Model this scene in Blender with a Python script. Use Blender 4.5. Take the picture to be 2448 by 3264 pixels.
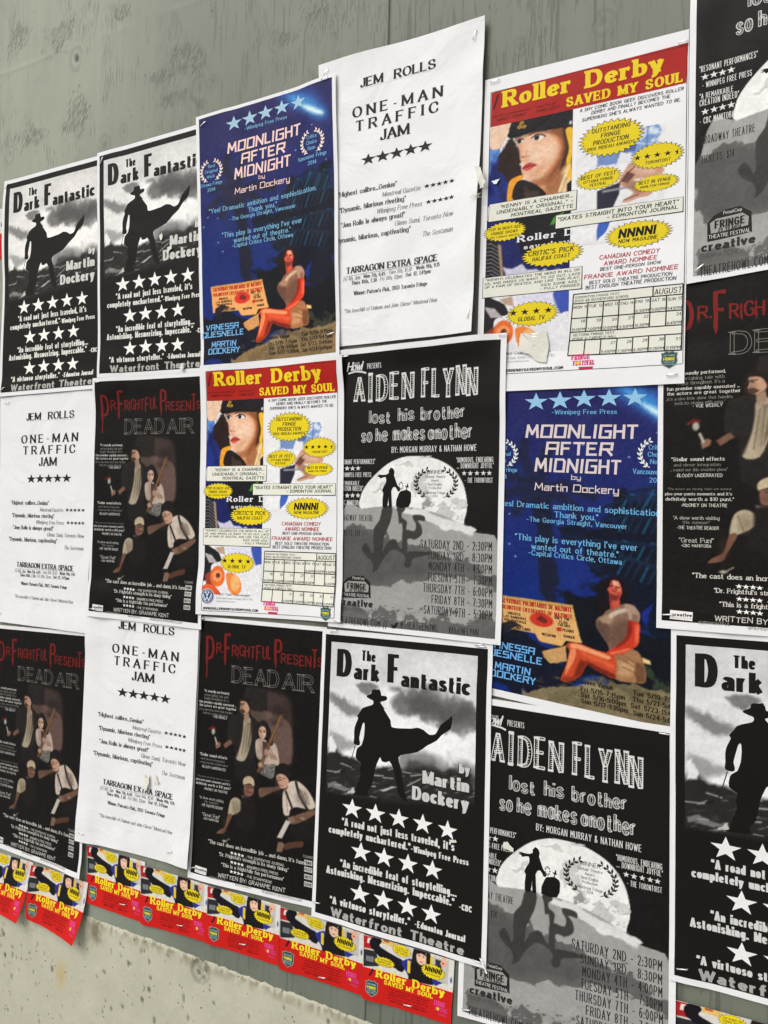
import bpy, math, random
import numpy as np
from mathutils import Matrix, Vector
from mathutils.geometry import tessellate_polygon

for o in list(bpy.data.objects): bpy.data.objects.remove(o)
scene = bpy.context.scene
col = scene.collection
R = math.radians

# ---------------------------------------------------------------- camera (eye level, 1.07 m from the hoarding, turned along it)
yaw, pitch, roll = .54240, .014883, .023806
cam_d = bpy.data.cameras.new('camera'); cam = bpy.data.objects.new('camera', cam_d); col.objects.link(cam)
rt, fw, up = Vector((1, 0, 0)), Vector((0, 1, 0)), Vector((0, 0, 1))
cy, sy = math.cos(yaw), math.sin(yaw)
rt, fw = Vector((cy, sy, 0)), Vector((-sy, cy, 0))
fw2 = fw * math.cos(pitch) + up * math.sin(pitch); up2 = up * math.cos(pitch) - fw * math.sin(pitch)
rt3 = rt * math.cos(roll) + up2 * math.sin(roll); up3 = up2 * math.cos(roll) - rt * math.sin(roll)
m = Matrix((rt3, up3, -fw2)).transposed().to_4x4(); m.translation = Vector((0, -1.07486, 1.5)); cam.matrix_world = m
cam_d.sensor_fit = 'VERTICAL'; cam_d.sensor_height = 32.64; cam_d.sensor_width = 24.48; cam_d.lens = 27.30
cam_d.clip_start = .02; cam_d.clip_end = 300
scene.camera = cam
scene.render.resolution_x, scene.render.resolution_y = 768, 1024

# ---------------------------------------------------------------- overcast daylight
world = bpy.data.worlds.new('World'); scene.world = world; world.use_nodes = True
wn, wl = world.node_tree.nodes, world.node_tree.links
sky = wn.new('ShaderNodeTexSky'); sky.sky_type = 'NISHITA'; sky.sun_disc = False
SUN_EL, SUN_AZ = 44, 205
sky.sun_elevation = R(SUN_EL); sky.sun_rotation = R(SUN_AZ); sky.dust_density = 6; sky.air_density = 1.2
hs = wn.new('ShaderNodeHueSaturation'); hs.inputs['Saturation'].default_value = .22
wl.new(sky.outputs[0], hs.inputs['Color']); wl.new(hs.outputs[0], wn['Background'].inputs['Color'])
wn['Background'].inputs['Strength'].default_value = .12
sun_d = bpy.data.lights.new('sun', 'SUN'); sun_d.energy = 1.0; sun_d.angle = R(40); sun_d.color = (1, .98, .95)
sun = bpy.data.objects.new('sun', sun_d); col.objects.link(sun)
az, el = R(SUN_AZ), R(SUN_EL)
sd = Vector((math.sin(az) * math.cos(el), math.cos(az) * math.cos(el), math.sin(el)))
sun.rotation_euler = sd.to_track_quat('Z', 'Y').to_euler(); sun.location = sd * 6
vs = scene.view_settings
vs.view_transform = 'Standard'; vs.look = 'None'; vs.gamma = 1; vs.use_curve_mapping = False; vs.exposure = EXPOSURE = -.12
scene.cycles.max_bounces = 6

# ---------------------------------------------------------------- lettering
# Pen-stroke alphabet: 10 units = cap height. Strokes split by ';' - '~' smooth curve, '@' closed smooth loop.
GLYPHS = {
'A': (7, "0 0 3.5 10;3.5 10 7 0;1.2 3.4 5.8 3.4"),
'B': (6, "0 0 0 10;~0 10 3.2 10 5.1 9.3 5.4 7.6 4.9 5.9 3.2 5.3 0 5.3;~0 5.3 3.5 5.3 5.6 4.6 6 2.7 5.5 .7 3.5 0 0 0"),
'C': (6.8, "~6.6 7.6 5.6 9.5 3.7 10 1.3 8.9 .1 5 1.3 1.1 3.7 0 5.6 .5 6.7 2.4"),
'D': (6.8, "0 0 0 10;~0 10 2.8 10 5.6 8.8 6.8 5 5.6 1.2 2.8 0 0 0"),
'E': (5.8, "0 0 0 10;0 10 5.6 10;0 5.2 4.6 5.2;0 0 5.8 0"),
'F': (5.4, "0 0 0 10;0 10 5.4 10;0 5 4.5 5"),
'G': (7, "~6.6 7.6 5.6 9.5 3.7 10 1.3 8.9 .1 5 1.3 1.1 3.7 0 5.6 .4 6.8 1.6;6.8 1 6.8 4.6;4.2 4.6 6.8 4.6"),
'H': (6.6, "0 0 0 10;6.6 0 6.6 10;0 5.2 6.6 5.2"),
'I': (0, "0 0 0 10"),
'J': (3.6, "3.6 10 3.6 2.6;~3.6 2.8 3.1 .7 1.6 0 .4 .6 0 1.8"),
'K': (6.4, "0 0 0 10;6 10 0 4;2.2 6.1 6.4 0"),
'L': (5.4, "0 10 0 0;0 0 5.4 0"),
'M': (8.4, "0 0 0 10;0 10 4.2 1;4.2 1 8.4 10;8.4 10 8.4 0"),
'N': (6.8, "0 0 0 10;0 10 6.8 0;6.8 0 6.8 10"),
'O': (7.4, "@3.7 10 1.2 8.8 0 5 1.2 1.2 3.7 0 6.2 1.2 7.4 5 6.2 8.8"),
'P': (5.8, "0 0 0 10;~0 10 3.2 10 5.4 9.3 5.8 7.3 5.3 5.4 3.2 4.7 0 4.7"),
'Q': (7.4, "@3.7 10 1.2 8.8 0 5 1.2 1.2 3.7 0 6.2 1.2 7.4 5 6.2 8.8;4.4 2.8 7.2 -1"),
'R': (6.4, "0 0 0 10;~0 10 3.2 10 5.4 9.3 5.8 7.3 5.3 5.6 3.2 5 0 5;2.9 5 6.4 0"),
'S': (6, "~5.6 8 4.6 9.6 3 10 .9 9.3 .3 7.5 1.2 5.8 3.1 5 5.2 4.1 5.9 2.5 5.1 .7 3 0 1.1 .4 0 2.2"),
'T': (6.6, "3.3 10 3.3 0;0 10 6.6 10"),
'U': (6.6, "0 10 0 3;~0 3.2 .7 .9 3.3 0 5.9 .9 6.6 3.2;6.6 3 6.6 10"),
'V': (6.8, "0 10 3.4 0;3.4 0 6.8 10"),
'W': (9.8, "0 10 2.5 0;2.5 0 4.9 9;4.9 9 7.3 0;7.3 0 9.8 10"),
'X': (6.6, "0 10 6.6 0;6.4 10 .2 0"),
'Y': (6.6, "0 10 3.3 4.8;6.6 10 3.3 4.8;3.3 4.8 3.3 0"),
'Z': (6, "0 10 6 10;6 10 0 0;0 0 6 0"),
'a': (4.4, "~.4 5.4 1.2 6.6 2.4 6.8 3.8 6.2 4.2 4.8;4.2 5 4.2 0;~4.2 4 2 3.6 .4 2.9 0 1.7 .5 .4 1.6 0 3 .4 4.2 1.6"),
'b': (4.8, "0 10 0 0;~0 5.2 1 6.5 2.4 6.8 4.1 5.9 4.8 3.4 4.1 .9 2.4 0 1 .3 0 1.6"),
'c': (4.3, "~4.2 5.2 3.4 6.5 2.3 6.8 .7 5.9 0 3.4 .7 .9 2.3 0 3.4 .3 4.3 1.6"),
'd': (4.8, "4.8 10 4.8 0;~4.8 5.2 3.8 6.5 2.4 6.8 .7 5.9 0 3.4 .7 .9 2.4 0 3.8 .3 4.8 1.6"),
'e': (4.5, ".1 3.6 4.5 3.6;~4.5 3.6 4.2 5.6 2.4 6.8 .7 5.9 0 3.4 .7 .9 2.4 0 3.6 .3 4.4 1.6"),
'f': (3.4, "1.3 0 1.3 8;~1.3 7.6 1.7 9.4 2.7 10 3.6 9.7;0 6.5 3.2 6.5"),
'g': (4.8, "~4.8 5.2 3.8 6.5 2.4 6.8 .7 5.9 0 3.4 .7 .9 2.4 0 3.8 .3 4.8 1.6;4.8 6.8 4.8 -1;~4.8 -.8 4.2 -2.6 2.4 -3.1 .4 -2.5"),
'h': (4.3, "0 0 0 10;~0 4.8 1.2 6.4 2.6 6.8 3.9 6.1 4.3 4.4;4.3 4.8 4.3 0"),
'i': (0, "0 0 0 6.8;0 8.9 0 9.9"),
'j': (1.6, "1.6 6.8 1.6 -1.4;~1.6 -1.2 1.2 -2.7 0 -3;1.6 8.9 1.6 9.9"),
'k': (4.5, "0 0 0 10;4.2 6.8 0 2.8;1.6 4.3 4.5 0"),
'l': (0, "0 0 0 10"),
'm': (7.4, "0 0 0 6.8;~0 4.8 1 6.4 2.2 6.8 3.3 6.1 3.6 4.4;3.6 4.8 3.6 0;~3.6 4.8 4.6 6.4 5.9 6.8 7.1 6.1 7.4 4.4;7.4 4.8 7.4 0"),
'n': (4.3, "0 0 0 6.8;~0 4.8 1.2 6.4 2.6 6.8 3.9 6.1 4.3 4.4;4.3 4.8 4.3 0"),
'o': (4.8, "@2.4 6.8 .7 5.9 0 3.4 .7 .9 2.4 0 4.1 .9 4.8 3.4 4.1 5.9"),
'p': (4.8, "0 6.8 0 -3;~0 5.2 1 6.5 2.4 6.8 4.1 5.9 4.8 3.4 4.1 .9 2.4 0 1 .3 0 1.6"),
'q': (4.8, "4.8 6.8 4.8 -3;~4.8 5.2 3.8 6.5 2.4 6.8 .7 5.9 0 3.4 .7 .9 2.4 0 3.8 .3 4.8 1.6"),
'r': (2.9, "0 0 0 6.8;~0 4.6 .8 6.2 1.9 6.8 3 6.5"),
's': (4.2, "~4 5.3 3.2 6.5 2.1 6.8 .7 6.3 .3 5.1 1.2 4 2.6 3.3 4 2.5 4.2 1.5 3.5 .3 2.1 0 .8 .4 0 1.6"),
't': (3.4, "1.2 9 1.2 1.4;~1.2 1.8 1.7 .2 2.7 0 3.5 .5;0 6.6 3.1 6.6"),
'u': (4.3, "0 6.8 0 2;~0 2.4 .4 .6 1.8 0 3.1 .4 4.3 2;4.3 6.8 4.3 0"),
'v': (4.6, "0 6.8 2.3 0;2.3 0 4.6 6.8"),
'w': (6.8, "0 6.8 1.7 0;1.7 0 3.4 6.2;3.4 6.2 5.1 0;5.1 0 6.8 6.8"),
'x': (4.4, "0 6.8 4.4 0;4.3 6.8 .1 0"),
'y': (4.6, "0 6.8 2.4 0;4.7 6.8 2.4 0;~2.4 .2 1.6 -2 .7 -3 -.2 -2.8"),
'z': (4.2, "0 6.8 4.2 6.8;4.2 6.8 0 0;0 0 4.2 0"),
'0': (5.4, "@2.7 10 .8 8.6 0 5 .8 1.4 2.7 0 4.6 1.4 5.4 5 4.6 8.6"),
'1': (2, "2 0 2 10;2 10 0 8.4"),
'2': (5.4, "~.2 7.8 1 9.5 2.7 10 4.6 9.2 5 7.4 4 5 0 .2;0 0 5.4 0"),
'3': (5, "~.2 8.6 1.2 9.8 2.6 10 4.3 9.3 4.7 7.6 4 5.9 2 5.3;~2 5.3 4.2 4.7 5 2.8 4.2 .7 2.4 0 .9 .3 0 1.5"),
'4': (5.6, "4.2 0 4.2 10;4.2 10 0 3;0 3 5.6 3"),
'5': (5.2, "4.8 10 .9 10;.9 10 .4 5.2;~.4 5.2 2.4 6.3 4.4 5.5 5.2 3.3 4.4 .9 2.3 0 .9 .3 0 1.3"),
'6': (5.2, "~4.8 9.2 3.4 10 1.6 9.2 .4 6.5 0 3.5 .7 1 2.6 0 4.5 .9 5.2 3 4.5 5.2 2.7 6 .9 5.2 .1 3.4"),
'7': (5.2, "0 10 5.2 10;~5.2 10 3.4 6 1.8 0"),
'8': (5.2, "@2.6 10 .9 9.3 .4 7.6 1.2 5.9 2.6 5.3 4 5.9 4.8 7.6 4.3 9.3;@2.6 5.3 .7 4.4 0 2.6 .7 .7 2.6 0 4.5 .7 5.2 2.6 4.5 4.4"),
'9': (5.2, "~.4 .8 1.8 0 3.6 .8 4.8 3.5 5.2 6.5 4.5 9 2.6 10 .7 9.1 0 7 .7 4.8 2.5 4 4.3 4.8 5.1 6.6"),
'.': (0, "0 0 0 .7"), ',': (.4, ".4 .6 0 -1.6"), ':': (0, "0 0 0 .8;0 5 0 5.8"), '!': (0, "0 0 0 .8;0 3 0 10"),
'-': (2.6, "0 4 2.6 4"), '\u2013': (4, "0 4 4 4"), "'": (.4, ".4 10 .1 7.6"), '\u2019': (.6, ".6 10 .1 7.6"),
'\u201c': (2, ".5 10 .1 7.8;2 10 1.6 7.8"), '\u201d': (2, ".5 10 .1 7.8;2 10 1.6 7.8"), '"': (1.8, ".2 10 .2 7.6;1.6 10 1.6 7.6"),
'$': (5.4, "~5 8 4 9 2.7 9.2 .8 8.5 .4 7 1.4 5.7 2.8 5 4.6 4.1 5.2 2.6 4.4 1.1 2.7 .8 .9 1.2 0 2.4;2.7 10.6 2.7 -.6"),
'&': (6.6, "~6.6 0 1.2 7 1.2 9 2.6 10 4.1 9 3.9 7.2 .6 4 .2 1.8 1.6 .1 3.6 .2 5.4 2 6.2 4.4"),
'#': (6, "1.6 0 2.4 10;3.8 0 4.6 10;0 3.2 6 3.2;.3 6.8 6.2 6.8"), '/': (3.6, "0 -.6 3.6 10.4"), '(': (1.6, "~1.6 10.6 .3 8 0 5 .3 2 1.6 -.6"),
')': (1.6, "~0 10.6 1.3 8 1.6 5 1.3 2 0 -.6"), '@': (8, "~7.4 1 4.4 -.6 1.4 .8 0 4.6 1.2 8.4 4.2 10 7 8.6 8 5 6.8 2.8 5.6 3.6 5.6 6.8;@3.8 6.8 2.6 5 3.4 3 5 3.6 5.5 5.6"),
' ': (2.8, ""),
}
TECH = {
'M': (9, "0 0 .8 10;.8 10 4.4 2.6;4.4 2.6 8 10;8 10 8.8 0"), 'O': (8, "0 0 .6 10;.3 10 8.2 10;8.2 10 7.6 0;7.6 0 0 0"),
'N': (8, "0 0 .6 10;.6 10 7.4 0;7.4 0 8 10"), 'G': (8, "8 10 .6 10;.6 10 0 0;0 0 7.6 0;7.6 0 7.9 5.2;4.2 5.2 7.9 5.2"),
'A': (8, "0 0 .6 10;.6 10 8 10;8 10 7.6 0;.3 4.6 7.8 4.6"), 'D': (8, "0 0 .6 10;.3 10 6.6 10;6.6 10 8 8.4;8 8.4 7.6 0;7.6 0 0 0"),
'R': (7.6, "0 0 .6 10;.6 10 7.6 10;7.6 10 7.3 4.8;.3 4.8 7.4 4.8;4.2 4.8 7.4 0"), 'S': (7, "7 10 .5 10;.5 10 .3 5.2;.3 5.2 7 5.2;7 5.2 6.8 0;6.8 0 0 0"),
'U': (7.6, "0 10 0 0;0 0 7.6 0;7.6 0 7.6 10"), 'Q': (8, "0 0 .4 10;.4 10 8 10;8 10 7.6 0;7.6 0 0 0;5 2.6 7.6 -1"), 'C': (7, "7 10 .4 10;.4 10 0 0;0 0 7 0"),
'I': (1.6, ".6 0 1 10"), 'V': (7.4, "0 10 3 0;3 0 7.4 10"),
'a': (5, ".2 6.8 4.8 6.8;4.8 6.8 4.8 0;4.8 0 0 0;0 0 0 3.8;0 3.8 4.8 3.8"), 'e': (5, "4.8 0 0 0;0 0 0 6.8;0 6.8 4.8 6.8;4.8 6.8 4.8 3.6;4.8 3.6 0 3.6"),
'o': (5, "0 0 0 6.8;0 6.8 5 6.8;5 6.8 5 0;5 0 0 0"), 'c': (4.6, "4.6 6.8 0 6.8;0 6.8 0 0;0 0 4.6 0"), 'n': (4.6, "0 0 0 6.8;0 6.8 4.6 6.8;4.6 6.8 4.6 0"),
'b': (5, "0 10 0 0;0 6.8 5 6.8;5 6.8 5 0;5 0 0 0"), 'y': (4.8, "0 6.8 0 0;0 0 4.8 0;4.8 6.8 4.8 -3;4.8 -3 .6 -3"), 'r': (3.4, "0 0 0 6.8;0 6.8 3.4 6.8"),
}
HAND = {'A': (6.6, "0 0 3.2 10;3.2 10 6.6 0;1 3 6 3.4"), 'M': (7, "0 0 0 10;0 10 3.6 4;3.6 4 7 10;7 10 7 0"), 'H': (6, "0 0 0 10;6 0 6 10;0 5.6 6 5"),
        'a': (4.8, "@2.4 6.8 .7 5.9 0 3.4 .7 .9 2.4 0 4.1 .9 4.8 3.4 4.1 5.9;4.8 6.9 4.8 0")}
HANDI = dict(HAND, I=(3.4, '1.7 0 1.7 10;0 10 3.4 10;0 0 3.4 0'))
# style: thick, thin (in tenths of the cap height), nib angle, slab serif, shear, tracking, glyph overrides, mode
STYLES = {
'times':  (3.0, .7, 12, 'fine', 0, 2.7, {}, ''), 'timesw': (2.8, .7, 12, 'fine', 0, 6, {}, ''),
'timesb': (2.4, .9, 12, 'fine', 0, 2.6, {}, ''), 'timesi': (1.35, .65, 12, 'fine', .22, 2.2, {}, ''),
'slab':   (.95, .7, 0, 'slab', 0, 1.9, {}, ''), 'slabb': (1.7, 1.1, 0, 'slab', 0, 2.1, {}, ''),
'coop':   (2.9, 1.4, 10, 'coop', 0, 4.0, {}, ''), 'imp': (3.6, 1.8, 0, '', 0, 4.2, {}, ''),
'comic':  (1.5, 1.3, 0, '', .13, 2.7, HAND, ''), 'comicm': (1.9, 1.6, 0, '', .13, 3.1, HAND, ''), 'optb': (2.1, 1.4, 8, '', 0, 2.9, {}, ''), 'comicb': (2.7, 2.2, 0, '', .15, 3.6, HAND, ''),
'hand':   (1.4, 1.2, 0, '', 0, 2.8, HAND, ''), 'scrawl': (1.3, 1.2, 0, '', .04, 2.2, HAND, 'wob'),
'tech':   (2.0, 1.6, 0, '', .06, 2.8, TECH, ''), 'techl': (1.4, 1.3, 0, '', .04, 2.2, TECH, ''), 'opt': (1.6, 1.0, 10, '', 0, 2.5, {}, ''),
'bold':   (3.0, 2.0, 0, '', 0, 3.6, {}, ''), 'thin': (.7, .7, 0, '', 0, 2, {}, ''), 'sans': (1.1, 1.0, 0, '', 0, 2.1, {}, ''),
'sketch': (1.8, 1.1, 0, 'slim', 0, 3.0, HANDI, 'hatch'), 'sketchl': (1.8, 1.6, 0, '', 0, 2.7, HAND, 'hatch'),
'dead':   (1.6, 1.2, 0, 'fine', 0, 2.6, {}, 'line'), 'drip': (1.75, 1.4, 0, 'ragged', 0, 2.3, HAND, 'drip'),
'script': (1.9, 1.2, 30, '', .3, 1.2, {}, ''),
}

def _curve(p, closed):
    p = [np.array(q, float) for q in p]; n = len(p); out = []
    rng = range(n) if closed else range(n - 1)
    for i in rng:
        a = p[(i - 1) % n] if closed or i > 0 else p[0] * 2 - p[1]
        b = p[i]; c = p[(i + 1) % n]
        d = p[(i + 2) % n] if closed or i + 2 < n else p[-1] * 2 - p[-2]
        for k in range(3):
            t = k / 3
            out.append(.5 * (2 * b + (c - a) * t + (2 * a - 5 * b + 4 * c - d) * t * t + (3 * b - a - 3 * c + d) * t ** 3))
    out.append(out[0] if closed else p[-1])
    return out

def _strokes(ch, extra):
    g = extra.get(ch) or GLYPHS.get(ch) or GLYPHS.get(ch.upper()) or GLYPHS['-']
    res = []
    for s in g[1].split(';'):
        if not s: continue
        kind = s[0] if s[0] in '~@' else ''
        v = [float(x) for x in s.lstrip('~@').split()]
        pts = list(zip(v[::2], v[1::2]))
        res.append((kind, _curve(pts, kind == '@') if kind else [np.array(q) for q in pts]))
    return g[0], res

class Ink:
    """flat print of one part: corner points in inches on the sheet, a tiny lift, triangles or quads and a colour per face"""
    def __init__(s): s.v, s.f, s.c, s.k = [], [], [], 0
    def face(s, pts, col, lift):
        b = len(s.v); s.v += [(p[0], p[1], lift) for p in pts]; s.f.append(tuple(range(b, b + len(pts)))); s.c.append(col)
    def strip(s, L, Rr, col, lift):
        s.k += 1; lift += (s.k % 5) * .12
        for i in range(len(L) - 1):
            q = [L[i], Rr[i], Rr[i + 1], L[i + 1]]
            m = max(np.hypot(L[i][0] - L[i + 1][0], L[i][1] - L[i + 1][1]), 1e-6); n = int(m / .2) + 1
            for j in range(n):
                a, b = j / n, (j + 1) / n
                mix = lambda P, Q, t: (P[0] + (Q[0] - P[0]) * t, P[1] + (Q[1] - P[1]) * t)
                s.face([mix(L[i], L[i + 1], a), mix(Rr[i], Rr[i + 1], a), mix(Rr[i], Rr[i + 1], b), mix(L[i], L[i + 1], b)], col, lift)

def ribbon(pts, width, closed=False, e0=0, e1=0):
    """left and right borders of a pen stroke; width is a number or a function of the travel angle and the position 0..1"""
    p = [np.array(q, float) for q in pts]; n = len(p)
    if e0 or e1:
        d = p[0] - p[1]; p[0] = p[0] + d / (np.hypot(*d) + 1e-9) * e0
        d = p[-1] - p[-2]; p[-1] = p[-1] + d / (np.hypot(*d) + 1e-9) * e1
    L, Rr = [], []
    for i in range(n):
        a = p[i - 1] if i else (p[-2] if closed else p[0]); b = p[i + 1] if i < n - 1 else (p[1] if closed else p[-1])
        t = b - a; t = t / (np.hypot(*t) + 1e-9); nn = np.array([-t[1], t[0]])
        w = width(math.atan2(t[1], t[0]), i / (n - 1)) if callable(width) else width
        L.append(p[i] + nn * w / 2); Rr.append(p[i] - nn * w / 2)
    return L, Rr

def write(ink, style, text, x0, y0, x1, h, col, lift=3.):
    """set TEXT with its baseline from (x0, y0) to x1, capitals h high (inches, y runs down the sheet)"""
    thick, thin, nib, serif, shear, track, extra, mode = STYLES[style]
    rnd = random.Random(text + style); u = h / 10.
    glyphs = [(ch, *_strokes(ch, extra)) for ch in text]; Wd = sum(g[1] for g in glyphs); Tr = track * (len(glyphs) - 1)
    # glyph skeletons are squeezed to the measured width first and inked after, so stems keep an even weight
    span = (x1 - x0) / u - shear * 8
    rx = 1 if Wd + Tr < .01 else max((span - .45 * Tr - .405 * thick) / (Wd + .55 * Tr + .495 * thick), .1)
    if rx > 1: rx = max((span - .9 * thick) / (Wd + Tr), 1)
    sq = min(1, .45 + .55 * rx); gap = track * (sq if rx <= 1 else rx)
    tk = thick * sq; pos = []; x_ = 0
    for ch, w, st in glyphs: pos.append((x_, ch, w, st)); x_ += w * rx + gap
    th = tk * thin / thick; na = math.radians(nib)
    wf = lambda ang, t=0: th + (tk - th) * abs(math.sin(ang - na)) ** 1.3
    def put(q): return (x0 + (q[0] + tk * .45 + shear * q[1]) * u, y0 - q[1] * u)
    def draw(pts, width, closed=False, e0=0, e1=0):
        L, Rr = ribbon(pts, width, closed, e0, e1); ink.strip([put(q) for q in L], [put(q) for q in Rr], col, lift)
    for ox, ch, w, st in pos:
        low = ch.islower(); top = 10 if not low or ch in 'bdfhklit' else 6.8
        jx, jy, js = (rnd.uniform(-.3, .3), rnd.uniform(-.5, .5), rnd.uniform(.92, 1.08)) if mode in ('wob', 'drip', 'hatch') else (0, 0, 1)
        ins = wf(0) / 2
        def fit(q):
            y = q[1]
            if low and y < 7.4: y = ins + y * (6.8 - 2 * ins) / 6.8
            elif low: y -= ins
            else: y = ins + y * (10 - 2 * ins) / 10
            return np.array([ox + q[0] * rx + jx, y * js + jy])
        ends = {}
        for kind, p in st:
            for q in (p[0], p[-1]): ends[tuple(np.round(q, 1))] = ends.get(tuple(np.round(q, 1)), 0) + 1
        for kind, p in st:
            P = [fit(q) for q in p]
            if mode in ('hatch', 'line'):
                if len(P) == 2: P = [P[0] + (P[1] - P[0]) * t for t in np.linspace(0, 1, 5)]
                L, Rr = ribbon(P, (lambda a, t: wf(a)), kind == '@')
                lw = .27 if mode == 'hatch' else .26
                if mode == 'line':
                    jit = lambda A: [q + np.array([rnd.uniform(-.07, .07), rnd.uniform(-.07, .07)]) for q in A]
                    L, Rr = jit(L), jit(Rr)
                draw(L, lw); draw(Rr, lw * (1.3 if mode == 'hatch' else 1))
                draw([L[0], Rr[0]], lw); draw([L[-1], Rr[-1]], lw)
                if mode == 'hatch':
                    ln = sum(np.hypot(*(P[i + 1] - P[i])) for i in range(len(P) - 1)); m = max(2, int(ln / .62))
                    for k in range(m):
                        t = (k + .5) / m * (len(P) - 1); i = min(int(t), len(P) - 2); f = t - i
                        A = Rr[i] + (Rr[i + 1] - Rr[i]) * f; B = L[i] + (L[i + 1] - L[i]) * f
                        draw([A, A + (B - A) * rnd.uniform(.45, .7)], .22)
            else:
                if len(P) == 2 and mode in ('wob', 'drip'):
                    P = [P[0] + (P[1] - P[0]) * t + np.array([rnd.uniform(-.15, .15), rnd.uniform(-.12, .12)]) for t in np.linspace(0, 1, 4)]
                e = wf(0) / 2 if len(p) == 2 else 0
                dv = abs(p[0][0] - p[-1][0]) < .6 * abs(p[0][1] - p[-1][1])
                e0 = e1 = e if dv else (tk * .45 if len(p) == 2 and mode not in ('wob',) else 0)
                if len(p) == 2 and not dv: e0 = e1 = 0 if serif else th * .4
                draw(P, (lambda a, t: wf(a) * (rnd.uniform(.8, 1.15) if mode == 'drip' else 1)), kind == '@', e0, e1)
                if mode == 'drip' and dv and rnd.random() < .75 and min(p[0][1], p[-1][1]) < .5:
                    b = P[0] if P[0][1] < P[-1][1] else P[-1]; ll = rnd.uniform(.8, 3.2)
                    draw([b + np.array([0, .3]), b + np.array([.1, -ll * .5]), b + np.array([.05, -ll])], lambda a, t: 1.1 * (1 - t) + .12)
            if serif in ('fine', 'slab', 'coop', 'slim') and kind != '@' and ch.isalpha() or (serif and ch in '147'):
                sw, sh = {'fine': (tk + 1.5, .42), 'slab': (tk + 1.7, .8), 'coop': (tk + 1.3, 1.25), 'slim': (tk + .5, .75)}.get(serif, (tk + 1, .8))
                for q, o in ((p[0], p[-1] if len(p) == 2 else p[1]), (p[-1], p[0] if len(p) == 2 else p[-2])):
                    if ends[tuple(np.round(q, 1))] > 1 and serif != 'coop' and not (ch in 'BDEFKLPRMN' and abs(q[0]) < .1): continue
                    Q = fit(q); vert = abs(q[0] - o[0]) < .75 * abs(q[1] - o[1])
                    if vert and (len(p) == 2 or q[1] < .1) and (abs(q[1]) < .1 or abs(q[1] - 10) < .1 or abs(q[1] - 6.8) < .1 or q[1] < -2.9):
                        if ch in 'aegtcsGJCSAVWMvwy' and len(p) > 2: continue
                        if ch in 'aedu' and abs(q[1]) < .1: sx0, sx1 = 0, sw / 2
                        elif low and q[1] > 6: sx0, sx1 = -sw / 2, 0
                        else: sx0, sx1 = -sw / 2, sw / 2
                        yy = Q[1] + (-ins + sh / 2 if q[1] < 5 else ins - sh / 2)
                        if mode: draw([np.array([Q[0] + sx0, yy]), np.array([Q[0] + sx1, yy])], sh)
                        else: draw([np.array([Q[0] + sx0, yy]), np.array([Q[0] + sx1, yy])], sh)
                    elif not vert and len(p) == 2 and ch in 'EFLTZz' and ends[tuple(np.round(q, 1))] == 1 and not mode:
                        hgt = 2.2 if serif == 'fine' else 1.9 + sh
                        dn = -1 if q[1] > 8 else (1 if q[1] < 2 else 0)
                        yb = Q[1] - (ins if dn > 0 else -ins)
                        a, b = (yb, yb + dn * hgt) if dn else (Q[1] - hgt * .45, Q[1] + hgt * .45)
                        draw([np.array([Q[0], a]), np.array([Q[0], b])], (lambda an, t: max(.35, sh * (1.3 - .7 * t))) if dn else sh * .8)
                    elif ch in 'CGSJacsrf' and len(p) > 2 and serif != 'slab' and q[1] > .2 and kind == '~':
                        r = tk * .42
                        draw([Q + np.array([0, r]), Q, Q - np.array([0, r])], lambda an, t: tk * (.75 - abs(t - .5)))

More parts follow.
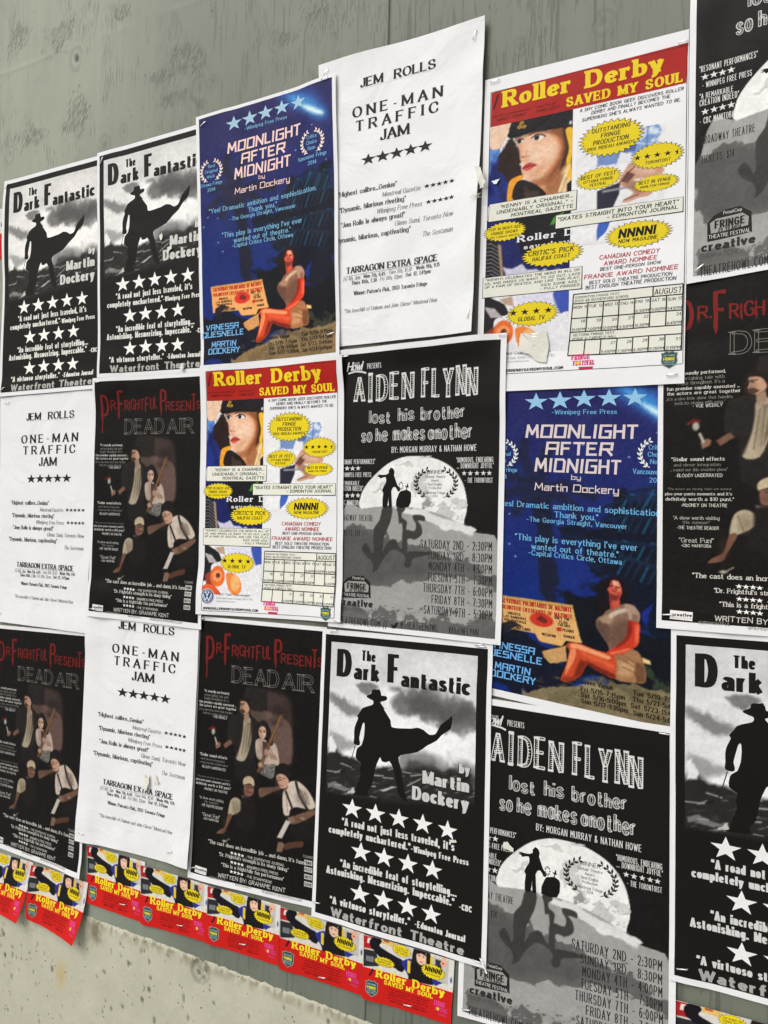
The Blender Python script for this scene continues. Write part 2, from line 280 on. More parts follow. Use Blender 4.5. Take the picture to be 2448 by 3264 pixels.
# ---------------------------------------------------------------- artwork of the seven designs, inches on the sheet from its top corner
DESIGNS = {}
DESIGNS['western'] = {
 "plates": [
  ('sky_picture',.68,.72,10.14,9.6,(205,205,205),[
   ('g',2.34,.68,2.74,5.11,(205,205,205),(240,240,240)),
   ('n',9,1.6),
   ('p',[4.62,3.19,5.24,2.84,5.86,2.86,6.17,2.65,6.69,2.95,7.19,2.71,7.69,2.76,8.29,2.9,8.68,2.81,9.27,3.19,10.16,3.43,10.18,4.47,9.5,4.79,8.74,5.07,7.95,4.78,6.74,4.58,5.72,4.63,4.97,4.26,4.42,3.77],(118,118,118),.6,.45,1),
   ('p',[5.88,3.32,7.71,3.29,10.14,3.78,10.16,4.3,8.23,4.38,6.21,4.1],(88,88,88),.7,.4,1),
   ('p',[.78,3.83,1.35,3.86,2.03,4.06,2.83,4.63,2.84,4.86,1.96,4.88,.92,4.58],(135,135,135),.4,.4,1),
   ('p',[2.43,2.99,2.76,2.81,3.2,2.81,3.58,2.82,3.88,3.09,3.34,3.53,2.78,3.36],(125,125,125),.25,.3,1),
   ('p',[4.29,3.04,5.25,3.21,4.64,3.93,4.31,3.69],(250,250,250),.5,0,1),
   ('p',[4.88,4.74,6.13,4.66,7.36,4.95,8.74,5.2,10.15,4.91,10.15,5.52,7.78,5.78,6.14,5.03],(245,245,245),.5,.3,1),
   ('p',[.82,4.79,2.74,5.02,2.65,5.5,.85,5.55],(235,235,235),.4,.3,1),
   ('p',[.75,5.86,2.57,6.27,2.69,6.62,.76,7.29],(165,165,165),.4,.3,1),
   ('p',[5.37,6.59,6.59,6.23,7.8,6.49,10.17,6.56,10.2,7.59,5.84,8.33],(140,140,140),.6,.3,1),
   ('p',[5.79,6.98,7.21,6.94,8.79,6.96,10.19,7.25,10.22,8.45,5.46,9.3],(75,75,75),.5,.4,1),
   ('p',[.64,7.21,1.83,7.27,3.71,7.59,5.81,7.34,8.01,7.08,10.19,7.46,10.28,11,.62,12.98],(42,41,39),.35,.3,1),
   ('p',[.77,6.33,.97,6.21,1.25,6.84,1.17,7.13,.76,7.24],(240,240,240),.15,.2,1),
   ('p',[8.37,5.96,8.67,6.01,8.83,6.77,8.59,6.81],(220,220,220),.3,0,1),
   ('p',[.78,8.95,1.57,8.91,2.57,9.07,1.92,9.28,.79,9.23],(120,120,118),.12,.2,1),
   ('l',[.69,8.3,1.54,8.26],.07,(150,150,148),.06,1),
   ('l',[1.63,7.73,2.3,7.86],.07,(150,150,148),.06,1),
   ('l',[3.51,8.13,4.47,8.01],.07,(150,150,148),.06,1),
   ('l',[5.71,7.58,6.22,7.59],.07,(150,150,148),.06,1),
   ('l',[6.04,8.3,6.84,7.8],.07,(150,150,148),.06,1),
   ('l',[3.22,8.78,3.97,8.69],.07,(150,150,148),.06,1),
   ('l',[4.48,8.11,5.1,8.05],.07,(150,150,148),.06,1),
   ('l',[6.23,7.73,7.03,7.51],.07,(150,150,148),.06,1),
   ('p',[4.19,8.89,4.81,8.6,5.35,8.46,4.82,8.82],(175,175,172),.08,.2,1),
   ('p',[1.95,9.48,2.35,9.11,2.67,8.87,2.67,9.24,2.28,9.4],(195,195,190),.08,.3,1),
   ('p',[7.46,9.56,7.73,9.07,7.95,9.07,7.88,9.48],(205,205,202),.08,.2,1),
   ('l',[.88,8.76,1.17,8.61],.04,(70,70,68),.06,.75),
   ('l',[8.14,7.3,8.45,7.27],.06,(70,70,68),.06,.75),
   ('l',[2.56,7.75,2.84,7.72],.04,(70,70,68),.06,.75),
   ('l',[2.35,9.05,2.55,9],.05,(165,165,163),.06,.75),
   ('l',[8.2,7.66,8.59,7.67],.07,(165,165,163),.06,.75),
   ('l',[5.83,8.77,6.24,8.52],.04,(165,165,163),.06,.75),
   ('l',[8.83,7.51,8.92,7.47],.06,(130,130,128),.06,.75),
   ('l',[3.03,8.6,3.33,8.43],.04,(165,165,163),.06,.75),
   ('l',[3.73,8.55,3.89,8.46],.04,(165,165,163),.06,.75),
   ('l',[7.07,8.21,7.48,8],.04,(100,100,98),.06,.75),
   ('l',[1.79,9.14,1.98,9.04],.03,(100,100,98),.06,.75),
   ('l',[6.52,8.92,6.94,8.89],.06,(130,130,128),.06,.75),
   ('l',[1.25,8.34,1.64,8.12],.06,(165,165,163),.06,.75),
   ('l',[2.88,8.54,3.14,8.53],.07,(165,165,163),.06,.75),
   ('l',[5.87,9.07,6.25,8.9],.05,(165,165,163),.06,.75),
   ('l',[9.81,8.28,10.24,8.07],.06,(130,130,128),.06,.75),
   ('l',[9.03,8.16,9.21,8.07],.04,(165,165,163),.06,.75),
   ('l',[3.85,8.52,4.25,8.48],.04,(100,100,98),.06,.75),
   ('l',[5,8.92,5.38,8.91],.04,(70,70,68),.06,.75),
   ('l',[7.78,8.23,7.91,8.19],.05,(165,165,163),.06,.75),
   ('l',[8.96,7.67,9.07,7.66],.05,(70,70,68),.06,.75),
   ('l',[7.01,8,7.34,7.83],.05,(130,130,128),.06,.75),
   ('l',[3.67,9.3,4.07,9.31],.05,(165,165,163),.06,.75),
   ('l',[8.92,7.82,9.2,7.83],.07,(165,165,163),.06,.75),
   ('l',[3.27,8.45,3.52,8.34],.06,(130,130,128),.06,.75),
   ('l',[1.19,9.23,1.32,9.2],.08,(130,130,128),.06,.75),
   ('l',[5.28,8.03,5.45,7.96],.06,(70,70,68),.06,.75),
   ('l',[7.78,8.3,8.21,8.08],.03,(70,70,68),.06,.75),
   ('l',[9.67,7.9,9.82,7.87],.07,(130,130,128),.06,.75),
   ('l',[4.62,9.04,5.07,8.97],.06,(70,70,68),.06,.75),
   ('l',[6.14,8.79,6.53,8.58],.06,(20,20,18),.06,.75),
   ('l',[4.79,7.63,5.18,7.47],.06,(165,165,163),.06,.75),
   ('l',[3.27,7.74,3.62,7.54],.07,(100,100,98),.06,.75),
   ('l',[4.52,9.2,4.9,9.12],.04,(70,70,68),.06,.75),
   ('l',[1.95,8.85,2.09,8.79],.07,(70,70,68),.06,.75),
   ('l',[8.7,7.39,9.05,7.26],.04,(130,130,128),.06,.75),
   ('l',[10.06,8.01,10.23,7.91],.08,(130,130,128),.06,.75),
   ('l',[8.28,8.31,8.45,8.29],.08,(165,165,163),.06,.75),
   ('l',[1.96,9.5,2.35,9.35],.08,(130,130,128),.06,.75),
   ('l',[.98,9.45,1.19,9.36],.05,(100,100,98),.06,.75),
   ('l',[3.77,8.05,4.23,8.04],.06,(165,165,163),.06,.75),
   ('l',[5.62,7.86,5.8,7.8],.07,(100,100,98),.06,.75),
   ('l',[7.28,7.41,7.49,7.37],.08,(165,165,163),.06,.75),
   ('l',[8.6,7.27,8.75,7.24],.06,(20,20,18),.06,.75),
   ('l',[8.83,8.14,9.07,8.05],.05,(20,20,18),.06,.75),
   ('l',[4.92,8.15,5.08,8.11],.08,(70,70,68),.06,.75),
   ('l',[1.76,9.51,2.05,9.38],.06,(130,130,128),.06,.75),
   ('l',[10.01,7.66,10.32,7.5],.04,(70,70,68),.06,.75),
   ('l',[1.64,8.2,1.9,8.1],.07,(20,20,18),.06,.75),
   ('l',[4.4,8.35,4.68,8.2],.06,(70,70,68),.06,.75),
   ('l',[9.48,7.42,9.87,7.2],.06,(20,20,18),.06,.75),
   ('l',[3.76,7.95,3.98,7.91],.07,(70,70,68),.06,.75),
   ('l',[8.61,7.53,9.01,7.42],.06,(100,100,98),.06,.75),
   ('l',[1.12,8.71,1.56,8.57],.07,(70,70,68),.06,.75),
   ('l',[6.18,8.1,6.28,8.07],.06,(130,130,128),.06,.75),
   ('l',[4.54,8.54,4.86,8.44],.05,(20,20,18),.06,.75),
   ('l',[2.95,7.74,3.15,7.65],.06,(70,70,68),.06,.75),
   ('l',[2.31,7.98,2.55,7.94],.04,(130,130,128),.06,.75),
   ('l',[6.13,8.89,6.47,8.75],.07,(130,130,128),.06,.75),
   ('l',[3.35,7.73,3.67,7.56],.03,(20,20,18),.06,.75),
   ('l',[3.76,9.03,3.99,9.01],.04,(70,70,68),.06,.75),
   ('l',[9.54,8.58,9.83,8.58],.05,(165,165,163),.06,.75),
   ('l',[2.64,8.39,3.07,8.2],.07,(70,70,68),.06,.75),
   ('l',[1.87,8.99,2.18,8.88],.03,(100,100,98),.06,.75),
   ('l',[7,8.27,7.28,8.21],.04,(100,100,98),.06,.75),
   ('l',[2.84,9.08,3.27,8.91],.06,(100,100,98),.06,.75),
   ('l',[6.3,7.53,6.73,7.53],.06,(100,100,98),.06,.75),
   ('l',[3.9,9.04,4.12,8.93],.07,(100,100,98),.06,.75),
   ('l',[9.46,8.21,9.8,8.03],.05,(20,20,18),.06,.75),
   ('l',[1.28,9.04,1.71,9],.07,(165,165,163),.06,.75),
   ('p',[.02,9.89,2.7,9.56,6.28,9.24,10.72,8.53,10.77,10.9,.17,13.08],(24,23,20),.5,0,1),
   ('n',4,.25),
   ('n',5,.09),
  ]),
 ],
 "items": [
  ('P','black_panel',[.25,.3,10.72,.3,10.72,16.7,.25,16.7],(24,23,20),1),
  ('P','figure_silhouette',[3.19,3.69,3.19,3.64,3.25,3.59,3.38,3.53,3.5,3.46,3.53,3.36,3.54,3.27,3.6,3.23,3.68,3.21,3.77,3.21,3.87,3.21,3.95,3.18,4.03,3.16,4.08,3.23,4.13,3.32,4.15,3.43,4.18,3.51,4.29,3.51,4.41,3.5,4.51,3.53,4.57,3.58,4.56,3.66,4.5,3.75,4.34,3.8,4.19,3.85,4.13,3.88,4.13,3.92,4.23,4.04,4.35,4.16,4.45,4.21,4.49,4.23,4.42,4.21,4.35,4.22,4.43,4.34,4.56,4.5,4.7,4.66,4.83,4.83,4.85,5.04,4.9,5.19,5.12,5.22,5.42,5.2,5.79,5.16,6.14,5.12,6.37,5.06,6.55,5.01,6.76,5.04,6.96,5.09,7.14,5.21,7.32,5.3,7.5,5.28,7.66,5.22,7.74,5.14,7.81,5.02,7.9,4.84,8.04,4.63,8.28,4.43,8.52,4.26,8.67,4.09,8.75,4.06,8.74,4.34,8.68,4.68,8.63,4.8,8.54,4.88,8.32,5.03,8.08,5.21,7.93,5.38,7.77,5.56,7.5,5.73,7.18,5.92,6.9,6.15,6.59,6.36,6.17,6.5,5.78,6.6,5.53,6.7,5.4,6.83,5.44,7.04,5.55,7.29,5.6,7.54,5.67,7.82,5.75,8.21,5.85,8.6,5.99,8.89,6.09,9.1,6.01,9.19,5.87,9.18,5.71,9.08,5.55,8.92,5.45,8.73,5.38,8.5,5.32,8.24,5.26,7.98,5.18,7.71,5.08,7.46,4.96,7.26,4.84,7.13,4.75,7.16,4.65,7.22,4.5,7.23,4.36,7.21,4.29,7.09,4.24,6.99,4.19,7.05,4.12,7.2,4.03,7.42,3.93,7.73,3.85,8.22,3.75,8.69,3.59,8.89,3.46,9.01,3.53,9.16,3.56,9.29,3.34,9.35,3.02,9.38,2.6,9.4,2.28,9.4,2.39,9.37,2.6,9.3,2.66,9.15,2.7,8.96,2.79,8.71,2.88,8.46,2.94,8.3,2.97,8.17,2.94,8.04,2.91,7.9,2.95,7.71,2.95,7.52,2.78,7.42,2.61,7.31,2.59,7.12,2.62,6.92,2.65,6.78,2.72,6.67,2.84,6.58,2.96,6.49,3.02,6.35,3.06,6.2,3.1,6.07,3.12,5.91,3.14,5.56,3.13,5.25,3.08,5.17,3.02,5.22,2.97,5.35,2.92,5.56,2.85,5.83,2.8,6.09,2.83,6.25,2.86,6.36,2.85,6.47,2.8,6.53,2.7,6.55,2.58,6.54,2.48,6.51,2.42,6.44,2.43,6.28,2.45,6.09,2.44,5.91,2.44,5.72,2.47,5.52,2.53,5.33,2.62,5.14,2.68,4.98,2.64,4.91,2.6,4.85,2.69,4.72,2.81,4.58,2.86,4.48,2.93,4.38,3.08,4.3,3.25,4.23,3.43,4.17,3.58,4.11,3.64,4.05,3.66,3.98,3.66,3.91,3.62,3.85,3.52,3.82,3.4,3.79,3.28,3.74],(22,21,19),3),
  ('L','figure_silhouette',[2.54,6.57,2.17,7.92],.05,(40,39,36),3),
  ('T','title_lettering','imp','The',2.75,1.65,3.71,.6,(28,27,25),6),
  ('T','title_lettering','imp','D',1.12,2.7,2.09,1.6,(28,27,25),6),
  ('T','title_lettering','imp','ark',2.28,2.76,4.02,.96,(28,27,25),6),
  ('T','title_lettering','imp','F',4.55,2.71,5.37,1.62,(28,27,25),6),
  ('T','title_lettering','imp','antastic',5.45,2.85,9.8,.9,(28,27,25),6),
  ('T','byline_lettering','imp','by',9.17,7.1,9.9,.57,(35,34,31),5.4),
  ('T','byline_lettering','imp','Martin',6.93,8.05,9.87,.75,(35,34,31),5.4),
  ('T','byline_lettering','imp','Dockery',6.31,9.03,9.87,.79,(35,34,31),5.4),
  ('T','byline_lettering','imp','by',9.21,7.06,9.84,.52,(206,206,204),6),
  ('T','byline_lettering','imp','Martin',6.97,8.01,9.81,.7,(206,206,204),6),
  ('T','byline_lettering','imp','Dockery',6.35,8.99,9.81,.74,(206,206,204),6),
  ('S','star',2.48,10.23,.7,.58,(242,242,240),6),
  ('S','star',4.04,10.22,.68,.57,(242,242,240),6),
  ('S','star',5.56,10.22,.66,.56,(242,242,240),6),
  ('S','star',7.06,10.23,.64,.56,(242,242,240),6),
  ('S','star',8.59,10.26,.62,.55,(242,242,240),6),
  ('S','star',3.17,12.58,.69,.57,(242,242,240),6),
  ('S','star',4.69,12.57,.67,.56,(242,242,240),6),
  ('S','star',6.21,12.59,.64,.56,(242,242,240),6),
  ('S','star',7.73,12.59,.63,.54,(242,242,240),6),
  ('S','star',3.19,14.97,.69,.56,(242,242,240),6),
  ('S','star',4.73,14.95,.67,.56,(242,242,240),6),
  ('S','star',6.26,14.97,.65,.55,(242,242,240),6),
  ('S','star',7.72,15,.63,.54,(242,242,240),6),
  ('T','quote_lettering','imp','“A road not just less traveled, it’s',1.84,11.28,9.03,.44,(218,218,215),6),
  ('T','quote_lettering','imp','completely unchartered.”',.99,11.85,6.34,.42,(218,218,215),6),
  ('T','quote_lettering','imp','–Winnipeg Free Press',6.36,11.87,9.87,.34,(218,218,215),6),
  ('T','quote_lettering','imp','“An incredible feat of storytelling...',1.83,13.69,9.22,.44,(218,218,215),6),
  ('T','quote_lettering','imp','Astonishing. Mesmerizing. Impeccable.”',.93,14.23,9.1,.44,(218,218,215),6),
  ('T','quote_lettering','imp','–CBC',9.36,14.3,10.12,.32,(218,218,215),6),
  ('T','quote_lettering','imp','“A virtuoso storyteller.”',1.23,15.93,6.45,.42,(218,218,215),6),
  ('T','quote_lettering','imp','–Edmonton Journal',6.72,15.93,9.79,.36,(218,218,215),6),
  ('T','venue_lettering','bold','Waterfront Theatre',1.33,16.64,9.75,.52,(172,172,169),6),
 ]}
DESIGNS['moonlight'] = {
 "plates": [
  ('night_picture',.27,.22,10.74,16.62,(40,48,120),[
   ('g',.23,.33,.1,12.21,(36,36,92),(16,42,118)),
   ('n',5,1.2),
   ('p',[6.68,.09,7.96,.15,9.41,.85,10.25,2.24,9.89,2.4,8.98,1.77,7.52,.99],(52,105,190),1.4,0,1),
   ('p',[7.53,.56,8.37,.81,10,2.05,9.98,2.27,9.38,2.1,8.25,1.25],(70,165,225),.9,0,1),
   ('p',[8.46,1.3,9.08,1.52,9.98,2.07,10,2.26,9.54,2.1,8.87,1.7],(215,245,255),.35,0,1),
   ('e',.88,6.92,.05,.04,(160,180,220),.06,1),
   ('e',1.71,7.11,.05,.04,(160,180,220),.06,1),
   ('e',1.72,8.72,.05,.04,(160,180,220),.06,1),
   ('e',5.61,3.34,.04,.04,(160,180,220),.06,1),
   ('e',7.88,3.91,.05,.04,(160,180,220),.06,1),
   ('e',9.22,2.71,.05,.03,(160,180,220),.06,1),
   ('e',9.83,5.35,.04,.03,(160,180,220),.06,1),
   ('e',3.91,3.59,.05,.03,(160,180,220),.06,1),
   ('e',10.2,5.01,.04,.04,(160,180,220),.06,1),
   ('e',.49,7.5,.05,.04,(160,180,220),.06,1),
   ('e',2.06,9.35,.05,.04,(160,180,220),.06,1),
   ('p',[3.05,5.58,3.97,5.85,4.02,8.19,4.33,11.36,3.61,11.39,3.3,8.98,3.07,7.12],(24,28,52),.3,.3,1),
   ('l',[3.17,5.6,1.99,5.83,1.01,6.39],.55,(28,32,62),.3,1),
   ('l',[3.17,5.6,2.4,3.91,2.53,3.3],.55,(28,32,62),.3,1),
   ('l',[3.4,5.56,3.68,3.81,4.15,3.29],.55,(28,32,62),.3,1),
   ('l',[3.51,5.67,4.66,5.44,6.1,5.9],.55,(28,32,62),.3,1),
   ('l',[3.51,5.76,4.75,6.17,5.63,7.05],.55,(28,32,62),.3,1),
   ('l',[3.16,5.69,2.13,5.13,1.29,5.15],.55,(28,32,62),.3,1),
   ('l',[3.22,5.7,2.57,6.21,2.07,6.94],.55,(28,32,62),.3,1),
   ('p',[7.4,5.89,8.9,5.59,10.7,5.45,10.84,12.42,8.96,12.5,7.72,11.1,6.94,11.87,5.96,11.37,4.61,11.54,5.08,10.88,6.42,10.73,6.45,9.67,5.36,8.78,4.48,8.09,6.5,7.39],(15,21,38),.55,.9,1),
   ('l',[10.34,5.71,9.99,5.59],.1,(26,78,108),.1,1),
   ('l',[10.17,5.72,9.81,6.5],.1,(20,40,66),.1,1),
   ('l',[10.01,5.73,9.66,5.61],.1,(20,40,66),.1,1),
   ('l',[9.85,5.75,9.48,6.53],.1,(26,78,108),.1,1),
   ('l',[9.68,5.76,9.33,5.64],.1,(20,40,66),.1,1),
   ('l',[9.52,5.77,9.15,6.55],.1,(20,40,66),.1,1),
   ('l',[9.35,5.78,9,5.66],.1,(26,78,108),.1,1),
   ('l',[9.18,5.79,8.81,6.58],.1,(20,40,66),.1,1),
   ('l',[9.02,5.81,8.66,5.68],.1,(20,40,66),.1,1),
   ('l',[8.85,5.82,8.47,6.61],.1,(26,78,108),.1,1),
   ('l',[8.68,5.83,8.33,5.71],.1,(20,40,66),.1,1),
   ('l',[8.51,5.84,8.14,6.63],.1,(20,40,66),.1,1),
   ('l',[8.34,5.86,7.99,5.73],.1,(26,78,108),.1,1),
   ('l',[8.17,5.87,7.79,6.66],.1,(20,40,66),.1,1),
   ('l',[8,5.88,7.64,5.76],.1,(20,40,66),.1,1),
   ('l',[7.83,5.89,7.45,6.69],.1,(26,78,108),.1,1),
   ('l',[10.34,5.71,7.83,5.89,6.52,6.51],.12,(18,34,58),.1,1),
   ('l',[10.62,6.78,10.28,6.66],.1,(26,78,108),.1,1),
   ('l',[10.44,6.78,10.08,7.56],.1,(20,40,66),.1,1),
   ('l',[10.26,6.78,9.91,6.66],.1,(20,40,66),.1,1),
   ('l',[10.07,6.78,9.71,7.56],.1,(26,78,108),.1,1),
   ('l',[9.89,6.77,9.54,6.66],.1,(20,40,66),.1,1),
   ('l',[9.7,6.77,9.33,7.56],.1,(20,40,66),.1,1),
   ('l',[9.52,6.77,9.17,6.65],.1,(26,78,108),.1,1),
   ('l',[9.33,6.77,8.96,7.56],.1,(20,40,66),.1,1),
   ('l',[9.14,6.77,8.79,6.65],.1,(20,40,66),.1,1),
   ('l',[8.95,6.77,8.58,7.56],.1,(26,78,108),.1,1),
   ('l',[8.77,6.76,8.41,6.64],.1,(20,40,66),.1,1),
   ('l',[8.58,6.76,8.2,7.56],.1,(20,40,66),.1,1),
   ('l',[8.39,6.76,8.03,6.64],.1,(26,78,108),.1,1),
   ('l',[8.2,6.76,7.82,7.56],.1,(20,40,66),.1,1),
   ('l',[8.01,6.76,7.64,6.64],.1,(20,40,66),.1,1),
   ('l',[7.81,6.76,7.43,7.55],.1,(26,78,108),.1,1),
   ('l',[10.62,6.78,7.81,6.76,5.62,7.4],.12,(18,34,58),.1,1),
   ('l',[10.6,8.13,10.25,8.02],.1,(26,78,108),.1,1),
   ('l',[10.39,8.13,10.02,8.92],.1,(20,40,66),.1,1),
   ('l',[10.17,8.13,9.83,8.02],.1,(20,40,66),.1,1),
   ('l',[9.96,8.14,9.6,8.93],.1,(26,78,108),.1,1),
   ('l',[9.75,8.14,9.4,8.02],.1,(20,40,66),.1,1),
   ('l',[9.54,8.14,9.17,8.93],.1,(20,40,66),.1,1),
   ('l',[9.32,8.14,8.97,8.02],.1,(26,78,108),.1,1),
   ('l',[9.11,8.14,8.73,8.94],.1,(20,40,66),.1,1),
   ('l',[8.89,8.14,8.54,8.03],.1,(20,40,66),.1,1),
   ('l',[8.67,8.14,8.3,8.94],.1,(26,78,108),.1,1),
   ('l',[8.46,8.14,8.1,8.03],.1,(20,40,66),.1,1),
   ('l',[8.24,8.15,7.86,8.95],.1,(20,40,66),.1,1),
   ('l',[8.02,8.15,7.66,8.03],.1,(26,78,108),.1,1),
   ('l',[7.8,8.15,7.41,8.96],.1,(20,40,66),.1,1),
   ('l',[7.58,8.15,7.21,8.03],.1,(20,40,66),.1,1),
   ('l',[7.35,8.15,6.97,8.96],.1,(26,78,108),.1,1),
   ('l',[10.6,8.13,7.35,8.15,4.7,8.04],.12,(18,34,58),.1,1),
   ('l',[10.47,9.47,10.12,9.36],.1,(26,78,108),.1,1),
   ('l',[10.29,9.43,9.93,10.22],.1,(20,40,66),.1,1),
   ('l',[10.12,9.39,9.77,9.27],.1,(20,40,66),.1,1),
   ('l',[9.94,9.34,9.57,10.14],.1,(26,78,108),.1,1),
   ('l',[9.76,9.3,9.41,9.19],.1,(20,40,66),.1,1),
   ('l',[9.58,9.26,9.21,10.06],.1,(20,40,66),.1,1),
   ('l',[9.4,9.22,9.05,9.11],.1,(26,78,108),.1,1),
   ('l',[9.22,9.18,8.85,9.98],.1,(20,40,66),.1,1),
   ('l',[9.04,9.13,8.69,9.02],.1,(20,40,66),.1,1),
   ('l',[8.86,9.09,8.49,9.9],.1,(26,78,108),.1,1),
   ('l',[8.68,9.05,8.33,8.94],.1,(20,40,66),.1,1),
   ('l',[8.5,9.01,8.12,9.81],.1,(20,40,66),.1,1),
   ('l',[8.32,8.96,7.96,8.85],.1,(26,78,108),.1,1),
   ('l',[8.14,8.92,7.75,9.73],.1,(20,40,66),.1,1),
   ('l',[7.95,8.88,7.59,8.76],.1,(20,40,66),.1,1),
   ('l',[7.77,8.84,7.38,9.65],.1,(26,78,108),.1,1),
   ('l',[10.47,9.47,7.77,8.84,6.23,9.46],.12,(18,34,58),.1,1),
   ('l',[10.63,6.11,10.29,5.99],.1,(26,78,108),.1,1),
   ('l',[10.53,6.06,10.17,6.84],.1,(20,40,66),.1,1),
   ('l',[10.43,6.01,10.09,5.89],.1,(20,40,66),.1,1),
   ('l',[10.33,5.96,9.97,6.74],.1,(26,78,108),.1,1),
   ('l',[10.23,5.91,9.89,5.79],.1,(20,40,66),.1,1),
   ('l',[10.13,5.87,9.77,6.64],.1,(20,40,66),.1,1),
   ('l',[10.03,5.82,9.68,5.7],.1,(26,78,108),.1,1),
   ('l',[9.93,5.77,9.56,6.55],.1,(20,40,66),.1,1),
   ('l',[9.83,5.72,9.48,5.6],.1,(20,40,66),.1,1),
   ('l',[9.72,5.67,9.36,6.45],.1,(26,78,108),.1,1),
   ('l',[9.62,5.62,9.27,5.5],.1,(20,40,66),.1,1),
   ('l',[9.52,5.57,9.15,6.35],.1,(20,40,66),.1,1),
   ('l',[9.42,5.52,9.07,5.4],.1,(26,78,108),.1,1),
   ('l',[9.31,5.47,8.94,6.25],.1,(20,40,66),.1,1),
   ('l',[9.21,5.42,8.86,5.3],.1,(20,40,66),.1,1),
   ('l',[9.11,5.37,8.74,6.16],.1,(26,78,108),.1,1),
   ('l',[10.63,6.11,9.11,5.37,7.84,5.63],.12,(18,34,58),.1,1),
   ('p',[4.61,11.54,5.53,10.95,6.42,10.9,7.7,11.97,8.96,12.5,10.82,12.59,10.79,15.33,5.44,14.71,4.09,14.01],(14,18,26),.3,.5,1),
   ('p',[8.56,11.4,9,10.77,9.08,11.65,8.66,11.94],(24,44,130),.2,.3,1),
   ('p',[-.07,13.7,.79,13.66,1.65,13.34,2.83,13.49,3.97,14.08,4.75,15.17,4.96,15.65,2.98,16.36,-.02,16.16],(17,21,38),.2,.4,1),
   ('p',[2.75,16.36,3.81,15.89,4.96,15.61,7.2,14.96,8.91,14.89,10.79,14.98,11.11,18.8,7.98,18.54,-.57,17.83],(132,116,84),.15,.4,1),
   ('p',[3.92,16.18,4.95,15.92,6.96,15.86,10.85,16.11,10.95,16.38,7.6,16.38,4.71,16.53],(104,92,66),.4,.6,.7),
   ('p',[5.19,15.49,6.09,15.23,6.97,15.42,5.86,15.84],(160,146,112),.3,.4,.7),
   ('p',[5.42,15.25,8.06,14.92,10.77,15.32,10.76,15.67,6.97,15.42],(104,92,66),.3,.5,1),
   ('p',[8.57,13.54,8.94,13.63,8.99,13.81,8.62,13.78],(250,205,130),.1,0,1),
   ('p',[8.82,14.23,10.68,14.37,10.67,14.88,8.92,14.67],(50,58,44),.25,.6,1),
   ('p',[5.47,13.45,7.24,13.15,7.86,14.11,7.63,14.96,5.88,14.94,4.96,15.56,4.4,15.41,4.77,14.18],(16,18,28),.2,.2,1),
   ('q',[1,11.53,5.12,11.52,5.6,13.33,4.79,13.41,4.58,13.7,3.41,13.61,3.19,13.27,1.17,13.25],(226,172,106),.06,.05,1),
   ('q',[1,11.53,5.12,11.52,5.17,11.71,1.04,11.74],(200,150,84),.1,0,1),
   ('q',[3.51,14.14,4.81,13.64,4.9,14.38,3.98,14.65,3.62,14.41],(205,155,98),.08,.1,1),
   ('e',3.5,12.51,.63,.36,(205,52,36),.06,1),
   ('p',[3.21,12.52,3.45,12.28,3.79,12.42,3.84,12.61,3.55,12.66],(110,40,30),.05,0,1),
   ('p',[4.3,12.76,4.56,12.72,4.58,12.93,4.33,12.94],(190,40,36),.04,0,1),
   ('p',[1.35,13.02,1.9,12.86,2.49,13.12,1.95,13.28,1.52,13.6],(40,34,40),.1,.2,1),
   ('e',5.53,15.51,.09,.05,(96,84,60),.08,.6),
   ('e',9.49,15.94,.15,.04,(160,144,108),.08,.6),
   ('e',3.39,15.7,.17,.03,(120,106,76),.08,.6),
   ('e',7.47,16,.05,.04,(96,84,60),.08,.6),
   ('e',6.13,16.09,.12,.03,(160,144,108),.08,.6),
   ('e',4.89,15.23,.09,.02,(120,106,76),.08,.6),
   ('e',4.38,15.32,.1,.04,(96,84,60),.08,.6),
   ('e',7.4,16.61,.13,.03,(160,144,108),.08,.6),
   ('e',5.21,15.28,.13,.03,(120,106,76),.08,.6),
   ('e',5.48,16.35,.09,.05,(96,84,60),.08,.6),
   ('e',10.22,16.91,.12,.05,(160,144,108),.08,.6),
   ('e',4.62,15.69,.16,.03,(120,106,76),.08,.6),
   ('e',3.98,16.03,.12,.03,(96,84,60),.08,.6),
   ('e',8.14,16.26,.11,.04,(160,144,108),.08,.6),
   ('e',4.74,16.24,.17,.03,(120,106,76),.08,.6),
   ('e',7.6,15.58,.16,.05,(96,84,60),.08,.6),
   ('e',5.59,16.38,.09,.02,(160,144,108),.08,.6),
   ('e',10.16,16.61,.14,.03,(120,106,76),.08,.6),
   ('e',3.5,15.97,.16,.04,(96,84,60),.08,.6),
   ('e',7.07,16.06,.11,.02,(160,144,108),.08,.6),
   ('e',7.22,16.38,.08,.04,(120,106,76),.08,.6),
   ('e',5.96,15.77,.17,.05,(96,84,60),.08,.6),
   ('e',5.32,16.1,.13,.04,(160,144,108),.08,.6),
   ('e',5.17,16.15,.14,.05,(120,106,76),.08,.6),
   ('e',3.5,15.55,.08,.04,(96,84,60),.08,.6),
   ('e',7.97,16.2,.08,.04,(160,144,108),.08,.6),
   ('e',4.76,15.46,.07,.04,(120,106,76),.08,.6),
   ('e',8.23,16.82,.17,.02,(96,84,60),.08,.6),
   ('e',8.17,16.22,.11,.05,(160,144,108),.08,.6),
   ('e',7.07,15.77,.08,.02,(120,106,76),.08,.6),
   ('e',4.37,15.35,.18,.05,(96,84,60),.08,.6),
   ('e',4.74,15.62,.09,.02,(160,144,108),.08,.6),
   ('e',9.92,16.77,.1,.04,(120,106,76),.08,.6),
   ('e',7.86,16.39,.08,.05,(96,84,60),.08,.6),
   ('e',8.71,16.41,.13,.03,(160,144,108),.08,.6),
   ('e',4.97,15.46,.17,.04,(120,106,76),.08,.6),
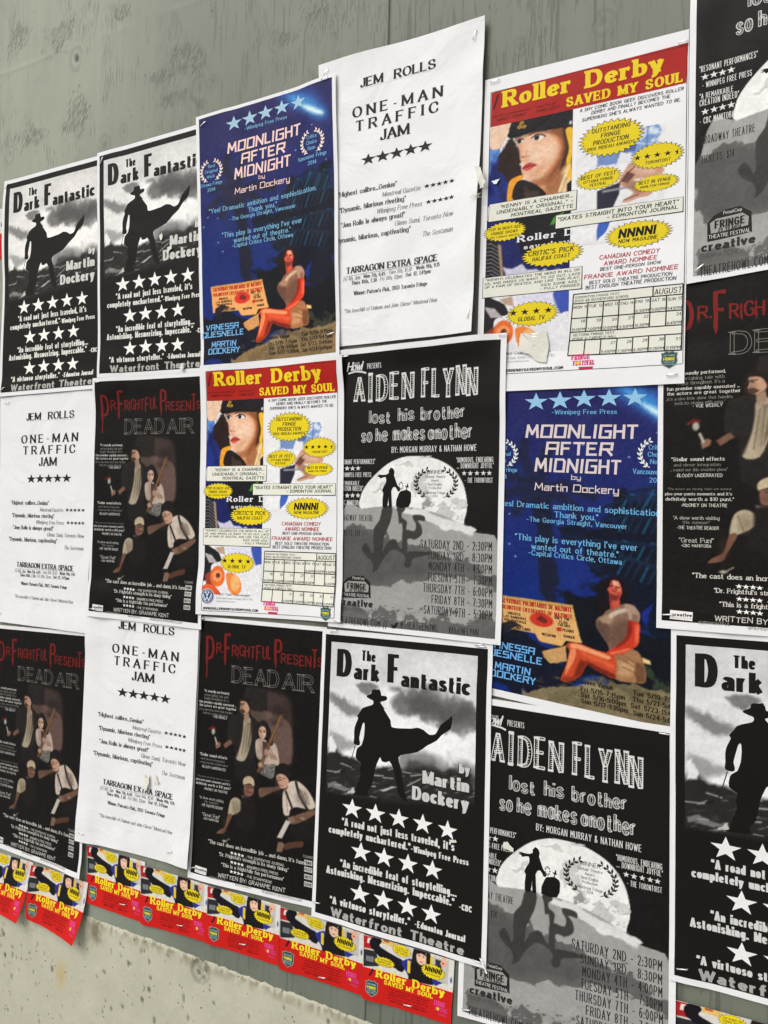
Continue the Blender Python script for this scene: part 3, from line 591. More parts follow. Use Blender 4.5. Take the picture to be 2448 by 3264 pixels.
   ('e',4.83,16.42,.16,.05,(96,84,60),.08,.6),
   ('e',9.56,16.97,.1,.03,(160,144,108),.08,.6),
   ('e',8.8,16.37,.08,.04,(120,106,76),.08,.6),
   ('e',8.36,16.22,.15,.02,(96,84,60),.08,.6),
   ('p',[7.1,9.86,6.71,10,6.43,10.38,6.37,10.9,6.62,11.47,6.94,11.87,7.38,11.67,7.76,11.46,7.91,10.87,7.63,10.08],(22,15,20),.14,.2,1),
   ('p',[6.42,10.9,6.21,11.41,6.4,11.79,6.71,11.66],(20,15,20),.2,.3,1),
   ('p',[6.66,11.79,6.8,11.58,7.13,11.36,7.72,11.08,8.14,11.11,8.39,11.39,8.44,11.66,8.34,11.94,8,11.98,7.97,12.45,8.06,13.08,8.41,13.41,8.68,13.95,8.73,14.65,8.3,14.79,7.22,14.79,7.09,14.01,6.95,13.29,6.64,12.82,6.38,12.46,6.32,12.13,6.46,11.92],(136,102,82),.08,0,1),
   ('p',[6.39,12.14,6.74,12.1,7.04,12.41,6.96,13.11,6.64,12.8,6.38,12.46],(98,70,58),.22,0,1),
   ('p',[7.04,12.41,7.48,11.94,8.02,12.02,7.99,13.16,7.45,13.44,7.08,13.3],(112,80,64),.35,0,1),
   ('p',[6.48,11.98,6.84,11.75,7.18,11.87,7.04,12.15,6.65,12.18],(170,136,112),.2,0,1),
   ('p',[6.94,11.74,7.28,11.47,7.73,11.31,7.86,11.42,7.38,11.67,7.05,11.9],(206,180,156),.14,0,1),
   ('p',[7.72,11.12,8.14,11.13,8.41,11.41,8.44,11.66,8.34,11.93,8.02,11.9,7.86,11.47],(178,146,124),.12,0,1),
   ('p',[8.09,11.51,8.39,11.55,8.34,11.93,8.04,11.9],(140,106,88),.15,0,1),
   ('p',[7.25,13.64,7.88,13.37,8.37,13.29,8.7,13.97,8.73,14.65,8.32,14.8,7.24,14.79],(164,116,78),.1,0,1),
   ('p',[7.44,13.97,8.08,13.87,8.4,14.17,7.96,14.56,7.42,14.58],(196,150,108),.3,0,1),
   ('p',[8.32,13.81,8.7,13.97,8.73,14.67,8.34,14.8,8.2,14.33],(112,74,50),.2,0,1),
   ('l',[7.5,13.71,8.08,14.03,8.67,14.17],.04,(120,80,54),.08,1),
   ('l',[7.55,13.56,8.09,13.78,8.61,13.9],.04,(120,80,54),.08,1),
   ('l',[7.65,14.17,8.6,14.43],.04,(120,80,54),.08,1),
   ('p',[7.04,10.05,7.16,9.99,7.4,10.02,7.54,10.25,7.6,10.57,7.48,10.89,7.5,11.21,7.24,11.38,7.06,11.46,7,11.08,6.97,10.72,6.87,10.48,6.98,10.32],(176,64,50),.07,0,1),
   ('p',[7.14,10.01,7.4,10.05,7.5,10.24,7.33,10.29,7.13,10.19],(236,166,134),.1,0,1),
   ('p',[7.37,10.27,7.54,10.34,7.54,10.55,7.38,10.54],(226,136,106),.1,0,1),
   ('p',[6.91,10.45,7.04,10.4,7.3,10.51,7.38,10.66,7.21,10.71,7.01,10.61],(206,92,72),.1,0,1),
   ('p',[6.99,10.71,7.44,10.74,7.38,10.94,7.2,11.11,7.03,11.08],(120,40,34),.16,0,1),
   ('p',[7.11,11.01,7.46,10.97,7.48,11.24,7.19,11.37],(206,84,62),.14,0,1),
   ('l',[7.07,10.28,7.17,10.29],.04,(56,18,18),.03,1),
   ('l',[7.33,10.3,7.44,10.36],.04,(56,18,18),.03,1),
   ('l',[7.1,10.5,7.25,10.56],.04,(120,26,28),.03,1),
   ('l',[7.2,10.07,7.17,10.38],.04,(248,186,156),.04,1),
   ('p',[7.91,11.9,8.41,11.92,8.44,12.43,8.38,12.98,7.99,13.28,7.68,13.5,7.05,13.71,6.9,13.53,7.48,13.11,7.85,12.7,7.95,12.33],(206,58,36),.07,0,1),
   ('p',[7.91,11.92,8.1,11.95,8.05,12.55,7.85,12.87,7.45,13.23,7.3,13.26,7.79,12.69],(142,34,24),.16,0,1),
   ('p',[8.25,12.02,8.42,11.99,8.42,12.78,8.23,13],(236,104,68),.14,0,1),
   ('p',[7.01,13.58,7.45,13.39,7.99,13.19,7.88,13.34,7.34,13.58,7.07,13.69],(236,112,74),.1,0,1),
   ('p',[4.84,13.61,4.95,13.44,5.24,13.37,5.54,13.39,6.35,13.58,7.27,13.73,7.24,14.78,6.77,14.68,6.33,14.56,5.96,14.36,5.77,14.57,5.56,14.99,5.1,15.34,4.56,15.43,4.71,14.9,4.83,14.6,5,14.12,5.03,13.89],(198,70,38),.08,0,1),
   ('p',[5.02,13.52,5.36,13.42,6.13,13.57,7.01,13.77,6.89,13.93,6.13,13.8,5.42,13.68,5.12,13.7],(250,158,108),.13,0,1),
   ('p',[5.46,13.72,6.35,13.9,7.17,14.08,7.17,14.34,6.34,14.13,5.79,14],(222,92,54),.2,0,1),
   ('p',[5.9,14.19,6.44,14.38,7.23,14.61,7.22,14.79,6.55,14.64,5.96,14.39],(112,32,22),.18,0,1),
   ('p',[5.05,13.76,5.32,13.79,5.22,14.32,4.94,14.83,4.79,15.09,4.85,14.55],(242,140,92),.14,0,1),
   ('p',[5.56,14.18,5.89,14.31,5.56,14.96,5.15,15.29,5.3,14.78],(120,36,22),.2,0,1),
   ('p',[4.61,15.27,5.09,15.12,5.43,15.1,5.1,15.36,4.58,15.43],(150,52,30),.1,0,1),
   ('n',6,.15),
   ('n',7,.07),
  ]),
 ],
 "items": [
  ('S','star',3.13,1.13,.65,.49,(152,198,228),6),
  ('S','star',4.4,1.09,.64,.49,(152,198,228),6),
  ('S','star',5.64,1.03,.62,.48,(152,198,228),6),
  ('S','star',6.89,1.01,.61,.47,(152,198,228),6),
  ('S','star',8.15,1.01,.6,.47,(152,198,228),6),
  ('T','quote_lettering','opt','–Winnipeg Free Press',3.96,1.79,7.28,.24,(112,178,222),6),
  ('T','title_lettering','tech','MOONLIGHT',2.57,3.02,8.32,.7,(228,208,206),6),
  ('T','title_lettering','tech','AFTER',3.63,3.89,7.13,.68,(228,208,206),6),
  ('T','title_lettering','tech','MIDNIGHT',3.07,4.79,7.52,.72,(228,208,206),6),
  ('T','byline_lettering','techl','by',5.01,5.14,5.51,.26,(228,208,206),6),
  ('T','byline_lettering','techl','Martin Dockery',3.08,5.77,7.41,.4,(228,208,206),6),
  ('W','award_laurel',1.23,3.9,1,.78,(232,230,225),8,6),
  ('T','award_lettering','opt','Best',.98,3.66,1.58,.22,(112,178,222),6),
  ('T','award_lettering','opt','Original',.7,4,1.76,.22,(112,178,222),6),
  ('T','award_lettering','opt','Work',.86,4.35,1.53,.22,(112,178,222),6),
  ('T','award_lettering','opt','Ottawa Fringe',.27,4.86,2.13,.24,(112,178,222),6),
  ('T','award_lettering','opt','2014',.87,5.24,1.56,.24,(112,178,222),6),
  ('W','award_laurel',9.2,3.75,.97,.78,(232,230,225),8,6),
  ('T','award_lettering','opt','Critics',8.81,3.53,9.58,.24,(112,178,222),6),
  ('T','award_lettering','opt','Choice',8.77,3.87,9.57,.24,(112,178,222),6),
  ('T','award_lettering','opt','Nom',8.89,4.22,9.44,.24,(112,178,222),6),
  ('T','award_lettering','opt','Vancouver Fringe',8.07,4.72,10.25,.26,(112,178,222),6),
  ('T','award_lettering','opt','2014',8.85,5.11,9.5,.24,(112,178,222),6),
  ('T','quote_lettering','opt','“Yes! Dramatic ambition and sophistication.',.98,6.71,9.45,.32,(112,178,222),6),
  ('T','quote_lettering','opt','Thank you.”',4.14,7.13,6.4,.32,(112,178,222),6),
  ('T','quote_lettering','opt','–The Georgia Straight, Vancouver',2.65,7.44,7.82,.26,(112,178,222),6),
  ('T','quote_lettering','opt','“This play is everything I’ve ever',2.03,8.46,8.33,.34,(112,178,222),6),
  ('T','quote_lettering','opt','wanted out of theatre.”',2.93,8.88,7.42,.32,(112,178,222),6),
  ('T','quote_lettering','opt','–Capital Critics Circle, Ottawa',2.77,9.2,7.57,.28,(112,178,222),6),
  ('T','cast_lettering','tech','VANESSA',.52,14.4,3.18,.38,(112,178,236),6),
  ('T','cast_lettering','tech','QUESNELLE',.17,14.85,3.57,.38,(112,178,236),6),
  ('T','cast_lettering','tech','MARTIN',.95,15.52,2.95,.38,(112,178,236),6),
  ('T','cast_lettering','tech','DOCKERY',.66,15.96,3.23,.38,(112,178,236),6),
  ('T','schedule_lettering','optb','Green Venue',5.59,15.38,7.17,.24,(22,16,12),6),
  ('T','schedule_lettering','optb','Fri 5/15-7:15pm',5.58,15.75,7.77,.24,(22,16,12),6),
  ('T','schedule_lettering','optb','Sat 5/16-5:00pm',5.59,16.04,7.84,.24,(22,16,12),6),
  ('T','schedule_lettering','optb','Sun 5/17-1:30pm',5.6,16.35,7.92,.24,(22,16,12),6),
  ('T','schedule_lettering','optb','Tue 5/19-7:15pm',8.14,15.41,10.54,.24,(22,16,12),6),
  ('T','schedule_lettering','optb','Thu 5/21-5:45pm',8.13,15.72,10.52,.24,(22,16,12),6),
  ('T','schedule_lettering','optb','Sat 5/23-11:45am',8.04,16.05,10.52,.24,(22,16,12),6),
  ('T','schedule_lettering','optb','Sun 5/24-5:00pm',8.16,16.38,10.49,.24,(22,16,12),6),
  ('T','sign_lettering','bold','SALVAVIDAS VOLUNTARIOS DE MAZUNTE',1.21,11.89,5.1,.24,(186,40,30),6),
  ('T','sign_lettering','bold','VOLUNTEER LIFEGUARDS OF MAZUNTE',1.2,12.22,5.14,.22,(186,40,30),6),
  ('T','sign_lettering','bold','OBEDECE',1.67,12.48,2.39,.14,(60,40,28),6),
  ('T','sign_lettering','bold','LAS BANDERAS',1.43,12.67,2.69,.14,(60,40,28),6),
  ('T','sign_lettering','bold','PREVENTIVAS',1.48,12.86,2.68,.14,(60,40,28),6),
  ('T','sign_lettering','bold','OBEY THE',4.19,12.34,4.99,.14,(60,40,28),6),
  ('T','sign_lettering','bold','FLAG',4.45,12.52,4.88,.14,(60,40,28),6),
  ('T','sign_lettering','bold','COLORS',4.38,12.67,5.01,.14,(60,40,28),6),
  ('T','sign_lettering','bold','PELIGRO',4.62,12.91,5.21,.14,(60,40,28),6),
  ('T','sign_lettering','bold','DANGER',4.68,13.21,5.25,.14,(60,40,28),6),
  ('T','sign_lettering','bold','ZONA LIBRE',1.95,13.2,2.95,.14,(60,40,28),6),
  ('T','sign_lettering','bold','PRECAUTION',3.53,13.3,4.27,.14,(60,40,28),6),
 ]}
DESIGNS['typed'] = {
 "plates": [
 ],
 "items": [
  ('T','name_lettering','times','JEM  ROLLS',3.23,1.9,8.69,.54,(44,40,38),6),
  ('T','title_lettering','timesw','ONE-MAN',2.65,3.59,9.22,.62,(44,40,38),6),
  ('T','title_lettering','timesw','TRAFFIC',2.86,4.42,8.98,.62,(44,40,38),6),
  ('T','title_lettering','times','JAM',4.79,5.29,6.95,.62,(44,40,38),6),
  ('S','star',3.92,6.24,.59,.35,(44,40,38),6),
  ('S','star',4.99,6.23,.58,.35,(44,40,38),6),
  ('S','star',6.02,6.22,.57,.35,(44,40,38),6),
  ('S','star',7.06,6.21,.56,.35,(44,40,38),6),
  ('S','star',8.1,6.21,.56,.34,(44,40,38),6),
  ('T','quote_lettering','timesb','“Highest calibre...Genius”',1.55,8.14,6.13,.3,(92,90,88),6),
  ('T','quote_lettering','timesb','“Dynamic, hilarious riveting”',1.68,9.08,6.82,.3,(92,90,88),6),
  ('T','quote_lettering','timesb','“Jem Rolls is always great!”',1.81,9.98,6.75,.3,(92,90,88),6),
  ('T','quote_lettering','timesb','“Dynamic, hilarious, captivating”',1.29,10.86,7.2,.3,(92,90,88),6),
  ('T','source_lettering','timesi','Montreal Gazette',5.05,8.62,7.87,.28,(128,127,125),6),
  ('T','source_lettering','timesi','Winnipeg Free Press',4.63,9.53,8.02,.28,(128,127,125),6),
  ('T','source_lettering','timesi','Glenn Sumi, Toronto Now',5.99,10.41,10.29,.28,(128,127,125),6),
  ('T','source_lettering','timesi','The Scotsman',8.04,11.28,10.3,.28,(128,127,125),6),
  ('S','star_print',8.3,8.47,.23,.14,(44,40,38),6),
  ('S','star_print',8.74,8.47,.23,.14,(44,40,38),6),
  ('S','star_print',9.17,8.47,.23,.14,(44,40,38),6),
  ('S','star_print',9.61,8.46,.23,.14,(44,40,38),6),
  ('S','star_print',10.06,8.46,.22,.14,(44,40,38),6),
  ('S','star_print',8.44,9.38,.23,.14,(44,40,38),6),
  ('S','star_print',8.87,9.38,.23,.14,(44,40,38),6),
  ('S','star_print',9.29,9.38,.23,.14,(44,40,38),6),
  ('S','star_print',9.7,9.38,.23,.14,(44,40,38),6),
  ('S','star_print',10.09,9.37,.22,.14,(44,40,38),6),
  ('T','venue_lettering','times','TARRAGON EXTRA SPACE',2.29,12.78,9.25,.38,(66,64,62),6),
  ('L','venue_lettering',[2.29,12.92,9.26,12.79],.02,(130,130,130),4),
  ('L','name_lettering',[3.23,1.99,8.69,1.96],.01,(190,190,190),4),
  ('T','schedule_lettering','timesi','Fri 4th, 3pm',2.08,13.18,3.46,.24,(128,127,125),6),
  ('T','schedule_lettering','timesb','Mon 7th, 6.45',3.71,13.16,5.35,.22,(92,90,88),6),
  ('T','schedule_lettering','timesi','Tues 8th, 10.30',5.59,13.12,7.37,.22,(128,127,125),6),
  ('T','schedule_lettering','timesb','Weds 9th, 9.15',7.67,13.11,9.43,.22,(92,90,88),6),
  ('T','schedule_lettering','timesb','Thurs 10th, 7.30',2.74,13.46,4.72,.22,(92,90,88),6),
  ('T','schedule_lettering','timesi','Fri 11th, 12pm.',4.94,13.43,6.69,.22,(128,127,125),6),
  ('T','schedule_lettering','timesb','Sat 12, 1.45pm',6.9,13.41,8.78,.22,(92,90,88),6),
  ('T','award_lettering','timesb','Winner: Patron’s Pick, 2013 Toronto Fringe',2.91,14.08,8.55,.24,(84,82,80),6),
  ('T','closing_lettering','timesi','“The lovechild of Eminem and John Cleese” Montreal Hour',2.11,15.07,9.37,.24,(128,127,125),6),
 ]}
DESIGNS['derby'] = {
 "plates": [
  ('portrait_picture',.5,2.42,5.06,15.6,(236,235,238),[
   ('p',[.49,3.67,1.11,3.57,1.24,5.26,1.92,5.78,1.86,6.94,.45,6.93],(30,50,132),.06,.1,1),
   ('p',[.52,3.72,1.09,3.69,1.16,4.08,.71,4.74,.54,5.24],(96,146,212),.1,0,1),
   ('p',[.92,5.25,1.51,5.18,1.91,5.44,1.43,6.02],(30,40,110),.2,.3,1),
   ('p',[1.87,3.26,2.1,3.77,2.34,4.78,2.4,5.62,1.92,5.86,1.24,5.26,1.08,4.41,1.39,3.75],(42,26,22),.12,.3,1),
   ('p',[.55,2.66,.87,2.46,1.81,2.46,1.4,3.41,1.11,3.78,.57,3.68],(242,205,176),.06,0,1),
   ('p',[4.38,3.19,5.28,3.14,5.29,6.99,4.82,6.98,4.42,5.33],(40,28,24),.1,0,1),
   ('p',[3.19,5.97,4.42,5.33,5.05,6.17,5.06,6.95,3.68,6.93,3.34,6.39],(226,162,112),.1,0,1),
   ('p',[4.42,5.5,5.03,5.35,5.06,6.95,4.54,6.94],(245,205,150),.2,0,1),
   ('p',[1.97,3.28,3.04,3.24,4.38,3.19,4.82,3.7,4.83,4.44,4.53,5.17,4.06,5.74,3.21,6.02,2.66,5.88,2.42,5.47,2.35,5.13,2.42,4.87,2.29,4.63,2.24,4.11,2.1,3.77],(240,192,158),.07,0,1),
   ('p',[3.81,3.42,4.67,3.28,4.82,3.7,4.83,4.44,4.53,5.17,4.06,5.74,3.57,5.89,4.13,5.16,4.4,4.51,4.2,3.84],(206,128,76),.35,0,1),
   ('p',[3.25,4.14,4.02,4.17,4.12,4.83,3.45,4.81],(246,206,176),.3,0,1),
   ('p',[3.03,5.22,3.84,5.24,3.38,5.81,2.8,5.84],(232,176,140),.25,0,1),
   ('l',[2.86,3.88,2.6,4.37,2.68,4.5],.07,(206,140,108),.08,1),
   ('e',2.64,4.56,.18,.06,(150,80,60),.07,1),
   ('e',2.4,4.53,.08,.05,(160,90,70),.07,1),
   ('p',[2.4,5.2,2.63,4.97,2.9,4.94,3.21,5.14,2.9,5.16,2.61,5.21],(176,48,52),.07,0,1),
   ('p',[2.44,5.24,2.65,5.21,3.19,5.15,2.9,5.33,2.65,5.41],(214,86,80),.07,0,1),
   ('l',[2.42,5.22,2.65,5.19,3.21,5.15],.03,(96,24,28),.03,1),
   ('e',2.25,3.61,.22,.11,(236,230,226),.04,1),
   ('e',2.21,3.61,.12,.12,(44,26,22),.04,1),
   ('l',[2.03,3.53,2.27,3.46,2.44,3.55],.06,(40,24,22),.04,1),
   ('e',3.24,3.59,.33,.15,(240,234,230),.04,1),
   ('e',3.16,3.6,.14,.13,(40,24,22),.04,1),
   ('l',[2.87,3.56,3.14,3.42,3.48,3.49,3.63,3.62],.07,(40,24,22),.04,1),
   ('l',[2.77,3.36,3.14,3.24,3.67,3.31],.1,(92,58,42),.06,1),
   ('l',[1.99,3.42,2.26,3.32],.08,(92,58,42),.06,1),
   ('p',[2.34,4.78,2.6,4.46,2.87,4.8,2.68,5.04],(226,170,138),.2,0,.7),
   ('p',[2.1,3.77,2.37,3.74,2.39,4.78,2.29,4.61],(214,160,128),.15,0,.6),
   ('p',[2.85,6,3.57,5.89,4.23,5.58,4.79,4.85,4.8,5.51,4.05,6.15,3.29,6.38],(168,100,62),.25,0,.75),
   ('e',3.07,4.64,.29,.34,(250,214,186),.3,.8),
   ('e',2.77,4.13,.16,.42,(248,210,182),.25,.8),
   ('p',[3.86,3.25,4.86,3.29,4.9,4.52,4.61,5.26,4.14,5.82,3.86,5.9,4.41,5,4.54,4.18,4.2,3.59],(128,72,42),.3,0,.85),
   ('p',[3.14,3.18,4.38,3.23,4.77,3.53,4.68,3.86,3.82,3.5,3.04,3.39],(140,86,58),.2,0,.6),
   ('p',[1.99,3.35,2.31,3.28,2.85,3.25,2.85,3.38,2.17,3.49],(150,100,74),.15,0,.6),
   ('p',[4.53,3.44,4.77,3.45,4.9,4.52,4.7,5.34,4.42,5.66,4.69,4.52],(52,30,22),.2,0,.8),
   ('p',[3.67,6.14,4.42,5.66,4.81,6.16,4.44,6.94,3.78,6.93],(150,92,56),.3,0,.7),
   ('p',[.61,4.4,1.06,4.75,1.18,5.76,1.84,6.86,1.35,6.85,.83,5.75],(18,28,84),.25,.2,.7),
   ('p',[.7,4.06,1.04,3.9,1.12,4.41,.81,4.74],(60,92,176),.15,.1,.6),
   ('q',[1.57,3.12,1.63,2.75,1.76,2.33,3.02,2.22,5.5,2.25,5.52,3.48,4.77,3.49,4.38,3.25,3.14,3.14,1.97,3.28],(30,28,32),.06,0,1),
   ('p',[1.55,3.08,1.97,3.18,3.04,3.14,4.38,3.22,4.34,3.32,3.04,3.25,1.87,3.36,1.58,3.25],(18,17,18),.07,0,1),
   ('e',2.32,2.59,.12,.09,(222,176,58),.03,1),
   ('e',2.32,2.59,.05,.04,(40,36,34),.03,1),
   ('e',2.2,2.79,.12,.1,(222,176,58),.03,1),
   ('e',2.2,2.79,.05,.04,(40,36,34),.03,1),
   ('e',2.45,2.83,.12,.09,(222,176,58),.03,1),
   ('e',2.45,2.83,.05,.04,(40,36,34),.03,1),
   ('e',4.95,3.14,.08,.1,(215,215,215),.04,1),
   ('p',[4.69,3.48,5.09,3.5,5.16,4.53,5,5.35,5.13,6.09,4.91,6.17,4.76,5.26,4.9,4.52],(244,192,44),.07,0,1),
   ('l',[4.91,5.51,4.44,6.82],.14,(245,222,170),.08,1),
   ('p',[1.62,6.94,1.67,5.94,1.92,5.65,2.47,5.56,2.43,5.8,2.04,6.03,2,6.95],(244,164,42),.07,0,1),
   ('p',[2.04,6.05,2.43,5.83,2.9,6.05,3.37,6.39,3.7,6.97,2,6.95],(34,26,26),.06,0,1),
   ('p',[2.31,6.12,3.1,6.38,3.3,6.92,2.43,6.91],(70,52,46),.2,.5,1),
   ('p',[4.82,6.49,5.33,6.09,5.34,6.99,4.82,6.98],(30,28,30),.08,0,1),
   ('p',[.07,7.85,5.4,7.89,5.36,11.15,.14,11.22],(28,36,96),.07,0,1),
   ('p',[2.25,7.95,4.46,7.97,5.32,8.3,5.35,10.34,2.78,10.28,2.27,9.03],(27,26,30),.08,0,1),
   ('p',[3.98,8.62,4.18,8.21,4.75,7.97,4.61,8.17,4.19,8.62],(70,150,44),.07,0,1),
   ('p',[.09,8.95,.79,9.03,1.31,9.37,1.47,10.29,1.49,11.2,.14,11.22],(32,31,34),.06,0,1),
   ('l',[.25,9.16,.8,9.22,1.35,9.62],.03,(170,170,172),.04,1),
   ('l',[.25,9.39,.8,9.44,1.35,9.84],.03,(170,170,172),.04,1),
   ('l',[.26,9.63,.81,9.65,1.36,10.05],.03,(170,170,172),.04,1),
   ('l',[.26,9.87,.81,9.87,1.36,10.27],.03,(170,170,172),.04,1),
   ('l',[.27,10.1,.81,10.09,1.37,10.49],.03,(170,170,172),.04,1),
   ('l',[.27,10.34,.82,10.31,1.37,10.7],.03,(170,170,172),.04,1),
   ('l',[.27,10.57,.82,10.53,1.37,10.92],.03,(170,170,172),.04,1),
   ('l',[.28,10.81,.83,10.74,1.38,11.14],.03,(170,170,172),.04,1),
   ('l',[.28,11.04,.83,10.96,1.38,11.36],.03,(170,170,172),.04,1),
   ('p',[1.15,9.28,1.34,9.37,1.53,11.2,1.38,11.21],(170,140,116),.1,0,1),
   ('p',[1.52,10.62,2.98,10.85,4.51,11.08,1.53,11.2],(210,206,224),.15,.3,1),
   ('p',[.16,12.32,1.35,12.58,1.86,13.28,1.13,13.63,1.01,14.13,.78,14.66,.2,14.58],(36,33,34),.06,.1,1),
   ('p',[.47,12.81,1.07,12.96,1.57,13.53,.88,13.47],(190,184,184),.12,0,1),
   ('p',[1.33,12.46,2.04,12.36,2.15,12.94,1.67,12.78],(190,160,134),.1,0,1),
   ('p',[4.15,12.31,5.38,12.29,5.31,13.51,4.56,13.63,4.26,13.05],(62,86,178),.12,.2,1),
   ('p',[2.04,12.44,4.16,12.35,4.55,13.53,3.21,12.91,2.24,12.69],(224,222,238),.2,0,1),
   ('p',[.6,14.31,1.18,13.96,1.5,14.95,1.02,15.63],(150,60,50),.15,0,1),
   ('e',1.6,14.38,.55,.7,(238,112,46),.07,1),
   ('e',1.58,14.36,.36,.4,(252,158,98),.06,1),
   ('e',1.62,14.33,.16,.17,(110,50,34),.07,1),
   ('p',[2.25,14.22,2.85,14.16,3.41,14.63,3.44,15.37,2.87,15.6,2.43,15.16],(243,138,64),.07,0,1),
   ('e',3,14.81,.37,.54,(250,186,116),.12,1),
   ('p',[.51,15.07,1.25,14.96,1.85,15.52,1.91,16.17,1.03,16.3,.53,15.82],(232,92,44),.06,0,1),
   ('p',[.93,16.22,1.62,16.11,1.53,16.73,1.14,16.79],(214,70,40),.06,0,1),
   ('n',6,.18),
   ('n',7,.08),
  ]),
  ('action_picture',5.3,4.2,9.6,10,(239,239,240),[
   ('p',[6.39,5.3,7.53,5.33,7.41,5.89,6.86,5.96,6.41,5.87],(120,146,200),.1,.2,1),
   ('p',[8.33,3.82,9.45,4.1,9.43,4.98,8.66,5.36,7.86,5.58,7.94,4.94],(128,160,212),.15,.4,1),
   ('p',[8.47,4.31,9.41,4.34,9.37,4.82,8.48,4.95],(205,220,240),.2,.4,1),
   ('p',[7.84,4.61,8.48,4.71,8.12,5.34,7.58,5.41],(84,104,160),.12,.2,1),
   ('p',[7.46,6.86,7.77,6.22,8.18,5.95,9.44,6.37,9.49,6.79,8.51,6.87,8.15,6.91,9.07,7.52,8.92,7.84,8.52,7.87,7.85,8.02,7.62,7.92,8.17,7.55,7.51,7.06],(214,162,136),.06,0,1),
   ('p',[7.51,6.86,7.87,6.38,8.23,6.63,7.88,7.03],(110,74,62),.1,0,1),
   ('p',[6.37,7.17,7.51,6.9,7.47,7.5,7.16,8.19,6.38,8.18],(44,42,58),.1,0,1),
   ('l',[6.69,7.25,8.15,7.23],.12,(150,150,160),.1,1),
   ('p',[6.44,8.87,7.07,8.85,6.84,9.44,6.38,9.86],(62,100,190),.06,.1,1),
   ('p',[7.65,7.02,8.15,6.87,8.87,7.52,8.34,7.75],(160,112,90),.25,0,.6),
   ('p',[8.14,6.23,9.22,6.49,9.22,6.73,8.32,6.63],(232,190,168),.2,0,.7),
   ('l',[7.65,6.86,7.91,6.46,8.18,6.23],.05,(96,62,50),.08,1),
   ('l',[7.71,7.87,8.38,7.71],.05,(110,70,56),.08,1),
   ('l',[8.47,4.15,9.37,4.66],.06,(236,242,250),.1,1),
   ('l',[8.12,4.94,9.29,5.29],.06,(226,234,246),.1,1),
   ('l',[7.02,4.91,7.85,5.42],.05,(90,110,150),.1,1),
   ('l',[8.83,4,8.75,5.28],.06,(90,116,176),.12,1),
   ('n',6,.2),
  ]),
 ],
 "items": [
  ('P','border_print',[.5,.42,10.56,.42,10.56,.45,.5,.45],(34,30,30),3),
  ('P','border_print',[.5,16.72,10.56,16.72,10.56,16.75,.5,16.75],(34,30,30),3),
  ('P','border_print',[.5,.42,.53,.42,.53,16.72,.5,16.72],(34,30,30),3),
  ('P','border_print',[10.56,.42,10.59,.42,10.59,16.72,10.56,16.72],(34,30,30),3),
  ('P','title_banner',[.55,.47,10.62,.31,10.54,2.35,5.27,2.44,.55,2.45],(176,36,30),3),
  ('T','title_lettering','coop','Roller Derby',1.21,1.46,9.49,.94,(244,214,38),6),
  ('T','title_lettering','coop','SAVED MY SOUL',4.7,2.25,10.41,.52,(244,214,38),6),
  ('T','credit_lettering','comic','WRITTEN & PERFORMED BY',.64,1.94,2.78,.1,(78,18,14),6),
  ('T','credit_lettering','comic','NANCY KENNY',.89,2.2,2.54,.18,(78,18,14),6),
  ('T','credit_lettering','comic','DIRECTED BY',3.14,1.94,4.17,.1,(78,18,14),6),
  ('T','credit_lettering','comic','TANIA LEVY',3.05,2.21,4.37,.18,(78,18,14),6),
  ('L','credit_lettering',[.71,1.44,.95,.61],.12,(70,24,24),4),
  ('T','shirt_lettering','coop','Roller D',2.24,9.34,5.22,.38,(236,236,238),3.6),
  ('T','shirt_lettering','coop','saved my',2.6,9.79,5.17,.26,(226,226,228),3.6),
  ('B','praise_burst',7.02,4.42,1.63,.99,30),
  ('T','praise_lettering','comicm','OUTSTANDING',6.04,4.02,7.98,.24,(24,22,20),7),
  ('T','praise_lettering','comicm','FRINGE',6.51,4.34,7.52,.24,(24,22,20),7),
  ('T','praise_lettering','comicm','PRODUCTION',6.12,4.68,7.91,.26,(24,22,20),7),
  ('T','praise_lettering','comicm','PRIX RIDEAU AWARDS',5.82,4.94,8.21,.18,(24,22,20),7),
  ('B','praise_burst',9.25,5.83,1.25,.68,28),
  ('T','praise_lettering','comicm','TORONTOIST',8.69,6.2,9.89,.16,(24,22,20),7),
  ('B','praise_burst',6.45,6.5,1.17,.59,24),
  ('T','praise_lettering','comicm','BEST OF FEST',5.53,6.43,7.32,.2,(24,22,20),7),
  ('T','praise_lettering','comicm','OTTAWA FRINGE',5.66,6.66,7.17,.16,(24,22,20),7),
  ('T','praise_lettering','comicm','FESTIVAL',6,6.88,6.85,.16,(24,22,20),7),
  ('B','praise_burst',9.21,7.24,1.09,.45,26),
  ('T','praise_lettering','comicm','BEST IN VENUE',8.4,7.22,9.92,.18,(24,22,20),7),
  ('T','praise_lettering','comicm','HAMILTON FRINGE',8.47,7.42,9.85,.12,(24,22,20),7),
  ('B','praise_burst',1.53,8.61,1.21,.56,26),
  ('T','praise_lettering','comicm','TOP 10 MUST-SEE',.61,8.5,2.44,.16,(24,22,20),7),
  ('T','praise_lettering','comicm','FRINGE SHOWS',.77,8.74,2.26,.16,(24,22,20),7),
  ('T','praise_lettering','comicm','CBC CANADA WRITES',.71,8.93,2.3,.1,(24,22,20),7),
  ('B','praise_burst',4.12,10.26,1.64,.68,28),
  ('T','praise_lettering','comicm','CRITIC’S PICK',2.85,10.23,5.3,.28,(24,22,20),7),
  ('T','praise_lettering','comicm','HALIFAX COAST',3.09,10.53,5.09,.22,(24,22,20),7),
  ('B','praise_burst',8.41,9.77,1.6,.71,30),
  ('T','praise_lettering','comicm','NOW MAGAZINE',7.47,10.14,9.34,.2,(24,22,20),7),
  ('B','praise_burst',3.14,13.45,1.42,.7,28),
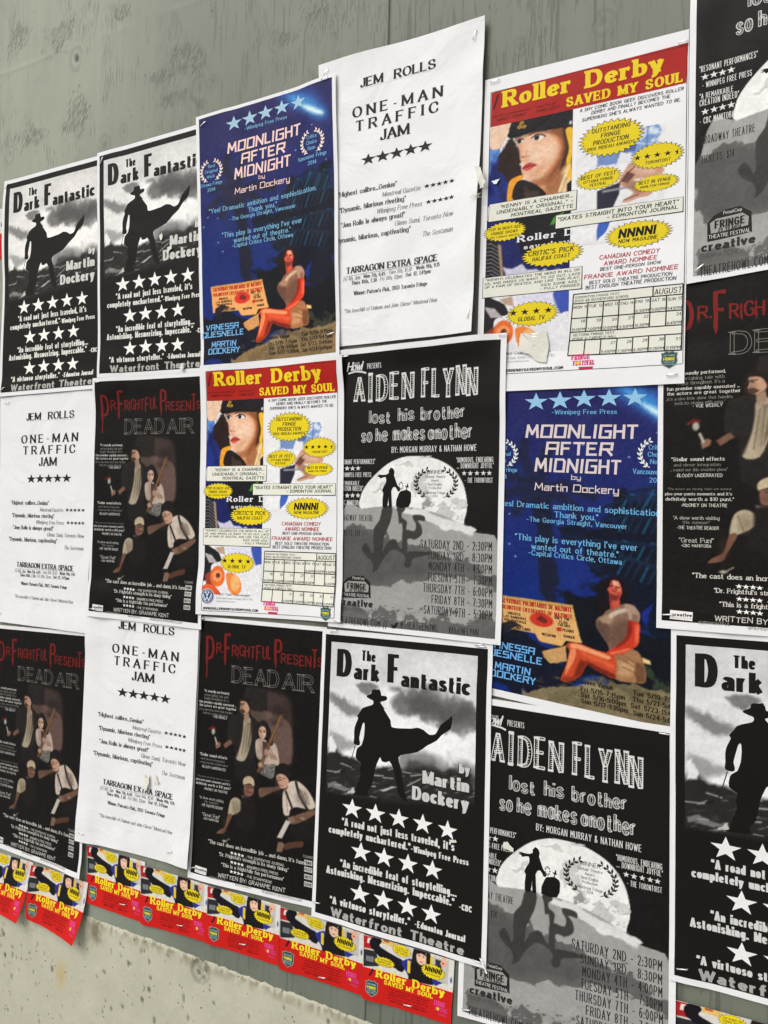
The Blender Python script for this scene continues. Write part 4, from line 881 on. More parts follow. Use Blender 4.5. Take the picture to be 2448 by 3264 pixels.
  ('T','praise_lettering','comicm','GLOBAL TV',2.38,13.82,3.83,.24,(24,22,20),7),
  ('T','praise_lettering','comicb','NNNN!',7.45,9.88,9.26,.48,(22,20,20),7),
  ('S','star_print',8.33,5.79,.18,.16,(34,30,30),7),
  ('S','star_print',8.79,5.79,.18,.16,(34,30,30),7),
  ('S','star_print',9.26,5.79,.18,.16,(34,30,30),7),
  ('S','star_print',9.74,5.8,.18,.15,(34,30,30),7),
  ('S','star_print',2.13,13.32,.24,.2,(34,30,30),7),
  ('S','star_print',2.76,13.32,.24,.2,(34,30,30),7),
  ('S','star_print',3.38,13.32,.23,.19,(34,30,30),7),
  ('S','star_print',4.01,13.33,.23,.19,(34,30,30),7),
  ('P','star_print',[10.06,5.77,10.16,5.75,10.21,5.66,10.22,5.89,10.11,5.96,10.15,5.85],(34,30,30),7),
  ('P','box_frame',[.6,6.9,5.38,6.91,5.36,8,.57,7.96],(34,30,30),4),
  ('P','quote_box',[.63,6.93,5.34,6.93,5.31,7.96,.6,7.92],(236,236,222),5),
  ('T','quote_lettering','comicm','“KENNY IS A CHARMER...',1.24,7.27,5.18,.2,(30,27,26),7),
  ('T','quote_lettering','comicm','UNDENIABLY ORIGINAL.” –',1.04,7.56,5.18,.2,(30,27,26),7),
  ('T','quote_lettering','comicm','MONTREAL GAZETTE',1.86,7.84,5.19,.2,(30,27,26),7),
  ('P','box_frame',[4.27,8.13,10.49,8.17,10.49,8.96,4.26,8.91],(34,30,30),4),
  ('P','quote_box',[4.3,8.15,10.46,8.19,10.45,8.91,4.29,8.87],(236,236,222),5),
  ('T','quote_lettering','comicm','“SKATES STRAIGHT INTO YOUR HEART”',4.38,8.5,10.28,.22,(30,27,26),7),
  ('T','quote_lettering','comicm','– EDMONTON JOURNAL',6.88,8.75,10.26,.2,(30,27,26),7),
  ('P','box_frame',[.36,11.13,5.72,11.12,5.73,12.37,.36,12.31],(34,30,30),4),
  ('P','quote_box',[.39,11.15,5.69,11.14,5.68,12.32,.39,12.27],(236,236,222),5),
  ('T','quote_lettering','comicm','“(KENNY) CELEBRATES THE HERO IN ALL OF',.52,11.36,5.6,.14,(30,27,26),7),
  ('T','quote_lettering','comicm','US, AND MAKES US WANT TO GO OUT, LACE',.49,11.57,5.62,.14,(30,27,26),7),
  ('T','quote_lettering','comicm','UP A PAIR OF SKATES, AND LIKE THIS PLAY,',.48,11.77,5.62,.14,(30,27,26),7),
  ('T','quote_lettering','comicm','KICK SOME ASS.”',3.58,11.98,5.61,.14,(30,27,26),7),
  ('T','quote_lettering','comicm','– FULLY FRINGED',3.53,12.18,5.61,.14,(30,27,26),7),
  ('T','blurb_lettering','comic','A SHY COMIC BOOK GEEK DISCOVERS ROLLER',5.41,2.7,10.45,.18,(34,30,30),6),
  ('T','blurb_lettering','comic','DERBY AND FINALLY BECOMES THE',6.01,2.95,9.83,.18,(34,30,30),6),
  ('T','blurb_lettering','comic','SUPERHERO SHE’S ALWAYS WANTED TO BE.',5.53,3.24,10.32,.18,(34,30,30),6),
  ('T','blurb_lettering','comic','CANADIAN COMEDY',6.54,10.89,9.45,.24,(184,34,42),6),
  ('T','blurb_lettering','comic','AWARD NOMINEE',6.78,11.23,9.34,.24,(184,34,42),6),
  ('T','blurb_lettering','comic','BEST ONE-PERSON SHOW',6.6,11.49,9.52,.18,(34,30,30),6),
  ('T','blurb_lettering','comic','FRANKIE AWARD NOMINEE',5.81,11.86,10.32,.24,(184,34,42),6),
  ('T','blurb_lettering','comic','BEST SOLO THEATRE PRODUCTION',6.07,12.15,10.04,.18,(34,30,30),6),
  ('T','blurb_lettering','comic','BEST ENGLISH THEATRE PRODUCTION',5.89,12.41,10.22,.2,(34,30,30),6),
  ('P','calendar_box',[5.3,12.61,10.53,12.65,10.5,16.03,5.08,15.93],(236,236,222),4),
  ('L','calendar_lines',[5.3,12.61,10.53,12.65],.06,(34,30,30),5),
  ('L','calendar_lines',[5.27,13.13,10.52,13.17],.06,(34,30,30),5),
  ('L','calendar_lines',[5.21,13.92,10.52,13.98],.06,(34,30,30),5),
  ('L','calendar_lines',[5.17,14.67,10.51,14.74],.06,(34,30,30),5),
  ('L','calendar_lines',[5.14,15.12,10.51,15.2],.06,(34,30,30),5),
  ('L','calendar_lines',[5.08,15.93,10.5,16.03],.06,(34,30,30),5),
  ('L','calendar_lines',[5.27,13.13,5.17,14.67],.06,(34,30,30),5),
  ('L','calendar_lines',[5.14,15.12,5.08,15.93],.06,(34,30,30),5),
  ('L','calendar_lines',[6.04,13.13,5.95,14.68],.06,(34,30,30),5),
  ('L','calendar_lines',[5.93,15.13,5.88,15.95],.06,(34,30,30),5),
  ('L','calendar_lines',[6.81,13.14,6.73,14.69],.06,(34,30,30),5),
  ('L','calendar_lines',[6.71,15.14,6.67,15.96],.06,(34,30,30),5),
  ('L','calendar_lines',[7.57,13.15,7.5,14.7],.06,(34,30,30),5),
  ('L','calendar_lines',[7.49,15.15,7.45,15.97],.06,(34,30,30),5),
  ('L','calendar_lines',[8.32,13.15,8.27,14.71],.06,(34,30,30),5),
  ('L','calendar_lines',[8.25,15.17,8.23,15.99],.06,(34,30,30),5),
  ('L','calendar_lines',[9.06,13.16,9.02,14.72],.06,(34,30,30),5),
  ('L','calendar_lines',[9.01,15.18,8.99,16],.06,(34,30,30),5),
  ('L','calendar_lines',[9.8,13.17,9.77,14.73],.06,(34,30,30),5),
  ('L','calendar_lines',[9.76,15.19,9.75,16.01],.06,(34,30,30),5),
  ('L','calendar_lines',[10.52,13.17,10.51,14.74],.06,(34,30,30),5),
  ('L','calendar_lines',[10.51,15.2,10.5,16.03],.06,(34,30,30),5),
  ('L','calendar_lines',[5.3,12.61,5.27,13.13],.06,(34,30,30),5),
  ('L','calendar_lines',[10.53,12.65,10.52,13.17],.06,(34,30,30),5),
  ('L','calendar_lines',[9.18,12.64,9.17,13.16],.06,(34,30,30),5),
  ('L','calendar_lines',[5.17,14.67,5.14,15.12],.06,(34,30,30),5),
  ('L','calendar_lines',[10.51,14.74,10.51,15.2],.06,(34,30,30),5),
  ('T','calendar_lettering','comic','MON 11',5.3,13.41,5.99,.16,(34,30,30),7),
  ('T','calendar_lettering','comic','TUE 12',6.07,13.41,6.76,.16,(34,30,30),7),
  ('T','calendar_lettering','comic','WED 13',6.84,13.41,7.52,.16,(34,30,30),7),
  ('T','calendar_lettering','comic','THU 14',7.6,13.43,8.27,.16,(34,30,30),7),
  ('T','calendar_lettering','comic','FRI 15',8.35,13.43,9.02,.16,(34,30,30),7),
  ('T','calendar_lettering','comic','SAT 16',9.1,13.43,9.76,.16,(34,30,30),7),
  ('T','calendar_lettering','comic','SUN 17',9.84,13.45,10.49,.16,(34,30,30),7),
  ('T','calendar_lettering','comic','8:30PM',8.34,13.91,9.01,.16,(34,30,30),7),
  ('T','calendar_lettering','comic','5:00PM',9.09,13.91,9.75,.16,(34,30,30),7),
  ('T','calendar_lettering','comic','1:45PM',9.83,13.93,10.48,.16,(34,30,30),7),
  ('T','calendar_lettering','comic','18',5.68,14.18,5.93,.16,(34,30,30),7),
  ('T','calendar_lettering','comic','19',6.46,14.2,6.7,.16,(34,30,30),7),
  ('T','calendar_lettering','comic','20',7.23,14.21,7.47,.14,(34,30,30),7),
  ('T','calendar_lettering','comic','21',8,14.21,8.23,.16,(34,30,30),7),
  ('T','calendar_lettering','comic','22',8.75,14.22,8.98,.16,(34,30,30),7),
  ('T','calendar_lettering','comic','24',10.24,14.24,10.47,.16,(34,30,30),7),
  ('T','calendar_lettering','comic','10:15PM',5.22,14.62,5.92,.16,(34,30,30),7),
  ('T','calendar_lettering','comic','7:00PM',6,14.64,6.7,.16,(34,30,30),7),
  ('T','calendar_lettering','comic','12:00PM',6.78,14.64,7.47,.16,(34,30,30),7),
  ('T','calendar_lettering','comic','3:30PM',7.55,14.66,8.23,.16,(34,30,30),7),
  ('T','calendar_lettering','comic','10:30PM',8.32,14.66,8.99,.16,(34,30,30),7),
  ('T','calendar_lettering','comic','6:45PM',9.82,14.68,10.48,.16,(34,30,30),7),
  ('T','calendar_lettering','comic','27',7.18,15.45,7.42,.16,(34,30,30),7),
  ('T','calendar_lettering','comic','28',7.95,15.46,8.19,.16,(34,30,30),7),
  ('T','calendar_lettering','comic','29',8.72,15.47,8.95,.16,(34,30,30),7),
  ('T','calendar_lettering','comic','30',9.47,15.48,9.71,.16,(34,30,30),7),
  ('T','calendar_lettering','comic','31',10.22,15.5,10.45,.14,(34,30,30),7),
  ('T','calendar_lettering','comic','5:45PM',6.72,15.91,7.42,.16,(34,30,30),7),
  ('T','calendar_lettering','comic','7:30PM',7.5,15.93,8.19,.16,(34,30,30),7),
  ('T','calendar_lettering','comic','6:30PM',8.28,15.93,8.96,.16,(34,30,30),7),
  ('T','calendar_lettering','comic','5:15PM',9.04,15.95,9.72,.16,(34,30,30),7),
  ('T','calendar_lettering','comic','2:15PM',9.8,15.96,10.47,.16,(34,30,30),7),
  ('T','calendar_lettering','comic','EDMONTON FRINGE FEST',5.39,12.86,7.58,.12,(34,30,30),7),
  ('T','calendar_lettering','comic','BYOV 48: RUTHERFORD SCHOOL',5.37,13.06,8.05,.14,(34,30,30),7),
  ('T','calendar_lettering','comic','AUGUST',9.23,13.08,10.5,.3,(34,30,30),7),
  ('T','calendar_lettering','comic','VICTORIA FRINGE FEST',5.3,14.91,7.38,.14,(34,30,30),7),
  ('T','calendar_lettering','comic','VENUE 6: FAIRFIELD HALL',5.26,15.11,7.47,.14,(34,30,30),7),
  ('V','car_emblem',.94,15.75,.5,.53),
  ('T','sponsor_lettering','sans','Hunt Club Volkswagen',1.59,15.66,4.18,.16,(50,44,42),6),
  ('T','sponsor_lettering','thin','2666 Bank Street, Ottawa, ON K1T 1N1',1.59,15.92,4.38,.14,(110,106,104),6),
  ('T','sponsor_lettering','thin','www.huntclubvw.com',1.6,16.11,3.03,.12,(110,106,104),6),
  ('T','website_lettering','comicb','WWW.ROLLERDERBYSAVEDMYSOUL.COM',.64,16.64,4.87,.16,(30,28,30),6),
  ('O','festival_logo',5.84,16.3,.63,.47),
  ('H','festival_shield',9.97,16.49,.39,.46),
 ]}
DESIGNS['moonman'] = {
 "plates": [
  ('hill_picture',.3,6.2,10.68,16.7,(24,23,21),[
   ('p',[2.13,9.81,2.07,9.03,2.35,8.42,2.98,7.73,3.84,7.05,4.78,6.68,5.52,6.63,6.43,6.68,7.32,6.97,8.03,7.43,8.57,8.16,8.82,8.97,8.87,9.62,8.74,10.19,8.36,10.85,5.95,10.76,4.08,10.3],(238,238,235),.05,0,1),
   ('p',[5.52,6.94,5.85,6.83,6.45,6.87,6.61,6.98,6.13,7.07],(204,204,201),.08,.6,1),
   ('p',[6.25,6.83,6.46,6.75,6.86,6.77,6.97,6.86,6.65,6.92],(204,204,201),.08,.6,1),
   ('p',[5.26,7.66,5.58,7.24,6.19,7.33,6.36,7.75,5.87,8.08],(204,204,201),.08,.6,1),
   ('p',[5.46,8.5,5.72,7.99,6.23,8.09,6.37,8.59,5.97,9],(204,204,201),.08,.6,1),
   ('p',[5.93,9.25,6.14,8.75,6.54,8.84,6.65,9.34,6.34,9.74],(204,204,201),.08,.6,1),
   ('p',[5.3,7.74,5.44,7.4,5.69,7.47,5.77,7.81,5.56,8.08],(204,204,201),.08,.6,1),
   ('p',[7.86,7.51,7.96,7.38,8.15,7.41,8.21,7.54,8.06,7.64],(204,204,201),.08,.6,1),
   ('p',[2.99,8.5,3.22,8.33,3.65,8.36,3.76,8.53,3.42,8.67],(204,204,201),.08,.6,1),
   ('p',[6.93,9.82,7.3,9.61,7.98,9.64,8.17,9.84,7.62,10],(204,204,201),.08,.6,1),
   ('p',[4.41,7.14,4.63,7.04,5.04,7.07,5.16,7.17,4.82,7.25],(204,204,201),.08,.6,1),
   ('p',[8.16,9.22,8.3,8.82,8.59,8.9,8.67,9.3,8.45,9.63],(204,204,201),.08,.6,1),
   ('p',[6.28,8.83,6.47,9.16,6.12,9.75,5.84,9.42],(150,150,148),.06,.6,1),
   ('p',[.82,9.94,2.12,9.74,3.59,9.57,5.01,9.57,6.12,9.72,7.38,10.03,8.44,10.46,9.47,10.96,10.86,11.66,10.98,17.32,.42,18.45],(160,159,157),.04,0,1),
   ('p',[4.35,9.57,5.01,9.57,6.12,9.72,7.38,10.03,8.44,10.46,9.3,10.89,9.14,11.07,7.92,10.79,6.31,10.33,5.2,9.93],(222,222,220),.12,.25,1),
   ('p',[.63,11.17,2.64,11.07,4.09,11.15,5.23,11.54,6.34,11.84,7.42,12.21,8.65,12.56,10.9,13.49,10.91,13.88,8.67,13.46,6.37,13.6,4.14,14.12,2.19,14.28,.67,14.2],(98,97,95),.12,.55,1),
   ('p',[.63,11.26,3.13,11.36,4.86,11.98,6.17,12.43,6.9,13.06,4.13,13.73,.67,13.94],(88,87,85),.4,.4,1),
   ('p',[.69,15.99,3.2,15.75,5.12,15.89,7.84,15.87,10.95,15.8,10.98,17.32,.42,18.45],(100,99,97),.2,.9,1),
   ('p',[6.27,16.09,6.37,16.04,6.47,16.07,6.37,16.13],(158,157,155),.04,.1,1),
   ('p',[5.46,16.1,5.5,16.08,5.53,16.1,5.5,16.12],(158,157,155),.04,.1,1),
   ('p',[5.51,15.46,5.61,15.4,5.71,15.44,5.61,15.49],(96,95,93),.04,.1,1),
   ('p',[6.31,16.08,6.38,16.05,6.45,16.07,6.38,16.11],(158,157,155),.04,.1,1),
   ('p',[8.9,15.91,9.03,15.83,9.16,15.89,9.03,15.96],(158,157,155),.04,.1,1),
   ('p',[4.11,16.27,4.17,16.23,4.23,16.26,4.17,16.29],(158,157,155),.04,.1,1),
   ('p',[8.45,15.72,8.56,15.65,8.69,15.7,8.57,15.76],(158,157,155),.04,.1,1),
   ('p',[3.07,16.2,3.16,16.15,3.25,16.18,3.16,16.23],(158,157,155),.04,.1,1),
   ('p',[8.33,16.3,8.45,16.23,8.58,16.27,8.46,16.35],(158,157,155),.04,.1,1),
   ('p',[2.59,15.93,2.69,15.88,2.78,15.92,2.69,15.97],(96,95,93),.04,.1,1),
   ('p',[7.69,15.44,7.79,15.38,7.9,15.42,7.8,15.48],(96,95,93),.04,.1,1),
   ('p',[3.78,15.46,3.87,15.41,3.96,15.45,3.87,15.5],(96,95,93),.04,.1,1),
   ('p',[3.63,16.15,3.7,16.11,3.77,16.14,3.7,16.17],(158,157,155),.04,.1,1),
   ('p',[7.72,15.64,7.84,15.57,7.96,15.62,7.84,15.69],(158,157,155),.04,.1,1),
   ('p',[6.01,16.15,6.14,16.08,6.27,16.13,6.14,16.2],(158,157,155),.04,.1,1),
   ('p',[8.25,15.57,8.29,15.55,8.33,15.57,8.29,15.59],(158,157,155),.04,.1,1),
   ('p',[4.08,15.94,4.18,15.88,4.28,15.92,4.18,15.98],(158,157,155),.04,.1,1),
   ('p',[4.61,15.94,4.67,15.9,4.73,15.93,4.67,15.96],(158,157,155),.04,.1,1),
   ('p',[6.9,15.89,7.03,15.82,7.16,15.87,7.03,15.94],(158,157,155),.04,.1,1),
   ('p',[3.24,16.17,3.31,16.14,3.37,16.16,3.31,16.2],(158,157,155),.04,.1,1),
   ('p',[6.5,16.26,6.63,16.19,6.76,16.24,6.63,16.31],(158,157,155),.04,.1,1),
   ('p',[2.83,15.73,2.95,15.66,3.08,15.71,2.96,15.77],(96,95,93),.04,.1,1),
   ('p',[3.99,15.9,4.07,15.85,4.16,15.88,4.07,15.93],(96,95,93),.04,.1,1),
   ('p',[6.04,16.31,6.16,16.25,6.29,16.29,6.17,16.36],(158,157,155),.04,.1,1),
   ('p',[8.85,16.05,8.99,15.97,9.13,16.02,8.99,16.1],(158,157,155),.04,.1,1),
   ('p',[8.36,15.94,8.43,15.91,8.49,15.93,8.43,15.97],(158,157,155),.04,.1,1),
   ('p',[4.63,15.93,4.76,15.86,4.88,15.91,4.76,15.98],(158,157,155),.04,.1,1),
   ('p',[5.44,16.2,5.55,16.13,5.67,16.18,5.56,16.24],(158,157,155),.04,.1,1),
   ('p',[7.49,15.93,7.53,15.9,7.58,15.92,7.53,15.95],(158,157,155),.04,.1,1),
   ('p',[8.34,15.67,8.38,15.65,8.43,15.66,8.38,15.69],(158,157,155),.04,.1,1),
   ('p',[6.88,15.78,6.98,15.72,7.09,15.76,6.99,15.82],(158,157,155),.04,.1,1),
   ('p',[4.49,16.35,4.61,16.28,4.74,16.33,4.61,16.39],(158,157,155),.04,.1,1),
   ('p',[8.26,15.75,8.35,15.7,8.45,15.74,8.35,15.79],(158,157,155),.04,.1,1),
   ('p',[4.26,15.87,4.35,15.82,4.43,15.85,4.35,15.9],(96,95,93),.04,.1,1),
   ('p',[2.84,16.2,2.89,16.17,2.94,16.19,2.89,16.22],(158,157,155),.04,.1,1),
   ('p',[5.7,15.72,5.76,15.68,5.83,15.71,5.76,15.74],(96,95,93),.04,.1,1),
   ('p',[7.39,15.98,7.53,15.9,7.67,15.95,7.53,16.03],(158,157,155),.04,.1,1),
   ('p',[8.84,15.83,8.89,15.8,8.94,15.82,8.89,15.85],(158,157,155),.04,.1,1),
   ('p',[5.14,16.25,5.28,16.17,5.42,16.22,5.28,16.3],(158,157,155),.04,.1,1),
   ('p',[6.23,16.17,6.36,16.1,6.48,16.15,6.36,16.22],(158,157,155),.04,.1,1),
   ('p',[5.3,15.49,5.42,15.42,5.55,15.47,5.42,15.54],(96,95,93),.04,.1,1),
   ('p',[4.24,15.49,4.36,15.42,4.47,15.47,4.36,15.53],(96,95,93),.04,.1,1),
   ('p',[5.09,16.33,5.21,16.27,5.33,16.31,5.21,16.38],(158,157,155),.04,.1,1),
   ('p',[3.37,16.03,3.43,16,3.48,16.02,3.43,16.05],(158,157,155),.04,.1,1),
   ('p',[8.09,15.51,8.2,15.45,8.31,15.5,8.2,15.56],(96,95,93),.04,.1,1),
   ('p',[9.1,15.9,9.17,15.87,9.23,15.89,9.17,15.93],(158,157,155),.04,.1,1),
   ('p',[7.82,16,7.88,15.96,7.95,15.98,7.89,16.02],(158,157,155),.04,.1,1),
   ('p',[3.3,16.38,3.42,16.32,3.54,16.36,3.42,16.43],(158,157,155),.04,.1,1),
   ('p',[2.67,16.31,2.74,16.27,2.82,16.3,2.74,16.33],(158,157,155),.04,.1,1),
   ('p',[4.56,15.68,4.7,15.6,4.85,15.65,4.71,15.73],(96,95,93),.04,.1,1),
   ('p',[5.94,15.64,6,15.61,6.07,15.63,6,15.66],(96,95,93),.04,.1,1),
   ('p',[7.11,15.46,7.18,15.42,7.26,15.45,7.18,15.49],(96,95,93),.04,.1,1),
   ('p',[8.07,15.44,8.12,15.41,8.18,15.43,8.12,15.46],(96,95,93),.04,.1,1),
   ('p',[8.2,15.93,8.28,15.88,8.36,15.91,8.28,15.96],(158,157,155),.04,.1,1),
   ('p',[5.45,15.77,5.51,15.74,5.57,15.76,5.51,15.79],(96,95,93),.04,.1,1),
   ('p',[3.18,16.38,3.28,16.33,3.37,16.36,3.28,16.41],(158,157,155),.04,.1,1),
   ('p',[9.03,15.71,9.13,15.65,9.24,15.7,9.13,15.75],(158,157,155),.04,.1,1),
   ('p',[3.14,15.67,3.23,15.62,3.31,15.65,3.23,15.7],(96,95,93),.04,.1,1),
   ('p',[5.05,15.86,5.14,15.81,5.24,15.84,5.14,15.89],(158,157,155),.04,.1,1),
   ('p',[8.63,15.56,8.76,15.49,8.88,15.54,8.76,15.61],(158,157,155),.04,.1,1),
   ('p',[6.16,11.6,6.25,11.57,6.34,11.61,6.25,11.64],(104,103,101),.04,.1,1),
   ('p',[6.04,11.72,6.08,11.71,6.12,11.73,6.08,11.74],(158,157,155),.04,.1,1),
   ('p',[6.52,11.89,6.6,11.86,6.67,11.9,6.6,11.92],(104,103,101),.04,.1,1),
   ('p',[5.47,11.39,5.53,11.37,5.59,11.4,5.53,11.42],(104,103,101),.04,.1,1),
   ('p',[3.5,11.02,3.64,10.97,3.79,11.04,3.65,11.08],(158,157,155),.04,.1,1),
   ('p',[3.05,10.99,3.21,10.93,3.37,11.01,3.21,11.05],(158,157,155),.04,.1,1),
   ('p',[2.6,11.23,2.7,11.19,2.8,11.24,2.7,11.27],(104,103,101),.04,.1,1),
   ('p',[3.64,11.34,3.75,11.29,3.86,11.35,3.75,11.39],(158,157,155),.04,.1,1),
   ('p',[4.1,11.04,4.22,10.99,4.34,11.05,4.22,11.09],(158,157,155),.04,.1,1),
   ('p',[6.56,11.81,6.68,11.76,6.81,11.82,6.68,11.86],(158,157,155),.04,.1,1),
   ('p',[3.34,11.22,3.43,11.18,3.52,11.23,3.43,11.25],(104,103,101),.04,.1,1),
   ('p',[6.59,11.64,6.68,11.6,6.77,11.65,6.68,11.67],(104,103,101),.04,.1,1),
   ('p',[5,11.57,5.16,11.51,5.32,11.59,5.16,11.64],(158,157,155),.04,.1,1),
   ('p',[8.03,11.9,8.17,11.84,8.32,11.92,8.18,11.97],(158,157,155),.04,.1,1),
   ('p',[3.51,11.39,3.68,11.32,3.84,11.41,3.68,11.46],(158,157,155),.04,.1,1),
   ('p',[3.88,11.36,3.97,11.32,4.07,11.37,3.98,11.39],(104,103,101),.04,.1,1),
   ('p',[5,11.41,5.16,11.35,5.32,11.43,5.16,11.48],(158,157,155),.04,.1,1),
   ('p',[5.59,11.49,5.65,11.46,5.72,11.49,5.66,11.51],(104,103,101),.04,.1,1),
   ('p',[8.69,12.29,8.73,12.27,8.77,12.29,8.73,12.3],(104,103,101),.04,.1,1),
   ('p',[8.09,12.12,8.15,12.1,8.21,12.13,8.15,12.15],(104,103,101),.04,.1,1),
   ('p',[6.99,11.91,7.1,11.86,7.21,11.92,7.1,11.96],(158,157,155),.04,.1,1),
   ('p',[3.33,10.96,3.4,10.93,3.47,10.97,3.4,10.99],(158,157,155),.04,.1,1),
   ('p',[3.64,11.3,3.71,11.27,3.78,11.31,3.71,11.33],(158,157,155),.04,.1,1),
   ('p',[7.15,11.81,7.21,11.78,7.28,11.82,7.22,11.84],(104,103,101),.04,.1,1),
   ('p',[3.25,11.25,3.37,11.21,3.48,11.27,3.37,11.3],(158,157,155),.04,.1,1),
   ('p',[5.89,11.43,6.01,11.38,6.13,11.45,6.01,11.48],(158,157,155),.04,.1,1),
   ('p',[3.3,10.9,3.35,10.88,3.41,10.91,3.36,10.92],(158,157,155),.04,.1,1),
   ('p',[6.06,11.44,6.12,11.42,6.18,11.45,6.12,11.47],(104,103,101),.04,.1,1),
   ('p',[8.22,12.02,8.27,12,8.32,12.03,8.27,12.04],(158,157,155),.04,.1,1),
   ('p',[6.31,11.63,6.42,11.59,6.53,11.65,6.42,11.68],(158,157,155),.04,.1,1),
   ('p',[3.49,11.06,3.6,11.02,3.72,11.07,3.6,11.11],(158,157,155),.04,.1,1),
   ('p',[6.85,12.11,6.93,12.07,7.01,12.12,6.93,12.14],(104,103,101),.04,.1,1),
   ('p',[7.6,11.98,7.74,11.92,7.88,11.99,7.74,12.03],(104,103,101),.04,.1,1),
   ('p',[5.39,11.35,5.45,11.33,5.5,11.35,5.45,11.37],(158,157,155),.04,.1,1),
   ('p',[7.82,12.05,7.93,12,8.04,12.06,7.93,12.1],(104,103,101),.04,.1,1),
   ('p',[6.93,11.79,6.99,11.76,7.05,11.79,7,11.81],(104,103,101),.04,.1,1),
   ('p',[3.61,10.98,3.68,10.96,3.75,10.99,3.68,11.01],(158,157,155),.04,.1,1),
   ('p',[8.62,12.03,8.73,11.98,8.85,12.04,8.74,12.08],(104,103,101),.04,.1,1),
   ('p',[7.47,12.11,7.55,12.07,7.62,12.11,7.55,12.14],(104,103,101),.04,.1,1),
   ('p',[5.76,11.79,5.91,11.73,6.07,11.81,5.92,11.86],(104,103,101),.04,.1,1),
   ('p',[7.5,11.78,7.53,11.77,7.57,11.79,7.53,11.8],(158,157,155),.04,.1,1),
   ('p',[8.54,12.22,8.58,12.21,8.62,12.23,8.58,12.24],(158,157,155),.04,.1,1),
   ('p',[8.37,12.23,8.49,12.18,8.6,12.24,8.49,12.28],(104,103,101),.04,.1,1),
   ('p',[7.38,11.9,7.47,11.86,7.57,11.91,7.47,11.94],(158,157,155),.04,.1,1),
   ('p',[3.18,11.32,3.28,11.28,3.38,11.33,3.28,11.36],(158,157,155),.04,.1,1),
   ('p',[4.44,11.09,4.55,11.05,4.66,11.1,4.55,11.13],(158,157,155),.04,.1,1),
   ('p',[5.88,11.73,5.96,11.7,6.03,11.73,5.96,11.76],(158,157,155),.04,.1,1),
   ('p',[5.06,11.55,5.11,11.54,5.15,11.56,5.11,11.57],(104,103,101),.04,.1,1),
   ('p',[6.39,11.57,6.45,11.55,6.51,11.57,6.45,11.59],(158,157,155),.04,.1,1),
   ('p',[8.22,12.43,8.36,12.37,8.5,12.44,8.37,12.49],(104,103,101),.04,.1,1),
   ('p',[8.38,12.08,8.52,12.02,8.66,12.09,8.52,12.14],(104,103,101),.04,.1,1),
   ('p',[7.6,11.85,7.67,11.82,7.74,11.86,7.67,11.88],(104,103,101),.04,.1,1),
   ('p',[8.73,12.38,8.77,12.36,8.81,12.38,8.77,12.4],(158,157,155),.04,.1,1),
   ('p',[3.54,11.19,3.65,11.15,3.75,11.2,3.65,11.23],(158,157,155),.04,.1,1),
   ('p',[5.9,11.75,6.02,11.7,6.15,11.76,6.02,11.8],(104,103,101),.04,.1,1),
   ('p',[6.89,12.09,6.94,12.07,7,12.1,6.94,12.12],(104,103,101),.04,.1,1),
   ('p',[4.68,11.44,4.76,11.41,4.83,11.45,4.76,11.47],(158,157,155),.04,.1,1),
   ('p',[7.78,12.1,7.84,12.08,7.91,12.11,7.85,12.13],(158,157,155),.04,.1,1),
   ('p',[3.18,10.91,3.29,10.86,3.41,10.92,3.3,10.96],(104,103,101),.04,.1,1),
   ('p',[7.73,11.88,7.79,11.86,7.84,11.89,7.79,11.91],(158,157,155),.04,.1,1),
   ('p',[7.98,12.01,8.06,11.98,8.15,12.02,8.06,12.05],(158,157,155),.04,.1,1),
   ('p',[8.64,12.16,8.72,12.13,8.8,12.17,8.72,12.2],(158,157,155),.04,.1,1),
   ('p',[4.65,11.56,4.81,11.5,4.96,11.58,4.81,11.63],(104,103,101),.04,.1,1),
   ('p',[7.08,11.9,7.17,11.87,7.26,11.91,7.17,11.94],(158,157,155),.04,.1,1),
   ('p',[4.97,11.36,5.04,11.33,5.11,11.37,5.04,11.39],(104,103,101),.04,.1,1),
   ('p',[7.88,12.16,8.02,12.1,8.17,12.18,8.02,12.22],(104,103,101),.04,.1,1),
   ('p',[4.51,11.57,4.65,11.51,4.79,11.58,4.65,11.63],(158,157,155),.04,.1,1),
   ('p',[8.38,12.01,8.46,11.98,8.54,12.02,8.46,12.04],(158,157,155),.04,.1,1),
   ('p',[6.53,11.81,6.59,11.78,6.66,11.81,6.6,11.83],(158,157,155),.04,.1,1),
   ('p',[6.93,12.11,7.05,12.06,7.17,12.12,7.05,12.16],(158,157,155),.04,.1,1),
   ('e',7.42,9.37,.02,.02,(150,150,148),.03,1),
   ('e',7.15,9.69,.03,.03,(150,150,148),.03,1),
   ('e',7.89,10.14,.03,.03,(150,150,148),.03,1),
   ('e',8.16,9.63,.03,.03,(150,150,148),.03,1),
   ('e',7.35,10,.04,.02,(150,150,148),.03,1),
   ('e',6.69,9.85,.04,.02,(150,150,148),.03,1),
   ('e',7.04,10.05,.02,.03,(150,150,148),.03,1),
   ('e',7.1,9.5,.03,.03,(150,150,148),.03,1),
   ('e',8.26,10.08,.01,.02,(150,150,148),.03,1),
   ('e',8.27,10.22,.04,.03,(150,150,148),.03,1),
   ('e',8.34,10.08,.04,.02,(150,150,148),.03,1),
   ('e',7.44,9.61,.03,.03,(150,150,148),.03,1),
   ('e',6.84,9.43,.03,.02,(150,150,148),.03,1),
   ('e',6.72,9.53,.04,.03,(150,150,148),.03,1),
   ('e',8.58,10.06,.02,.03,(150,150,148),.03,1),
   ('e',7.84,9.54,.03,.02,(150,150,148),.03,1),
   ('e',8.37,10.17,.04,.01,(150,150,148),.03,1),
   ('e',7.07,9.82,.05,.03,(150,150,148),.03,1),
   ('e',7.76,9.59,.02,.01,(150,150,148),.03,1),
